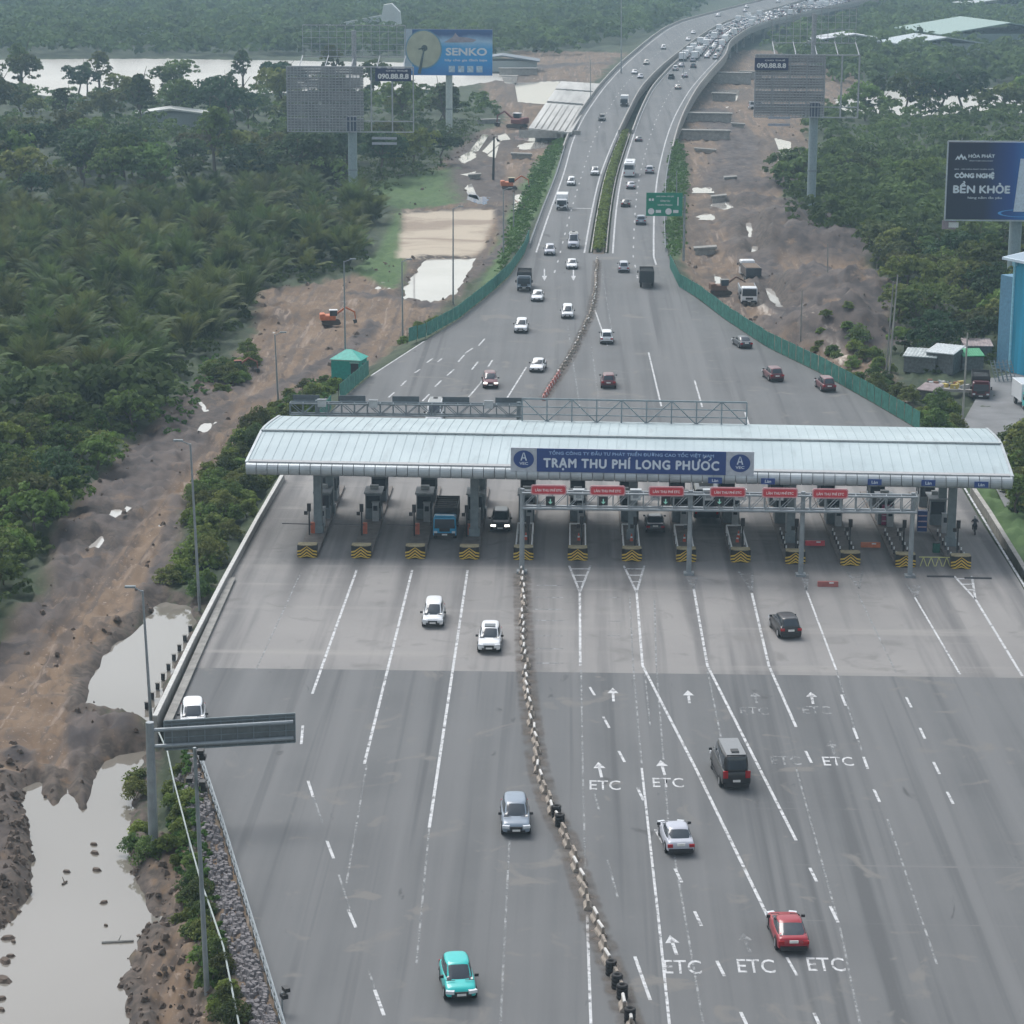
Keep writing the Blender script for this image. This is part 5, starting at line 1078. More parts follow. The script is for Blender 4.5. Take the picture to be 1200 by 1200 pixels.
for kind, col, x, y, way, lab, cat, cg, dv in (
 ('cargotruck', 'lblue', 521, 634, 'in', 'blue cargo truck with dark covered bed coming out of a toll lane', 'truck', 'white', 0),
 ('bus', 'dark', 828, 612, 'out', 'dark bus entering a toll lane under the gantry', 'bus', 'white', 0),
 ('van', 'white', 508, 500, 'in', 'white minibus approaching the toll behind the rear gantry', 'minibus', 'white', 0),
 ('cargotruck', 'grey', 614, 342, 'in', 'grey truck at the left edge of the flare', 'truck', 'grey', 0),
 ('cargotruck', 'black', 758, 338, 'out', 'black truck heading away near the start of the right flare', 'truck', 'black', 0),
 ('boxtruck', 'white', 658, 247, 'in', 'small white box truck on the left carriageway', 'truck', 'white', 0),
 ('bus', 'white', 737, 208, 'out', 'tall white coach on the right carriageway beside the hedge', 'bus', 'white', 0)):
    drive(kind, col, x, y, way, lab, dv, cat=cat, cargo=cg, grp='trucks and buses')
for kind, col, x, y, way, lab in (
 ('van', 'silver', 672, 292, 'in', 'silver minibus left of the hedge'), ('mpv', 'white', 669, 218, 'in', 'white car behind the small white box truck'), ('suv', 'white', 697, 206, 'in', 'white SUV beside the hedge on the left carriageway'),
 ('suv', 'grey', 751, 264, 'out', 'grey car left of the green road sign, nearest one'), ('sedan', 'black', 733, 243, 'out', 'black car between the hedge and the green road sign'), ('sedan', 'silver', 739, 222, 'out', 'silver car just behind the tall white coach'), ('suv', 'silver', 761, 204, 'out', 'pale SUV right of the tall white coach'),
 ('sedan', 'dark', 748, 167, 'out', 'dark car alone where the hedge ends'), ('mpv', 'white', 705, 142, 'in', 'white car on the left carriageway at the white expansion joint'), ('boxtruck', 'dark', 731, 125, 'in', 'dark truck on the left bridge carriageway'),
 ('sedan', 'white', 743, 87, 'in', 'white car on the left bridge carriageway, left one of a pair'), ('sedan', 'silver', 750, 92, 'in', 'silver car on the left bridge carriageway, right one of a pair'), ('suv', 'cream', 757, 76, 'in', 'pale car on the left bridge carriageway above the pair'), ('mpv', 'white', 777, 58, 'in', 'white car on the upper left bridge carriageway'), ('sedan', 'white', 806, 48, 'in', 'white car ahead of another high on the left bridge'), ('sedan', 'white', 812, 40, 'in', 'second white car high on the left bridge'),
 ('sedan', 'cream', 794, 105, 'out', 'pale car last in the queue on the right bridge carriageway'), ('suv', 'white', 786, 93, 'out', 'white SUV near the tail of the bridge queue, by the median'), ('sedan', 'silver', 802, 91, 'out', 'silver car near the tail of the bridge queue, outer lane'), ('suv', 'dark', 812, 80, 'out', 'dark car in the outer lane of the bridge queue tail'), ('sedan', 'silver', 798, 79, 'out', 'silver car in the middle of the bridge queue tail'), ('mpv', 'white', 791, 83, 'out', 'white people carrier in the bridge queue tail'), ('boxtruck', 'white', 799, 72, 'out', 'white box truck in the bridge queue tail')):
    drive(kind, col, x, y, way, lab, 0, grp='vehicles on the far carriageways', simple=y < 170, cat='truck' if 'truck' in lab else 'minibus' if kind == 'van' else 'car')
rj = random.Random(5); cnt = 0
Yj = 880.
jk = {'sedan': 'saloon car', 'suv': 'SUV', 'mpv': 'people carrier', 'van': 'minibus', 'boxtruck': 'box truck'}
jl = {'white': 'white', 'silver': 'silver', 'cream': 'cream', 'maroon': 'dark red', 'dark': 'dark', 'grey': 'grey'}
for lane in (.10, .34, .58, .80):
    Yj = 885+rj.random()*15
    while Yj < 1700:
        kind = rj.choice(['sedan', 'suv', 'mpv', 'suv', 'sedan', 'van', 'boxtruck']) ; col = rj.choice(['white']*8+['silver', 'silver', 'cream', 'maroon', 'dark'])
        o, L = vehicle(kind, col, True); fx = lambda Y: xmr(Y)*(1-lane)+xr(Y)*lane
        if Yj > 900 or lane < .5:
            o.location = (fx(Yj), Yj, zr(Yj)+.02); o.rotation_euler = (0, 0, -math.atan2(fx(Yj+12)-fx(Yj-12), 24))
            tag(o, '%s %s in the dense queue on the far right-hand bridge carriageway' % (jl[col], jk[kind]), {'van': 'minibus', 'boxtruck': 'truck'}.get(kind, 'car'), 'queue on the far bridge: %s %s' % (jl[col], kind)); cnt += 1
        Yj += 7+rj.random()*4*(1 if Yj < 1200 else 1.6)+(Yj-900)*.004
for Yj, t_, c_ in ((1230, .4, 'white'), (1285, .6, 'silver'), (1340, .3, 'white'), (1420, .55, 'white'), (1530, .4, 'cream')):
    o, L = vehicle('suv', c_, True); fx = lambda Y: xl(Y)*(1-t_)+xml(Y)*t_; o.location = (fx(Yj), Yj, zr(Yj)+.02); o.rotation_euler = (0, 0, math.pi-math.atan2(fx(Yj+12)-fx(Yj-12), 24)); tag(o, '%s car coming towards the camera on the farthest stretch of the left carriageway' % c_, 'car', 'far oncoming cars')
# vehicles on the muddy site and the side road
drive('dumptruck', 'white', 878, 358, 'in', 'white dump truck facing the camera behind the right green fence', 0, cat='truck', cargo='grey', z=-1.8, grp='dump trucks')
drive('dumptruck', 'white', 883, 331, 'out', 'white topped dump truck parked behind the first one on the site track', 5, cat='truck', cargo='dark', z=-1.8, grp='dump trucks')
drive('van', 'white', 877, 128, 'out', 'white site van among the concrete beams on the right', -80, cat='minibus', z=-2, simple=True)
t = drive('boxtruck', 'teal', 1211, 482, 'in', 'green and white truck on the side road at the right edge', 5, cat='truck', cargo='white', z=-1.5)
# ------------------------------------------------------------------ motorcycle and rider
p = P(1142, 625); mc = empty('motorcycle', (p.x, p.y, 0), -.1, 'small dark motorcycle ridden past the right end of the islands', 'motorcycle')
for y in (-.62, .62):
    b = MB(); b.bar((-.05, y, .3), (.05, y, .3), .3, 16); b.build('wheel', TYRE, mc)
b = MB(); b.loft([[(-.1, -.55, .45), (.1, -.55, .45), (.1, -.55, .72), (-.1, -.55, .72)], [(-.14, 0, .35), (.14, 0, .35), (.14, 0, .74), (-.14, 0, .74)], [(-.08, .3, .4), (.08, .3, .4), (.06, .42, .95), (-.06, .42, .95)]]); b.bar((0, .62, .3), (0, .4, 1.0), .04); b.build('frame', PAINT['black'], mc)
b = MB(); b.bar((-.34, .32, 1.02), (.34, .32, 1.02), .02); b.build('handlebar', DARK, mc)
def skin_person(name, joints, edges, rad, m, loc, rz, label, cat='person'):
    me = bpy.data.meshes.new(name); me.from_pydata(joints, edges, []); o = bpy.data.objects.new(name, me); C.objects.link(o)
    mod = o.modifiers.new('skin', 'SKIN'); sv = me.skin_vertices[0].data
    for i, r in enumerate(rad): sv[i].radius = (r, r)
    sv[0].use_root = True; o.modifiers.new('sub', 'SUBSURF').levels = 1
    dg = bpy.context.evaluated_depsgraph_get(); m2 = bpy.data.meshes.new_from_object(o.evaluated_get(dg)); bpy.data.objects.remove(o)
    m2.materials.clear(); m2.materials.append(m); m2.name = name
    m2.polygons.foreach_set('use_smooth', [True]*len(m2.polygons)); m2.polygons.foreach_set('material_index', [0]*len(m2.polygons)); o = bpy.data.objects.new(name, m2); C.objects.link(o); o.location = loc; o.rotation_euler = (0, 0, rz); return tag(o, label, cat)
J = [(0, -.15, .80), (0, -.1, 1.05), (0, -.02, 1.32), (0, .02, 1.44), (0, .05, 1.58), (-.2, -.02, 1.34), (-.3, .12, 1.12), (-.3, .3, 1.05), (.2, -.02, 1.34), (.3, .12, 1.12), (.3, .3, 1.05), (-.13, -.1, .8), (-.2, .25, .78), (-.18, .15, .38), (-.18, .25, .33), (.13, -.1, .8), (.2, .25, .78), (.18, .15, .38), (.18, .25, .33)]
ED = [(0, 1), (1, 2), (2, 3), (3, 4), (2, 5), (5, 6), (6, 7), (2, 8), (8, 9), (9, 10), (0, 11), (11, 12), (12, 13), (13, 14), (0, 15), (15, 16), (16, 17), (17, 18)]
RD = [.15, .14, .15, .06, .1, .065, .05, .04, .065, .05, .04, .1, .08, .055, .05, .1, .08, .055, .05]
rd = skin_person('person', J, ED, RD, mat('rider_clothes', (.05, .055, .07), .9), (p.x, p.y, 0), -.1, 'rider in dark clothes and a pale helmet sitting on the motorcycle')
b = MB()
for z0, r0, z1, r1 in ((1.5, .12, 1.58, .145), (1.58, .145, 1.68, .12), (1.68, .12, 1.73, .04)): b.bar((0, .05, z0), (0, .05, z1), r0, 12, r1)
b.build('helmet', mat('pale_helmet', (.5, .5, .5), .3), rd)
# small litter and cones at right booths
for x, y, c_, lab in ((955, 639, REDP, 'red plastic barrier lying on the apron beside the tenth island'), (1020, 641, ORANGE, 'orange barrier piece beside the eleventh island'), (970, 687, mat('dull_red', (.32, .1, .09), .6), 'dull red plastic barrier in front of the eleventh lane')):
    p = P(x, y); t = empty('lane_block', p, 0, lab, 'barrier'); b = MB(); b.loft([[(xx, -.2, 0), (xx, .2, 0), (xx, .12, .45), (xx, -.12, .45)] for xx in (-.9, .9)]); b.build('body', c_, t); b = MB(); b.box((.3, 0, .35), (.4, .34, .12)); b.build('band', WHITE, t)
for x, y, lab in ((1102, 676, 'dark kerb beam lying across the last lane'), (1146, 678, 'dark bump strip across the far right lane')):
    p = P(x, y); b = MB(); b.loft([[(xx, -.18, .0), (xx, .18, .0), (xx, .08, .12), (xx, -.08, .12)] for xx in (-1.2, 1.2)]); o = b.build('speed_bump', DARK); o.location = p; tag(o, lab, 'speed bump')
p = P(1097, 647); t = empty('water_drum', (p.x, p.y, 0), 0, 'dark green drum on the last island but one', 'drum'); b = MB(); b.bar((0, 0, 0), (0, 0, .9), .35, 14); b.build('drum_body', mat('drum_green', (.02, .12, .09), .5), t); b = MB(); b.bar((0, 0, .9), (0, 0, .94), .37, 14); b.build('lid', DARK, t)
t = empty('folding_barrier', (P(1096, 663).x, P(1096, 663).y, 0), 0, 'low yellow trestle barrier across the lane beside the last island', 'barrier'); b = MB()
for i in range(4): b.bar((-1.4+i*.7, -.25, 0), (-1.1+i*.7, 0, .8), .04); b.bar((-.8+i*.7, -.25, 0), (-1.1+i*.7, 0, .8), .04)
b.bar((-1.5, 0, .8), (1.5, 0, .8), .05); b.build('trestle', mat('pale_yellow', (.5, .5, .2), .6), t)
for px_, py_, cc, lab in ((1038, 615, mat('magenta_panel', (.35, .06, .16), .5), 'magenta drinks cooler cabinet on the twelfth island'), (1080, 622, BLUEP, 'blue cabinet beside the right canopy column')):
    p = P(px_, py_, .2); t = empty('cabinet', p, 0, lab, 'cabinet'); b = MB(); b.box((0, 0, 1.0), (.9, .6, 2.0)); b.build('housing', cc, t); b = MB()
    for k in range(3): b.box((0, -.31, .45+k*.55), (.8, .03, .12))
    b.build('shelf_trim', mat('trim_pink', (.55, .4, .45), .5), t)
# ------------------------------------------------------------------ green road sign
sy = P(798, 301).y; a0, a1 = PY(757, 253, sy), PY(800, 226, sy); t = empty('road_sign', (a1.x+.3, sy, 0), 0, 'green overhead direction sign with white lettering beside the right carriageway', 'road sign')
w_ = a1.x-a0.x; zz0, zz1 = a0.z, a1.z; cx_ = -w_/2-.3; b = MB(); b.box((cx_, 0, (zz0+zz1)/2), (w_, .1, zz1-zz0)); b.build('panel', mat('sign_green', (.01, .24, .15), .45), t)
b = MB(); b.bar((.1, .3, -1), (.1, .3, zz1-.3), .22, 10, .16); b.build('post', STEEL, t); b = MB()
for z in (zz0+.8, zz1-.8): b.bar((.1, .3, z), (cx_*2+.6, .3, z), .1, 6)
b.build('arm', STEEL, t); yy = -.065
for body, z, wd, ht in (('LONG THÀNH - DẦU GIÂY', .86, .62, .09), ('VŨNG TÀU', .66, .34, .1), ('NHƠN TRẠCH', .47, .5, .1)): text(body, 'lettering', WHITE, (cx_+.02*w_, yy, zz0+(zz1-zz0)*z), X3, Z3, w_*wd*.8, (zz1-zz0)*ht, t, bold=.02)
b = MB(); b.add([(cx_+w_*.36, yy, zz0+(zz1-zz0)*.45), (cx_+w_*.39, yy, zz0+(zz1-zz0)*.45), (cx_+w_*.39, yy, zz0+(zz1-zz0)*.82), (cx_+w_*.36, yy, zz0+(zz1-zz0)*.82)], [(0, 1, 2, 3)])
for s_ in (-.36, .12):
    c2 = (cx_+w_*s_, zz0+(zz1-zz0)*.2); b.add([(c2[0]+.55*math.cos(a_), yy, c2[1]+.55*math.sin(a_)) for a_ in np.linspace(0, 6.283, 13)[:-1]], [tuple(range(12))])
    b.box((c2[0]+w_*.2, yy, c2[1]), (.9, .01, .5))
for k in (0, 1): b.box((cx_-w_*.40+k*.5, yy, zz0+(zz1-zz0)*.7), (.35, .01, .4))
b.build('symbols', WHITE, t)
# ------------------------------------------------------------------ billboards
def board(bx, by, x0, y0, x1, y1, polew, label, zg=-2., facecol=None, name='billboard', poletop=None, depth=1.2):
    g_ = P(bx, by, zg); Y = g_.y; a_, c_ = PY(x0, y1, Y), PY(x1, y0, Y); t = empty(name, g_, 0, label, 'billboard'); o = g_
    W_ = (a_.x-o.x, c_.x-o.x); Z_ = (a_.z-o.z, c_.z-o.z); b = MB(); b.bar((0, depth+.5, -.5), (0, depth+.5, Z_[0]+(1.5 if poletop is None else poletop)), polew, 16); b.build('column', mat('pole_paint', (.27, .34, .37), .5), t)
    b = MB(); b.bar((0, depth+.5, (Z_[0])*.42), (0, depth+.5, (Z_[0])*.42+.3), polew*1.12, 16); b.build('pole_collar', STEEL2, t)
    return t, W_, Z_, Y
# blue ad board beyond the pond
MATS.pop('pole_paint', None); mat('pole_paint', (.46, .52, .50), .5)
t, W_, Z_, Y = board(526, 158, 474, 35, 577, 88, .9, 'blue advertising board on a pale round column beyond the pond')
def gradm(name, stops, axis='X', lo=0, hi=1, nz=.0, scale=.3):
    g = NG(name); sp = g.n.nodes.new('ShaderNodeSeparateXYZ'); g.n.links.new(g.tc, sp.inputs[0]); f = g.rng(sp.outputs[axis], lo, hi)
    if nz: f = g.math('ADD', f, g.math('MULTIPLY', g.math('SUBTRACT', g.noise(scale, 4), .5), nz))
    cr = g.n.nodes.new('ShaderNodeValToRGB'); e = cr.color_ramp.elements
    e[0].position, e[0].color = stops[0][0], (*stops[0][1], 1); e[1].position, e[1].color = stops[-1][0], (*stops[-1][1], 1)
    for p_, c_ in stops[1:-1]: k = e.new(p_); k.color = (*c_, 1)
    g.n.links.new(f, cr.inputs[0]); g.set(cr.outputs[0], .45); return g.m
b = MB(); b.box(((W_[0]+W_[1])/2, .6, (Z_[0]+Z_[1])/2), (W_[1]-W_[0], 1.2, Z_[1]-Z_[0])); b.build('face', gradm('ad_face_blue', [(0, (.01, .16, .50)), (.35, (.012, .30, .70)), (.62, (.03, .34, .70)), (.75, (.35, .55, .75)), (.9, (.02, .08, .26)), (1, (.02, .10, .30))], 'Z', Z_[0], Z_[1], .35, .12), t)
bw, bh = W_[1]-W_[0], Z_[1]-Z_[0]; pale = mat('ad_pale_strip', (.42, .50, .58), .5)
b = MB(); b.box((W_[0]+bw*.045, -.03, Z_[0]+bh*.55), (bw*.09, .04, bh*.9)); b.build('side_strip', pale, t)
cx_, cz_ = W_[0]+bw*.22, Z_[0]+bh*.57; b = MB(); b.loft([[(cx_+bh*.38*math.cos(a_), y, cz_+bh*.40*math.sin(a_)) for a_ in np.linspace(0, 6.283, 33)[:-1]] for y in (-.12, -.02)]); fan = b.build('fan_disc', mat('fan_cream', (.42, .44, .33), .6, 0, .15, .4), t)
b = MB(); b.loft([[(cx_+r_*math.cos(a_), -.15, cz_+r_*1.05*math.sin(a_)) for a_ in np.linspace(0, 6.283, 33)[:-1]] for r_ in (bh*.385, bh*.405)], caps=False); b.build('fan_rim', mat('fan_rim', (.12, .28, .4), .5), fan)
b = MB(); b.loft([[(cx_+.2+bh*.07*math.cos(a_), y, cz_+.3+bh*.07*math.sin(a_)) for a_ in np.linspace(0, 6.283, 13)[:-1]] for y in (-.22, -.1)]); b.bar((cx_+.1, -.2, cz_), (cx_-1.2, -.2, Z_[0]+.5), .22, 6, .45); b.bar((cx_-1.4, -.2, cz_), (cx_+.2, -.2, cz_+.3), .2, 6); b.build('fan_hub', mat('fan_dark', (.05, .08, .08), .5), fan)
text('SENKO', 'lettering', mat('ad_white', (.68, .74, .8), .5), (W_[0]+bw*.705, -.05, Z_[0]+bh*.52), X3, Z3, bw*.47, bh*.17, t, bold=.03)
text('hãy cho gia đình bạn', 'slogan', mat('ad_white', (.68, .74, .8), .5), (W_[0]+bw*.70, -.05, Z_[0]+bh*.33), X3, Z3, bw*.48, bh*.07, t, bold=.015)
b = MB()
for k in range(4): b.box((W_[0]+bw*(.54+k*.105), -.04, Z_[0]+bh*.14), (bw*.07, .04, bh*.14))
b.build('icons', mat('ad_icon', (.42, .56, .68), .5, 0, .3, 1.5), t)
b = MB(); q = [(.45, .72), (.55, .84), (.58, .93), (.62, .84), (.72, .83), (.82, .78), (.78, .73), (.6, .72)]; b.loft([[(W_[0]+bw*u, y, Z_[0]+bh*v) for u, v in q] for y in (-.05, -.02)]); b.build('rooftop_picture', mat('ad_brown', (.33, .30, .36), .6, 0, .3, .6), t)
b = MB(); [b.bar((W_[0]+bw*k/12, .2, Z_[1]), (W_[0]+bw*k/12, -.6, Z_[1]+.7), .08, 4) for k in range(13)]; b.bar((W_[0], .2, Z_[1]+.1), (W_[1], .2, Z_[1]+.1), .1, 4); b.build('flood_lamps', STEEL, t)
MATS.pop('pole_paint', None); mat('pole_paint', (.25, .32, .35), .5)
# right blue/navy board
t, W_, Z_, Y = board(1187, 368, 1107, 167, 1330, 258, .95, 'navy billboard with white Vietnamese lettering at the right edge')
W_ = (W_[0], W_[0]+(PY(1310, 200, Y).x-PY(1107, 200, Y).x)); bw, bh = W_[1]-W_[0], Z_[1]-Z_[0]
b = MB(); b.box(((W_[0]+W_[1])/2, .6, (Z_[0]+Z_[1])/2), (bw-.2, 1.1, bh-.3)); b.build('face', gradm('ad_face_navy', [(0, (.008, .010, .035)), (.22, (.009, .013, .055)), (.38, (.008, .06, .28)), (.5, (.03, .22, .60)), (1, (.02, .08, .3))], 'X', W_[0], W_[1]), t)
b = MB(); FRM = mat('pale_frame', (.42, .46, .5), .5)
for (x0, z0_, x1, z1_) in ((W_[0], Z_[0], W_[1], Z_[0]), (W_[0], Z_[1], W_[1], Z_[1]), (W_[0], Z_[0], W_[0], Z_[1]), (W_[1], Z_[0], W_[1], Z_[1])): b.bar((x0, .02, z0_), (x1, .02, z1_), .14, 4)
b.build('rim', FRM, t); b = MB()
for k in range(6): b.bar((W_[0]+2+bw*k/6, .1, Z_[1]), (W_[0]+2+bw*k/6, -.5, Z_[1]+.5), .1, 4)
b.build('flood_lamps', STEEL, t); LT = mat('ad_white', (.68, .74, .8), .5); yy = .03
def at_(px, py): q = PY(px, py, Y); g0 = t.location; return (q.x-g0.x, yy, q.z-g0.z)
sc_ = (PY(1200, 200, Y).x-PY(1100, 200, Y).x)/100
b = MB(); c_ = at_(1126.5, 184)
for u, v, r_ in ((0, .1, 4.0), (-4, -1.2, 3), (4, -1.2, 3)): b.add([(c_[0]+(u-r_)*sc_, yy, c_[2]+(v-r_*.7)*sc_), (c_[0]+(u-r_*.5)*sc_, yy, c_[2]+(v-r_*.7)*sc_), (c_[0]+u*sc_, yy, c_[2]+v*sc_), (c_[0]+(u+r_*.5)*sc_, yy, c_[2]+(v-r_*.7)*sc_), (c_[0]+(u+r_)*sc_, yy, c_[2]+(v-r_*.7)*sc_), (c_[0]+u*sc_, yy-.003*u, c_[2]+(v+r_)*sc_)], [(0, 1, 2, 5), (2, 3, 4, 5)])
b.build('emblem', LT, t)
for body, x, y, wd, ht, bo in (('HÒA PHÁT', 1150.5, 182.5, 31, 5, .03), ('ỐNG THÉP HÒA PHÁT', 1150, 188.3, 28, 1.8, .01), ('SEN - VÒI HÒA PHÁT PHÂN PHỐI', 1141.5, 198, 46, 2.2, .01), ('CÔNG NGHỆ', 1142, 205.7, 46, 8.2, 0), ('BỀN KHỎE', 1150.5, 219.5, 66, 13.5, .0), ('hàng năm đo yêu', 1154, 232, 40, 3.6, .01)):
    text(body, 'lettering', LT, at_(x, y), X3, Z3, wd*sc_, ht*sc_, t, bold=bo, dup=.07 if body[:3] in ('BỀN', 'CÔN') else 0)
b = MB(); q = [at_(1187.5, 248), at_(1225, 248), at_(1222, 186), at_(1196, 186)]; b.loft([[(v[0], y, v[2]) for v in q] for y in (-.12, .03)]); b.build('white_product', mat('ad_product', (.6, .68, .78), .4), t)
b = MB(); c_ = at_(1195, 250); b.loft([[(c_[0]+r_*26*sc_*math.cos(a_), yy, c_[2]+r_*4.5*sc_*math.sin(a_)) for a_ in np.linspace(0, 6.283, 33)[:-1]] for r_ in (.85, 1)], caps=False); b.build('swirl', mat('ad_swirl', (.10, .35, .7), .4), t)
b = MB(); q = at_(1110.5, 264); b.box((q[0]+.3, .6, q[2]), (2.1*1, .2, 1.3)); b.build('small_plate', mat('small_plate', (.3, .24, .27), .6), t); b = MB(); q = at_(1118, 264); b.box((q[0], .46, q[2]), (1.5, .06, .8)); b.build('plate_text_panel', WHITE, t)
# skeleton billboards
LAT = mat('lattice_grey', (.33, .35, .38), .6, .1, .2)
def skeleton(bx, by, x0, y0, x1, y1, xs, label, polew, plate=None, plate2=None, upper=None):
    t, W_, Z_, Y = board(bx, by, x0, y0, x1, y1, polew, label, name='unclad_billboard', poletop=2.5)
    o = t.location; xs_ = PY(xs, by, Y).x-o.x; b = MB(); bw, bh = W_[1]-W_[0], Z_[1]-Z_[0]
    for k in range(7): z = Z_[0]+bh*k/6; b.bar((W_[0], 0, z), (W_[1] if k in (0, 1, 6) else xs_, 0, z), .16 if k in (0, 1, 6) else .10, 4)
    for k in range(7): x = W_[0]+bw*k/6; b.bar((x, 0, Z_[0]), (x, 0, Z_[1]), .14, 4); b.bar((x, 1.6, Z_[0]), (x, 1.6, Z_[1]), .1, 4); b.bar((x, 0, Z_[1]), (x, 1.6, Z_[1]), .08, 4); b.bar((x, 0, Z_[0]), (x, 1.6, Z_[0]), .08, 4)
    b.bar((W_[0], 1.6, Z_[1]), (W_[1], 1.6, Z_[1]), .1, 4); b.build('main_frame', LAT, t)
    b = MB(); n1, n2 = 22, 24
    for k in range(1, n1): x = W_[0]+(xs_-W_[0])*k/n1; b.bar((x, .12, Z_[0]), (x, .12, Z_[1]), .11, 4)
    for k in range(1, n2): z = Z_[0]+bh*k/n2; b.bar((W_[0], .2, z), (xs_, .2, z), .14, 4)
    b.build('batten_grid', LAT, t)
    b = MB()
    for k in range(n2): z = Z_[0]+bh*(k+.5)/n2; b.box(((W_[0]+xs_)/2, .45, z), (xs_-W_[0], .05, bh/n2*(.52 if k % 5 else .2)))
    b.build('backing_slats', mat('weathered_backing', (.27, .275, .29), .8, 0, .35, .35), t)
    b = MB(); b.box((0, 1.0, Z_[0]+bh*.12), (1.9, 1.8, bh*.22)); b.build('saddle', mat('dark_saddle', (.05, .07, .12), .5), t)
    if upper:
        x2, y2, x3, y3 = upper; b = MB(); k_ = lambda px, py: (lambda q: (q.x-o.x, q.z-o.z))(PY(px, py, Y+9))
        (ax, az), (bx_, bz) = k_(x2, y3), k_(x3, y2)
        for k in range(6): z = az+(bz-az)*k/5; b.bar((ax, 9, z), (bx_, 9, z), .13 if k in (0, 5) else .07, 4)
        for k in range(13): x = ax+(bx_-ax)*k/12; b.bar((x, 9, az), (x, 9, bz), .08, 4)
        for k in range(5): x = ax+(bx_-ax)*k/4; b.bar((x, 1.6, Z_[1]), (x, 9, az+.2), .12, 4)
        b.bar((.0, 7.5, Z_[1]-2), (0, 7.5, bz-1), .5, 10); b.build('rear_frame', LAT, t)
    if plate:
        q0, q1 = PY(plate[0], plate[3], Y), PY(plate[2], plate[1], Y); w2, h2 = q1.x-q0.x, q1.z-q0.z; c2 = ((q0.x+q1.x)/2-o.x, -.3, (q0.z+q1.z)/2-o.z)
        b = MB(); b.box(c2, (w2, .15, h2)); pl = b.build('contact_plate', mat('dark_navy_plate', (.02, .03, .10), .5), t); text('090.88.8.8', 'plate_lettering', WHITE, (c2[0], c2[1]-.09, c2[2]-h2*.12), X3, Z3, w2*.86, h2*.42, pl, bold=.04); text('CHO THUÊ', 'plate_small_lettering', WHITE, (c2[0]+w2*.1, c2[1]-.09, c2[2]+h2*.32), X3, Z3, w2*.6, h2*.14, pl, bold=.02)
    if plate2:
        q0, q1 = PY(plate2[0], plate2[3], Y), PY(plate2[2], plate2[1], Y); b = MB()
        for k in range(2): b.box(((q0.x+q1.x)/2-o.x, -.2, (q0.z*(1-k)+q1.z*k)-o.z), (q1.x-q0.x, .08, .5))
        b.build('lower_lettering_plate', mat('pale_plate', (.35, .38, .45), .6), t)
skeleton(413, 234, 337, 79, 484, 154, 427, 'tall unclad billboard frame on a grey column left of the blue board', .95, (440, 80, 482, 95), (436, 162, 465, 168), (355, 30, 475, 66))
skeleton(951, 248, 884, 65, 1008, 137, 962, 'tall unclad billboard frame on a grey column on the right', .9, (884, 68, 924, 82), (900, 138, 926, 146), (905, 10, 1004, 50))
# ------------------------------------------------------------------ blue building
bb = P(1183, 436, -1.6); zt_b = PY(1180, 304, bb.y).z; hB = zt_b+1.6; bl = empty('blue_building', (bb.x, bb.y, -1.6), math.radians(-62), 'tall warehouse clad in bright blue corrugated sheet at the right edge', 'building')
CLB = mat('blue_cladding', (.05, .42, .60), .5, .05, .22, .8, stretch=(1, 1, .08)); wid = 34
N_ = 100; pr = [(wid*k/N_, -.14 if k % 2 else .14) for k in range(N_+1)]; b = MB()
b.loft([[(x, y, 0) for x, y in pr]+[(wid, 22, 0), (0, 22, 0)], [(x, y, hB) for x, y in pr]+[(wid, 22, hB), (0, 22, hB)]]); b.build('wall', CLB, bl)
b = MB(); b.loft([[(x, -1.0, hB-.05), (x, 23, hB+3.2), (x, 23, hB+3.5), (x, -1.0, hB+.25)] for x in (-1.2, wid+1)]); rfb = b.build('roof', mat('pale_blue_roof', (.25, .33, .40), .5, 0, .1), bl)
b = MB(); b.bar((-1.2, -1.1, hB+.1), (wid+1, -1.1, hB+.1), .24, 4); b.bar((-1.25, -1, hB+.1), (-1.25, 23, hB+3.4), .2, 4); b.build('fascia', mat('fascia_white', (.55, .66, .75), .5), rfb)
for x in (.3, 4.2, 8.4, 12.6, 16.8): b = MB(); b.bar((x, -.3, 0), (x, -.3, hB-.2), .16, 8); b.box((x, -.3, hB-.5), (.6, .4, .5)); b.build('downpipe', mat('pipe_blue', (.30, .62, .75), .5), bl)
b = MB(); b.box((-1.6, 1.6, hB*.42), (2.8, 3, hB*.84)); b.build('annex', mat('side_blue_grey', (.10, .24, .36), .6, 0, .15), bl)
# ------------------------------------------------------------------ teal hut
p = P(405, 445, -1.6); h_ = empty('site_hut', (p.x, p.y, -1.6), math.radians(-12), 'teal sheet metal site hut with a hipped roof beside the dirt track', 'hut')
b = MB(); b.box((0, 1.6, 1.3), (3.9, 3.0, 2.6)); b.build('wall', TEAL, h_); b = MB(); b.loft([[(-2.15, -.1, 2.6), (2.15, -.1, 2.6), (2.15, 3.3, 2.6), (-2.15, 3.3, 2.6)], [(-.4, 1.5, 3.7), (.4, 1.5, 3.7), (.4, 1.7, 3.7), (-.4, 1.7, 3.7)]]); b.build('roof', mat('teal_roof', (.03, .38, .31), .5, 0, .15), h_)
b = MB(); b.box((1.2, .07, 1.1), (1.0, .1, 2.1)); b.box((1.97, 1.6, 1.5), (.1, 1.2, 1.0)); b.build('opening', DARK, h_); b = MB(); b.box((1.2, .04, 2.25), (1.3, .1, .12)); b.box((-.0, .04, 2.5), (3.9, .1, .1)); b.build('trim', mat('pale_teal', (.35, .55, .5), .5), h_)
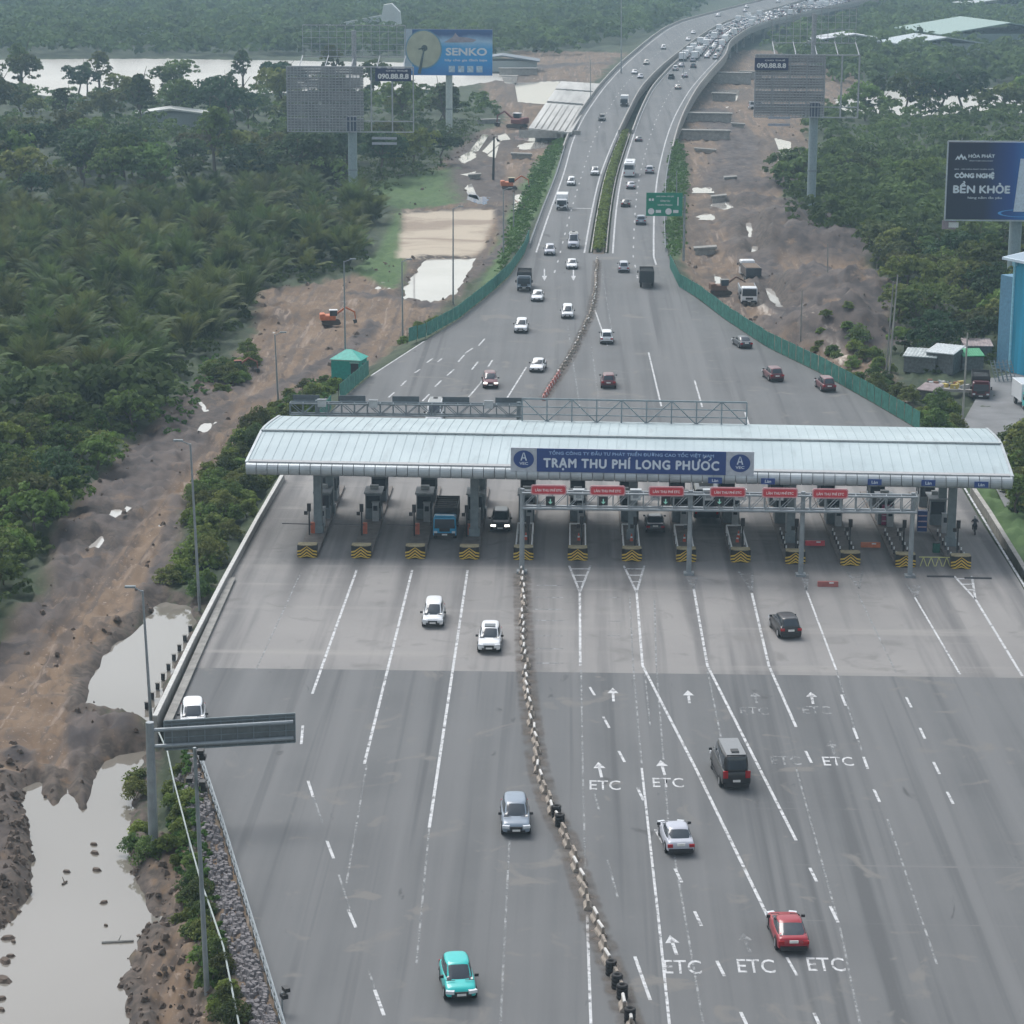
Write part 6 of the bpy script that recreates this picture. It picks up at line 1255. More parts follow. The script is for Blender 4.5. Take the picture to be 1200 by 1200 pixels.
# ------------------------------------------------------------------ excavators
def excavator(px, py, rz, sc, label, body, z=-1.8, roofc=WHITE, armdir=1):
    p = P(px, py, z); t = empty('excavator', p, rz, label, 'excavator', 'excavators on the muddy site'); t.scale = (sc, sc, sc)
    for s_ in (-1, 1):
        b = MB(); b.loft([[(x, s_*1.15+dy, zz) for x, zz in ((-1.9, .3), (-1.6, .02), (1.6, .02), (1.9, .3), (1.9, .55), (1.6, .85), (-1.6, .85), (-1.9, .55))] for dy in (-.28, .28)]); b.build('track', mat('track_mud', (.08, .065, .055), .9), t)
    b = MB(); rbox(b, -2.2, .9, -1.3, 1.3, 1.0, 2.0, .15); rbox(b, -2.3, -1.2, -1.2, 1.2, 1.2, 2.3, .15); b.build('house', body, t)
    b = MB(); rbox(b, -.3, 1.2, -1.3, -.25, 1.9, 3.0, .08); c_ = b.build('cab', GLASS, t); b = MB(); rbox(b, -.4, 1.3, -1.38, -.18, 3.0, 3.14, .05); b.build('cab_roof', roofc, c_)
    b = MB(); b.bar((.6, .2, 1.7), (3.0, .2, 3.4), .3, 4, .24); b.bar((3.0, .2, 3.4), (4.9, .2, 2.4), .24, 4, .18); b.build('boom', body, t); b = MB(); b.bar((4.8, .2, 2.6), (5.0, .2, .9), .18, 4, .14); st_ = b.build('stick', body, t)
    b = MB(); b.loft([[(4.4, y, .9), (5.2, y, 1.0), (5.3, y, .35), (4.7, y, .1)] for y in (-.4, .8)]); b.build('bucket', DARK, st_); return t
excavator(388, 380, .15, .72, 'orange excavator with a white cab roof on the muddy clearing', ORANGE)
excavator(276, 438, .3, .6, 'dull red excavator half hidden at the edge of the palms', mat('dull_red_paint', (.25, .10, .07), .8, 0, .25), roofc=mat('dull_red_paint', (.25, .10, .07), .8))
excavator(597, 222, .1, .85, 'orange machine with a cream roof on the site beside the verge', ORANGE, roofc=mat('cream_roof', (.55, .48, .32), .6))
excavator(606, 150, 2.6, 1.3, 'dark red crawler crane at the end of the new bridge deck', mat('dark_red_paint', (.20, .07, .065), .7))
excavator(845, 345, .2, .8, 'rusty machine behind the right green fence left of the dump truck', mat('rust_paint', (.16, .09, .06), .8), roofc=CONCD)
# ------------------------------------------------------------------ new bridge deck under construction and beams
dq = [P(620, 150, 1.5), P(669, 155, 1.5), P(704, 98, 1.5), P(657, 95, 1.5)]
nb = empty('unfinished_bridge', (0, 0, 0), 0, 'unfinished bridge deck of parallel concrete girders left of the expressway', 'bridge')
for k in range(7):
    for j, (v0, v1) in enumerate(((0, .48), (.52, .78), (.81, 1))):
        u = (k+.5)/7; f_ = lambda v: dq[0].lerp(dq[1], u).lerp(dq[3].lerp(dq[2], u), v); a_, c_ = f_(v0), f_(v1); wg = (dq[1]-dq[0]).length/7
        b = MB(); b.loft([[(q.x-wg*.42, q.y, .9), (q.x+wg*.42, q.y, .9), (q.x+wg*.42, q.y, 1.5), (q.x-wg*.42, q.y, 1.5)] for q in (a_, c_)]); b.loft([[(q.x-wg*.12, q.y+.3, -.4), (q.x+wg*.12, q.y+.3, -.4), (q.x+wg*.12, q.y+.3, .9), (q.x-wg*.12, q.y+.3, .9)] for q in (a_, c_)]); b.build('girder', mat('new_concrete', (.42, .42, .40), .8, 0, .3, .25, stretch=(1, .1, 1)), nb)
b = MB(); q = dq[0].lerp(dq[1], .5); b.box((q.x, q.y-.3, .5), ((dq[1]-dq[0]).length, .5, 2.0)); b.build('end_face', CONC, nb)
for v in (.02, .5, .8, 1.):
    for u in (.2, .8): q = dq[0].lerp(dq[1], u).lerp(dq[3].lerp(dq[2], u), v); b = MB(); b.bar((q.x, q.y, -4), (q.x, q.y, -.3), .8, 10); b.build('pier', CONCD, nb)
def beam(x0, y0, x1, y1, h0, label, z=-2., dp=3.):
    a_, c_ = P(x0, y0, z), P(x1, y1, z); t = empty('concrete_beam', a_, 0, label, 'concrete beam', 'concrete beams on the site'); d = c_-a_; n_ = Vector((0, dp, 0)); b = MB()
    b.loft([[q, q+n_, q+n_+Vector((0, 0, h0)), q+Vector((0, 0, h0))] for q in (Vector((0, 0, 0)), d)]); b.build('beam_body', CONC, t); b = MB(); b.loft([[q+Vector((0, -.3, h0)), q+n_+Vector((0, .3, h0)), q+n_+Vector((0, .3, h0+.5)), q+Vector((0, -.3, h0+.5))] for q in (Vector((-.3, 0, 0)), d+Vector((.3, 0, 0)))]); b.build('beam_cap', CONCD, t)
beam(800, 164, 855, 165, 2.2, 'pale concrete pier beam nearest the right carriageway', dp=2.5); beam(806, 143, 857, 144, 2.2, 'second concrete pier beam behind the nearest one', dp=3)
beam(832, 98, 880, 99, 3.5, 'long concrete pier beam higher up the site', dp=3); beam(835, 118, 862, 119, 2, 'short concrete beam between the pier beams', dp=2.5); beam(815, 178, 838, 180, .5, 'thin slab lying on the mud by the right verge', dp=1.5); beam(585, 88, 630, 88, 2.0, 'grey concrete bank wall beyond the river on the left', dp=3)
# ------------------------------------------------------------------ scrap yard on the right
def shed(px, py, w_, d_, h_, col, label, rz=0., z=-1.9, name='shed'):
    p = P(px, py, z); t = empty(name, p, rz, label, 'shed', 'sheds of the scrap yard'); b = MB(); b.box((0, d_/2, h_/2), (w_*.94, d_*.94, h_)); b.build('wall', mat('shed_wall', (.13, .14, .14), .8, 0, .3), t)
    b = MB(); N_ = 20
    pts = [(-w_/2+w_*k/N_) for k in range(N_+1)]
    b.loft([[(x, -.2, h_+.02*(k % 2)*3) for k, x in enumerate(pts)]+[(x, -.2, h_-.1) for x in pts[::-1]], [(x, d_+.2, h_+.5+.06*(k % 2)) for k, x in enumerate(pts)]+[(x, d_+.2, h_+.4) for x in pts[::-1]]]); b.build('roof', col, t); return t
rw = mat('weathered_roof', (.38, .42, .42), .7, 0, .3, 1.2); rw2 = mat('rust_roof', (.30, .25, .25), .8, 0, .3, 1.2)
shed(1077, 437, 4.5, 3.5, 2.2, rw, 'low pale roofed shed, leftmost in the scrap yard', -.3); shed(1100, 438, 4, 4, 2.8, mat('white_roof', (.5, .54, .55), .6, 0, .2), 'white roofed shed with a slanted side in the scrap yard', -.5); shed(1120, 434, 3.4, 2, 2.3, rw, 'flat pale roof behind the green tarpaulin', 0)
shed(1140, 436, 3.0, 2.6, 2.2, mat('green_tarp', (.05, .28, .14), .7, 0, .25), 'green tarpaulin covered shelter in the scrap yard', .1); shed(1146, 424, 4, 3, 2.2, rw2, 'dark rusty roof behind the green tarpaulin', 0); shed(1085, 470, 2.6, 2.0, 1.4, rw2, 'small pinkish roof by the end of the green fence', -.6)
p = P(1112, 466, -1.9); t = empty('scrap_platform', p, -.15, 'raised concrete platform heaped with scrap and yellow junk', 'platform'); b = MB(); b.box((0, 1.8, .9), (6.2, 3.6, .35)); b.build('slab', CONC, t)
for x in (-2.6, 0, 2.6): b = MB(); b.box((x, .4, .4), (.3, .3, .8)); b.build('leg', CONCD, t)
rq = random.Random(9); cols_ = [mat('junk_yellow', (.5, .4, .12), .7), mat('junk_white', (.5, .5, .48), .7), mat('junk_dark', (.06, .06, .06), .8), mat('junk_rust', (.22, .11, .07), .9), STEEL]
for k in range(26):
    b = MB(); b.box((0, 0, 0), (.3+rq.random()*.8, .3+rq.random()*.6, .2+rq.random()*.6), rq.random()*3, taper=.7+.3*rq.random()); o = b.build('scrap_piece', cols_[k % 5]); q = Vector((rq.uniform(-2.6, 2.6), rq.uniform(.4, 3.2), 1.3)); o.location = p+Matrix.Rotation(-.15, 3, 'Z') @ q; tag(o, '%s junk piece on the concrete platform' % ('yellow', 'white', 'black', 'rusty', 'steel grey')[k % 5], 'scrap', 'scrap heap: %s' % ('yellow', 'white', 'black', 'rusty', 'steel')[k % 5])
drive('cargotruck', 'maroon', 1149, 470, 'in', 'old rusty truck parked at the right of the scrap platform', -8, cat='truck', cargo='grey', z=-1.8)
p = P(1180, 450, -1.9); t = empty('ladder_stack', p, .3, 'leaning stack of grey ladders in front of the blue building', 'ladders'); b = MB()
for k in range(5):
    for s_ in (0, .5): b.bar((k*.6+s_-1.5, 0, 0), (k*.6+s_-2.1, .9, 3.0), .05, 4)
for k in range(8): b.bar((-1.5-k*.07, k*.11, .2+k*.36), (1.4-k*.07, k*.11, .2+k*.36), .04, 4)
b.build('rungs', STEEL, t)
# ------------------------------------------------------------------ far buildings
def hall(px, py, w_, d_, h_, label, rz=0, rc=(.4, .44, .44), wc=(.3, .34, .34), z=-2):
    p = P(px, py, z); t = empty('far_hall', p, rz, label, 'building'); b = MB(); b.box((0, d_/2, h_/2), (w_, d_, h_)); b.build('wall', mat('hall_wall_%d' % px, wc, .8), t)
    b = MB(); b.loft([[(-w_/2-1, y, h_), (0, y, h_+w_*.08), (w_/2+1, y, h_), (w_/2+1, y, h_-.4), (0, y, h_+w_*.08-.5), (-w_/2-1, y, h_-.4)] for y in (-1, d_+1)]); b.build('roof', mat('hall_roof_%d' % px, rc, .6), t)
hall(1182, 62, 60, 60, 8, 'large pale green roofed factory hall at the far right', .2, (.24, .34, .31), (.2, .26, .25)); hall(1185, 22, 50, 30, 8, 'smaller pale factory roof farther back at the top right', .1, (.38, .42, .42)); hall(1108, 72, 34, 30, 7, 'grey hall half hidden by trees left of the green roofed factory', .3, (.4, .46, .48))
hall(490, 6, 34, 20, 6, 'long white roof in the far woodland, left one', 0, (.75, .75, .75)); hall(541, 7, 36, 20, 6, 'long white roof in the far woodland, right one', 0, (.75, .75, .75)); hall(1000, 66, 40, 20, 6, 'grey roof beyond the right billboard frame', .1, (.5, .52, .55)); hall(200, 150, 18, 8, 4, 'low house with a pale roof among the left trees', .1, (.6, .62, .6)); hall(180, 45, 14, 8, 5, 'tiny pale house in the woodland at the top left', 0, (.5, .5, .5)); hall(588, 84, 26, 14, 4, 'grey blue works shed on the river bank', 0, (.14, .17, .2))
p = P(437, 46, -2); t = empty('white_plant', p, 0, 'tall irregular white industrial hopper on the far river bank', 'building'); t.scale = (.62, .62, .62); b = MB(); b.loft([[(10, y, 0), (22, y, 0), (20, y, 20), (14, y, 26), (8, y, 25), (6, y, 14)] for y in (0, 10)]); b.build('tower', mat('white_plant_paint', (.6, .62, .62), .7, 0, .1, .1), t); b = MB(); b.loft([[(-22, y, 12), (8, y, 18), (8, y, 13), (-22, y, 9)] for y in (2, 7)]); b.bar((-48, 4, 9), (-22, 4, 10), 1.2, 4); b.build('conveyor', mat('pale_conveyor', (.42, .45, .46), .7), t)
b = MB(); b.box((-6, 4, 4), (44, 8, 8)); b.build('base', mat('dark_base', (.13, .11, .12), .9), t)
# ------------------------------------------------------------------ vegetation
def crown_mesh(rng, R, Hh, zc, ncl, nl, size, lobes=5, open_=.0):
    cs = []
    for k in range(lobes):
        a_ = 6.283*k/lobes+rng.random(); rr = R*(.25+.45*rng.random()) if k else 0; lr = R*(.45+.3*rng.random()); cs.append((rr*math.cos(a_), rr*math.sin(a_), zc+Hh*(rng.random()-.35)*.6, lr))
    c = []
    for k in range(ncl):
        q = cs[rng.integers(len(cs))]; d = rng.normal(size=3); d /= np.linalg.norm(d); d[2] = abs(d[2])*1.0-.35
        c.append((q[0]+d[0]*q[3]*.95, q[1]+d[1]*q[3]*.95, q[2]+d[2]*q[3]*.85*Hh/R, R*.15*(.7+.7*rng.random())))
    return leafcloud(np.array(c), nl, size, rng)
def make_tree(i, R, H, ncl=120, nl=15, size=.34, m=LEAF):
    rng = np.random.default_rng(100+i); t = empty('broadleaf_tree', (0, 0, 0)); tr = MB(); pts = [(0, 0, -.5)]
    for k in range(1, 4): pts.append((rng.normal()*.15*k, rng.normal()*.15*k, H*.5*k/3))
    for k in range(3): tr.bar(pts[k], pts[k+1], .26*(1-k*.2)*H/9, 7, .26*(1-(k+1)*.2)*H/9)
    for k in range(5): a_ = 6.283*k/5+rng.random(); q = Vector(pts[2+k % 2]); e = q+Vector((math.cos(a_)*R*.7, math.sin(a_)*R*.7, H*.3*(.5+rng.random()))); tr.bar(q, e, .1*H/9, 5, .03)
    tr.build('trunk', BARK, t); v, f = crown_mesh(rng, R, H*.5, H*.52, ncl, nl, size, 5+i % 3); npmesh('crown', v, f, m, t)
    return t
def make_palm(i, n=22, L=6.3):
    rng = np.random.default_rng(200+i); t = empty('nipa_palm', (0, 0, 0)); V = []; F = []; st = MB()
    for k in range(n):
        a_ = 6.283*k/n+rng.random()*.5; ln = L*(.7+.5*rng.random()); tilt = .10+.55*rng.random()**1.2; dx, dy = math.cos(a_), math.sin(a_); sd_ = Vector((-dy, dx, 0)); pp = []
        for s_ in np.linspace(0, 1, 11):
            hx = ln*(math.sin(tilt)*s_+.28*s_*s_*tilt); hz = ln*(math.cos(tilt)*s_-.38*s_**2.4*(.35+tilt)); pp.append(Vector((dx*hx*.9, dy*hx*.9, hz)))
        st.path(pp[::2], .045, 4)
        for j in range(2, 11):
            for u in (0, .33, .66):
                if j == 10 and u: continue
                q = pp[j].lerp(pp[min(10, j+1)], u); tdir = (pp[j]-pp[j-1]).normalized(); ll = ln*.21*(1.1-.6*abs(j/10-.45))
                for s_ in (-1, 1):
                    e = q+(sd_*s_*.62+tdir*.8+Vector((0, 0, -.15-.25*rng.random()))).normalized()*ll*(.8+.4*rng.random()); wv_ = tdir*.07; k0 = len(V); V += [q-wv_, q+wv_, e+wv_*.3, e-wv_*.3]; F.append((k0, k0+1, k0+2, k0+3))
    st.build('frond_ribs', PALM, t); npmesh('fronds', np.array([tuple(v) for v in V]), np.array(F), PALM, t); return t
def make_shrub(i, R=1.3, m=LEAF2, ncl=52, nl=30, size=.135):
    rng = np.random.default_rng(300+i); t = empty('shrub', (0, 0, 0)); c = []
    for k in range(ncl): d = rng.normal(size=3); d /= np.linalg.norm(d); c.append((d[0]*R*.8*rng.random()**.4, d[1]*R*.8*rng.random()**.4, R*.25+abs(d[2])*R*.85*rng.random()**.4, R*.28))
    v, f = leafcloud(np.array(c), nl, size, rng); npmesh('leaves', v, f, m, t); b = MB()
    for k in range(4): a_ = 1.57*k; b.bar((0, 0, -.3), (math.cos(a_)*R*.5, math.sin(a_)*R*.5, R*.8), .04, 4)
    b.build('stems', BARK, t); return t
TREES = [make_tree(0, 3.4, 8.5), make_tree(1, 2.8, 7.2, m=LEAFB), make_tree(2, 4.2, 9.5, 150, m=LEAFC), make_tree(3, 2.3, 9.8, 90), make_tree(4, 3.2, 6.2, 120, 14, .34, LEAF2)]
PALMS = [make_palm(0), make_palm(1, 18, 7.2), make_palm(2, 24, 5.4)]
def leafy(m):
    n = m.node_tree; b = n.nodes['Principled BSDF']; o = n.nodes['Material Output']; src = b.inputs['Base Color'].links[0].from_socket
    t = n.nodes.new('ShaderNodeBsdfTranslucent'); mx = n.nodes.new('ShaderNodeMixShader'); mx.inputs[0].default_value = .36
    n.links.new(src, t.inputs[0]); n.links.new(b.outputs[0], mx.inputs[1]); n.links.new(t.outputs[0], mx.inputs[2]); n.links.new(mx.outputs[0], o.inputs['Surface'])
for m in (LEAF, LEAF2, LEAFB, LEAFC, PALM): leafy(m)
SHRUBS = [make_shrub(0), make_shrub(1, 1.7, LEAF), make_shrub(2, 1.1, LEAF2)]
TLAB = ['rounded broad-leaved tree', 'small rounded broad-leaved tree', 'large spreading broad-leaved tree', 'slender upright tree', 'low light green tree']
def scatter(poly, step, z=-2.2, jit=.8, rr=random):
    w_ = wp(poly, z); xs = [a_ for a_, _ in w_]; ys_ = [c_ for _, c_ in w_]; out = []; y = min(ys_)
    while y < max(ys_):
        x = min(xs)+rr.random()*step
        while x < max(xs): out.append((x+rr.uniform(-.5, .5)*step*jit, y+rr.uniform(-.5, .5)*step*jit)); x += step
        y += step
    if not out: return []
    a_ = np.array(out); s = sdf(w_, a_[:, 0], a_[:, 1]); return a_[s < 0]
usedt = set(); NT = dict(t=0, p=0, s=0)
def plant(protos, i, x, y, s, label, cat, group, z=None):
    pr = protos[i]; z = float(terrain([x], [y])[0][0]) if z is None else z
    if pr.name not in usedt: usedt.add(pr.name); o = pr
    else: o = copy_tree(pr)
    o.location = (x, y, z-.1); o.rotation_euler = (0, 0, random.random()*6.28); o.scale = (s, s, s*random.uniform(.9, 1.15)); tag(o, label, cat, group)
def hts(a_): return terrain(a_[:, 0], a_[:, 1])[0]
def dens(poly, step, protos, wts, s0, s1, key, limit, where, cat, labs, near=None):
    pts = scatter(poly, step)
    if len(pts) == 0: return []
    _, md, wt_, sd_, gr_, tk_, em, _d, _s = terrain(pts[:, 0], pts[:, 1]); zz = _; ok = (md < .4) & (zz > -2.9)
    for ax_, ay_ in ((526, 163), (527, 172), (413, 240), (950, 256)): q_ = P(ax_, ay_, -2); ok &= np.hypot(pts[:, 0]-q_.x, (pts[:, 1]-q_.y)*.35) > 7
    ok = ok; pts = pts[ok]; zz = zz[ok]; o_ = np.argsort(pts[:, 1]); rest = []
    for k in o_:
        x, y = pts[k]
        if NT[key] >= limit: rest.append((x, y, zz[k])); continue
        i = random.choices(range(len(protos)), wts)[0]; NT[key] += 1
        plant(protos, i, x, y, random.uniform(s0, s1), '%s %s' % (labs[i], where), cat, '%s %s' % (labs[i].rstrip(), where), zz[k])
    return rest
REST = []
nip = ['arching nipa palm clump', 'tall nipa palm clump', 'bushy nipa palm clump']
# palms fill the middle left; trees along its edge and behind
REST += dens([(-90, 480), (70, 470), (130, 500), (190, 450), (245, 405), (290, 375), (300, 345), (345, 330), (420, 322), (440, 280), (440, 232), (330, 215), (180, 240), (-90, 250)], 6.9, PALMS, [1, 1, 1], .7, 1.25, 'p', 290, 'in the palm swamp left of the dirt track', 'palm', nip)
REST += dens([(-90, 860), (-20, 770), (25, 700), (55, 650), (90, 590), (150, 530), (180, 500), (205, 465), (150, 470), (60, 470), (-90, 500)], 4.2, TREES, [2, 2, .3, .4, 5], .42, .9, 't', 75, 'at the edge of the left dirt track', 'tree', TLAB)
REST += dens([(905, 222), (945, 285), (1010, 300), (1045, 345), (1045, 430), (1120, 430), (1150, 420), (1290, 400), (1290, 240), (1000, 190), (920, 200)], 6.2, TREES, [3, 2, 2, 1, 3], .6, 1.2, 't', 150, 'in the thicket behind the right-hand scrap yard and earth heaps', 'tree', TLAB)
REST += dens([(-90, 255), (180, 242), (300, 225), (440, 232), (470, 235), (545, 190), (545, 158), (440, 150), (300, 150), (-90, 150)], 13, TREES, [3, 3, 3, 1, 2], 1.0, 1.9, 't', 215, 'in the left woodland between the palms and the river', 'tree', TLAB)
REST += dens([(-90, 152), (545, 160), (590, 128), (500, 116), (-90, 120)], 14, TREES, [1]*5, .9, 2.2, 't', 245, 'on the near river bank at the left', 'tree', TLAB)
dens([(1000, 129), (1290, 122), (1290, 140), (1000, 144)], 12, TREES, [1]*5, 1.1, 2.0, 't', 300, 'standing tall against the water on the right', 'tree', TLAB)
dens([(-90, 110), (480, 110), (480, 122), (-90, 122)], 17, TREES, [2, 1, 2, 2, 1], 1.0, 2.0, 't', 300, 'rising in front of the river at the left', 'tree', TLAB)
REST += dens([(905, 225), (1290, 250), (1290, 136), (1150, 137), (1000, 141), (945, 142), (950, 190)], 11.0, TREES, [1]*5, .7, 1.6, 't', 300, 'in the right woodland behind the frame', 'tree', TLAB)
print('trees', NT, 'rest', len(REST))
# shrubs
sh = ['leafy shrub', 'dark leafy shrub', 'small leafy shrub']
def shr(lst, where, s0=.8, s1=1.2):
    for x, y in lst: p = P(x, y, -1.6); NT['s'] += 1; i = random.randrange(3); plant(SHRUBS, i, p.x, p.y, random.uniform(s0, s1), '%s %s' % (sh[i], where), 'shrub', '%s %s' % (sh[i], where))
shr([(203, 955), (212, 972), (222, 1000), (165, 968), (156, 985), (196, 1002), (210, 1015), (228, 1028), (172, 1003), (160, 905), (157, 925), (203, 925), (215, 940), (224, 960)], 'on the bank around the cantilever sign post', .6, 1.0)
shr([(218, 1055), (232, 1065), (210, 1075), (240, 1085), (226, 1095), (247, 1110), (236, 1125), (254, 1135), (262, 1155), (245, 1160), (268, 1180), (254, 1192), (272, 1215), (258, 1225), (225, 1045), (222, 1075), (240, 1100)], 'on the bank below the guard fence', .55, .95)
shr([(x, y) for x, y in [(235+i*3, 700-i*9+random.uniform(-8, 8)) for i in range(14)]], 'between the parapet and the dirt track', .6, 1.1)
dens([(196, 700), (215, 720), (240, 690), (300, 600), (325, 560), (325, 500), (290, 505), (240, 560), (215, 620), (205, 660)], 2.5, SHRUBS, [1, 1, 1], .9, 1.5, 's', 200, 'in the overgrown strip left of the canopy', 'shrub', sh)
for pl, wh in (([(315, 500), (335, 470), (395, 445), (400, 462), (372, 500), (330, 500)], 'below the teal hut'), ([(470, 408), (500, 385), (520, 380), (498, 400), (478, 412)], 'at the start of the left green fence'), ([(1075, 505), (1085, 470), (1125, 495), (1130, 520), (1100, 520)], 'behind the right end of the canopy'), ([(1180, 600), (1180, 530), (1230, 500), (1290, 560), (1290, 620)], 'in the clump at the right edge'), ([(935, 405), (1000, 395), (1050, 440), (1070, 480), (1030, 470), (990, 440)], 'behind the green fence on the right'), ([(240, 440), (300, 420), (300, 445), (250, 470)], 'beside the dull red excavator')):
    w_ = scatter(pl, 3.4 if 'fence on' in wh else 2.6)
    for x, y in w_: i = random.randrange(3); plant(SHRUBS, i, x, y, random.uniform(.7, 1.4)*(1.5 if 'right edge' in wh else 1), '%s %s' % (sh[i], wh), 'shrub', '%s %s' % (sh[i], wh))
for x, y, s_ in ((1200, 560, .8), (1228, 580, 1.0), (1190, 600, .6)):
    p = P(x, y, -1.6); plant(TREES, 0, p.x, p.y, s_, 'dark bushy tree at the right edge level with the canopy', 'tree', 'dark trees at the right edge')
dens([(200, 905), (222, 905), (258, 1050), (282, 1200), (292, 1262), (252, 1262), (236, 1130), (212, 1040), (192, 985)], 2.0, SHRUBS, [1, 1, 1], .5, .85, 's', 400, 'on the green bank between the stones and the ditch', 'shrub', sh)
for x, y, x2, y2, lab in ((835, 238, 850, 236, 'low stack of steel sections lying on the right hand site'), (815, 300, 838, 298, 'grey slab stack near the right green fence'), (850, 215, 862, 214, 'short concrete unit beside the wet track'), (868, 92, 892, 93, 'concrete pier cap near the right bridge parapet'), (858, 150, 872, 151, 'small concrete block row on the right hand site'), (550, 212, 562, 211, 'grey formwork stack on the left hand site'), (560, 146, 585, 145, 'low grey wall beside the unfinished bridge'), (600, 186, 622, 187, 'concrete slab pile below the unfinished bridge')): beam(x, y, x2, y2, .9 if y > 130 else 2.2, lab, dp=2.)
# stuff: merged foliage
def merged(pts, name, label, ncl, nl, size, R, m, hgt=1., cat='woodland'):
    C_ = []
    for x, y, z, s in pts:
        k = RNG.normal(size=(ncl, 3)); k /= np.linalg.norm(k, axis=1)[:, None]; k[:, 2] = np.abs(k[:, 2]); rr = R*s
        C_.append(np.stack([x+k[:, 0]*rr, y+k[:, 1]*rr, z+(.35+k[:, 2])*rr*hgt, np.full(ncl, rr*.32)], 1))
    v, f = leafcloud(np.concatenate(C_), nl, size, RNG, up=.5); return tag(npmesh(name, v, f, m), label, cat, kind='stuff')
WOOD = mat('woodland_leaves', (.092, .14, .045), .85, 0, .55, .05, spec=.2); WOOD2 = mat('thicket_leaves', (.075, .11, .034), .85, 0, .5, .25, spec=.2); TUFT = mat('tall_grass_blades', (.10, .19, .05), .85, 0, .4, .4, spec=.2)
for m in (WOOD, WOOD2, TUFT): leafy(m)
REST = [(x, y, z, random.uniform(.7, 1.2)) for x, y, z in REST]
if REST: merged(REST, 'woodland_mass', 'dense green woodland crowns standing behind the individual trees', 14, 13, .75, 4.0, WOOD)
far = []
for pl, st_ in (([(-350, 66), (640, 68), (735, 50), (800, 20), (860, -14), (-350, -14)], 13), ([(1290, 98), (1060, 102), (1000, 104), (890, 60), (930, 30), (1000, 8), (1040, -14), (1400, -14), (1400, 98)], 12), ([(-350, 152), (-90, 152), (-90, 116), (-350, 118)], 11)):
    q = scatter(pl, st_)
    if len(q) > 4200: q = q[np.random.default_rng(1).choice(len(q), 4200, False)]
    hh = hts(q)
    for (x, y), z in zip(q, hh):
        if z > -2.9 and not (xl(y)-14 < x < xr(y)+16): far.append((x, y, z, random.uniform(.7, 1.5)*(1+.00035*y)))
print('far', len(far)); merged(far, 'far_woodland', 'far off woodland canopy beyond the river fading into haze', 9, 10, 1.7, 4.6, WOOD, .75)
und = []
for pl, st_, sc_ in (([(-90, 860), (-20, 770), (40, 690), (80, 610), (140, 550), (200, 470), (240, 420), (290, 380), (300, 345), (420, 322), (440, 260), (440, 235), (-90, 250)], 3.4, .55), ([(905, 222), (945, 285), (1010, 300), (1045, 345), (1045, 440), (1120, 440), (1290, 410), (1290, 240), (1000, 190), (920, 200)], 4.5, .6), ([(440, 235), (545, 190), (560, 150), (470, 150), (300, 160), (300, 240)], 5.5, 1.25)):
    q = scatter(pl, st_); r_ = terrain(q[:, 0], q[:, 1])
    for k in range(len(q)):
        if r_[1][k] < .5 and r_[0][k] > -2.6: und.append((q[k][0], q[k][1], r_[0][k], random.uniform(.5, 1.2)*sc_))
merged(und, 'undergrowth', 'low dense undergrowth beneath the trees and palms', 9, 12, .38, 2.6, WOOD2, .8, 'undergrowth')
tf = []
for pl, st_, sc_ in (([(595, 325), (612, 300), (632, 250), (650, 205), (665, 168), (655, 165), (625, 200), (600, 260), (580, 330)], 1.6, .5), ([(782, 310), (780, 250), (785, 200), (790, 172), (803, 180), (805, 210), (800, 300), (792, 325)], 1.6, .5), ([(180, 480), (205, 470), (240, 420), (290, 430), (250, 460), (200, 520)], 1.8, .3), ([(380, 445), (330, 470), (310, 500), (340, 505), (372, 500), (400, 460)], 1.5, .4), ([(196, 1000), (215, 905), (225, 905), (275, 1200), (250, 1200), (215, 1050)], .9, .22)):
    q = scatter(pl, st_); r_ = terrain(q[:, 0], q[:, 1])
    for k in range(len(q)):
        if r_[0][k] > -2.45: tf.append((q[k][0], q[k][1], r_[0][k], random.uniform(.5, 1.2)*sc_))
merged(tf, 'tall_grass', 'bright green tall grass on the verges and banks', 8, 14, .19, 1.6, TUFT, .9, 'grass')
# mud clods on the dirt ground
cl = []; CLD = mat('mud_clods', (.115, .088, .07), .95, 0, .4, 1.5); b = MB()
for pl, n_ in ((MUD[0], 1300), (MUD[1], 700), (MUD[2], 700), (MUD[4], 10), (MUD[3], 1500)):
    xs = [a_ for a_, _ in pl]; ys_ = [c_ for _, c_ in pl]; a_ = np.stack([RNG.uniform(min(xs), max(xs), n_*4), min(ys_)+(max(ys_)-min(ys_))*RNG.random(n_*4)**1.7], 1); s = sdf(pl, a_[:, 0], a_[:, 1]); edge = np.exp(-np.abs(s)/2.2)
    a_ = a_[(s < .3) & (RNG.random(len(s)) < edge+.05)][:n_]; r_ = terrain(a_[:, 0], a_[:, 1])
    for k in range(len(a_)):
        if r_[0][k] < -2.6 or r_[6][k] > .5 or r_[3][k] > .5: continue
        s_ = (.08+.30*random.random()**2.2)*(1 if a_[k][1] < 300 else 1.5); x, y, z = a_[k][0], a_[k][1], r_[0][k]; an = random.random()*3
        b.loft([[(x+math.cos(an+q)*s_*random.uniform(.7, 1.3), y+math.sin(an+q)*s_*random.uniform(.7, 1.3), z-.1) for q in (0, 1.2, 2.5, 3.8, 5.0)], [(x+math.cos(an+q)*s_*.5, y+math.sin(an+q)*s_*.5, z+s_*random.uniform(.3, .8)) for q in (0, 1.2, 2.5, 3.8, 5.0)]])
tag(b.build('mud_clods', CLD), 'dark lumps of churned mud along the edges of the dirt track and heaps', 'mud', kind='stuff')
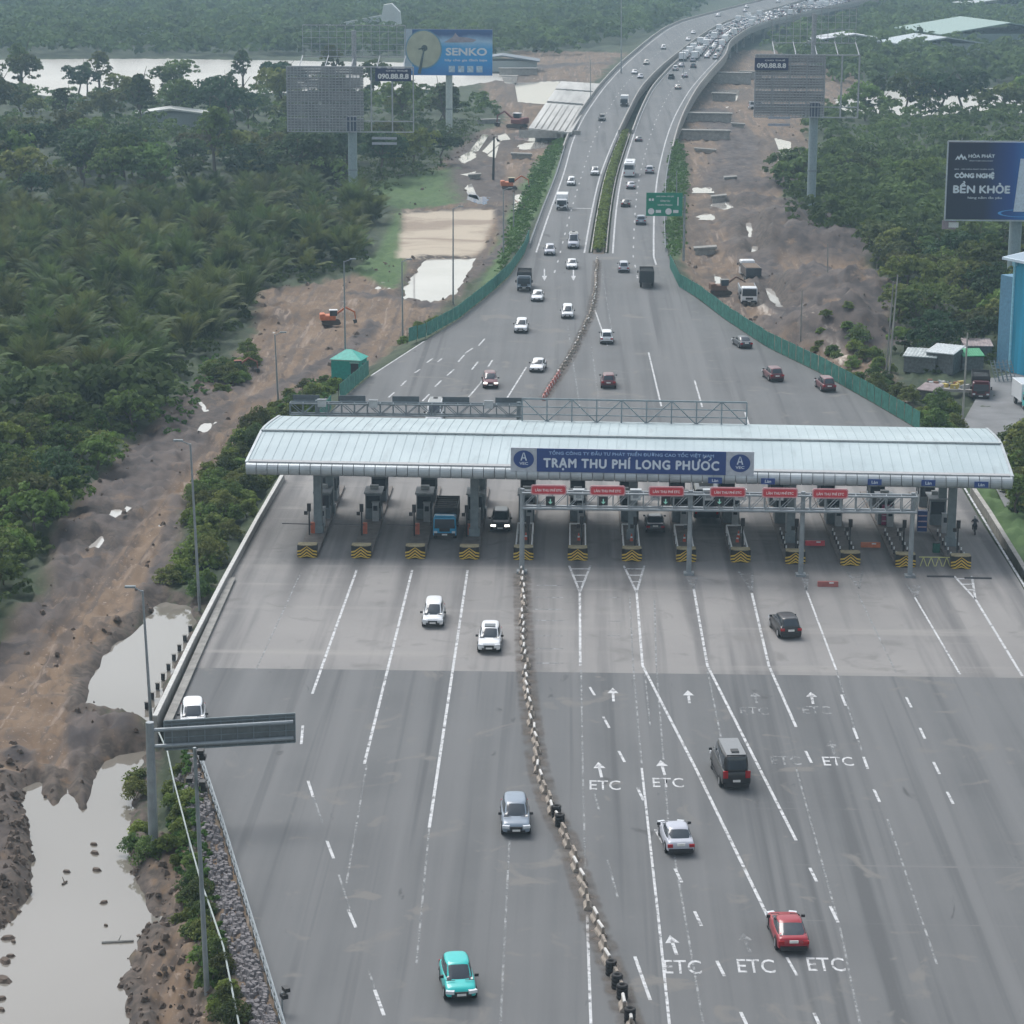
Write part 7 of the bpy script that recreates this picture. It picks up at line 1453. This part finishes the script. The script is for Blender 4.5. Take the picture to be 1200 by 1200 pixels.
# debris in the flooded ditch
for x, y, L_, rz, lab in ((138, 1104, 1.9, .15, 'pale plank floating in the flooded ditch'), (76, 1035, .5, 1.2, 'dark branch stump sticking out of the ditch water')):
    p = P(x, y, -2.48); b = MB(); b.bar((-L_/2, 0, 0), (L_/2, 0, .05), .1, 6, .06); b.bar((0, 0, 0), (.2, .3, .3), .05, 5, .02); o = b.build('driftwood', CONCD if 'pale' in lab else CLD); o.location = p; o.rotation_euler = (0, 0, rz); tag(o, lab, 'driftwood')
for i, (x, y, s_) in enumerate(((6, 1127, .7), (12, 1121, .4), (4, 1149, .8), (1, 1171, .5), (9, 1100, .6), (16, 1104, .35), (2, 1184, .4), (110, 990, .4), (111, 1000, .5), (113, 1020, .5), (122, 1058, .4), (124, 1085, .25), (78, 1022, .4))):
    p = P(x, y, -2.5); b = MB(); b.loft([[(math.cos(q)*s_*random.uniform(.7, 1.3), math.sin(q)*s_*.6*random.uniform(.7, 1.3), -.2) for q in np.arange(0, 6.2, .8)], [(math.cos(q)*s_*.5, math.sin(q)*s_*.3, .2*s_+.06) for q in np.arange(0, 6.2, .8)]]); o = b.build('mud_islet', CLD); o.location = p; o.rotation_euler = (0, 0, random.uniform(-1.2, .6)); tag(o, 'dark mud lump poking out of the flooded ditch, %s' % ('at the left edge' if i < 7 else 'in the broken line down the middle' if i < 12 else 'beside the stump'), 'mud lump', 'mud lumps: ' + ('left' if i < 7 else 'middle' if i < 12 else 'stump'))
# ------------------------------------------------------------------ haze
hz = MB(); hz.box((0, 3150, 28), (16000, 6800, 66)); hzo = hz.build('haze', None) if False else None
me = bpy.data.meshes.new('haze'); bx = MB(); bx.box((0, 3200, 27.5), (16400, 6900, 67)); me.from_pydata(bx.v, [], bx.f)
hm = bpy.data.materials.new('thin_haze'); hm.use_nodes = True; n = hm.node_tree; n.nodes.clear(); vo = n.nodes.new('ShaderNodeVolumePrincipled'); vo.inputs['Color'].default_value = (.56, .80, .97, 1); vo.inputs['Density'].default_value = .00025; vo.inputs['Anisotropy'].default_value = 0.0
oo = n.nodes.new('ShaderNodeOutputMaterial'); n.links.new(vo.outputs[0], oo.inputs['Volume']); me.materials.append(hm)
hzo = bpy.data.objects.new('haze', me); C.objects.link(hzo); tag(hzo, 'thin bluish haze filling the air over the whole landscape', 'haze', kind='stuff')
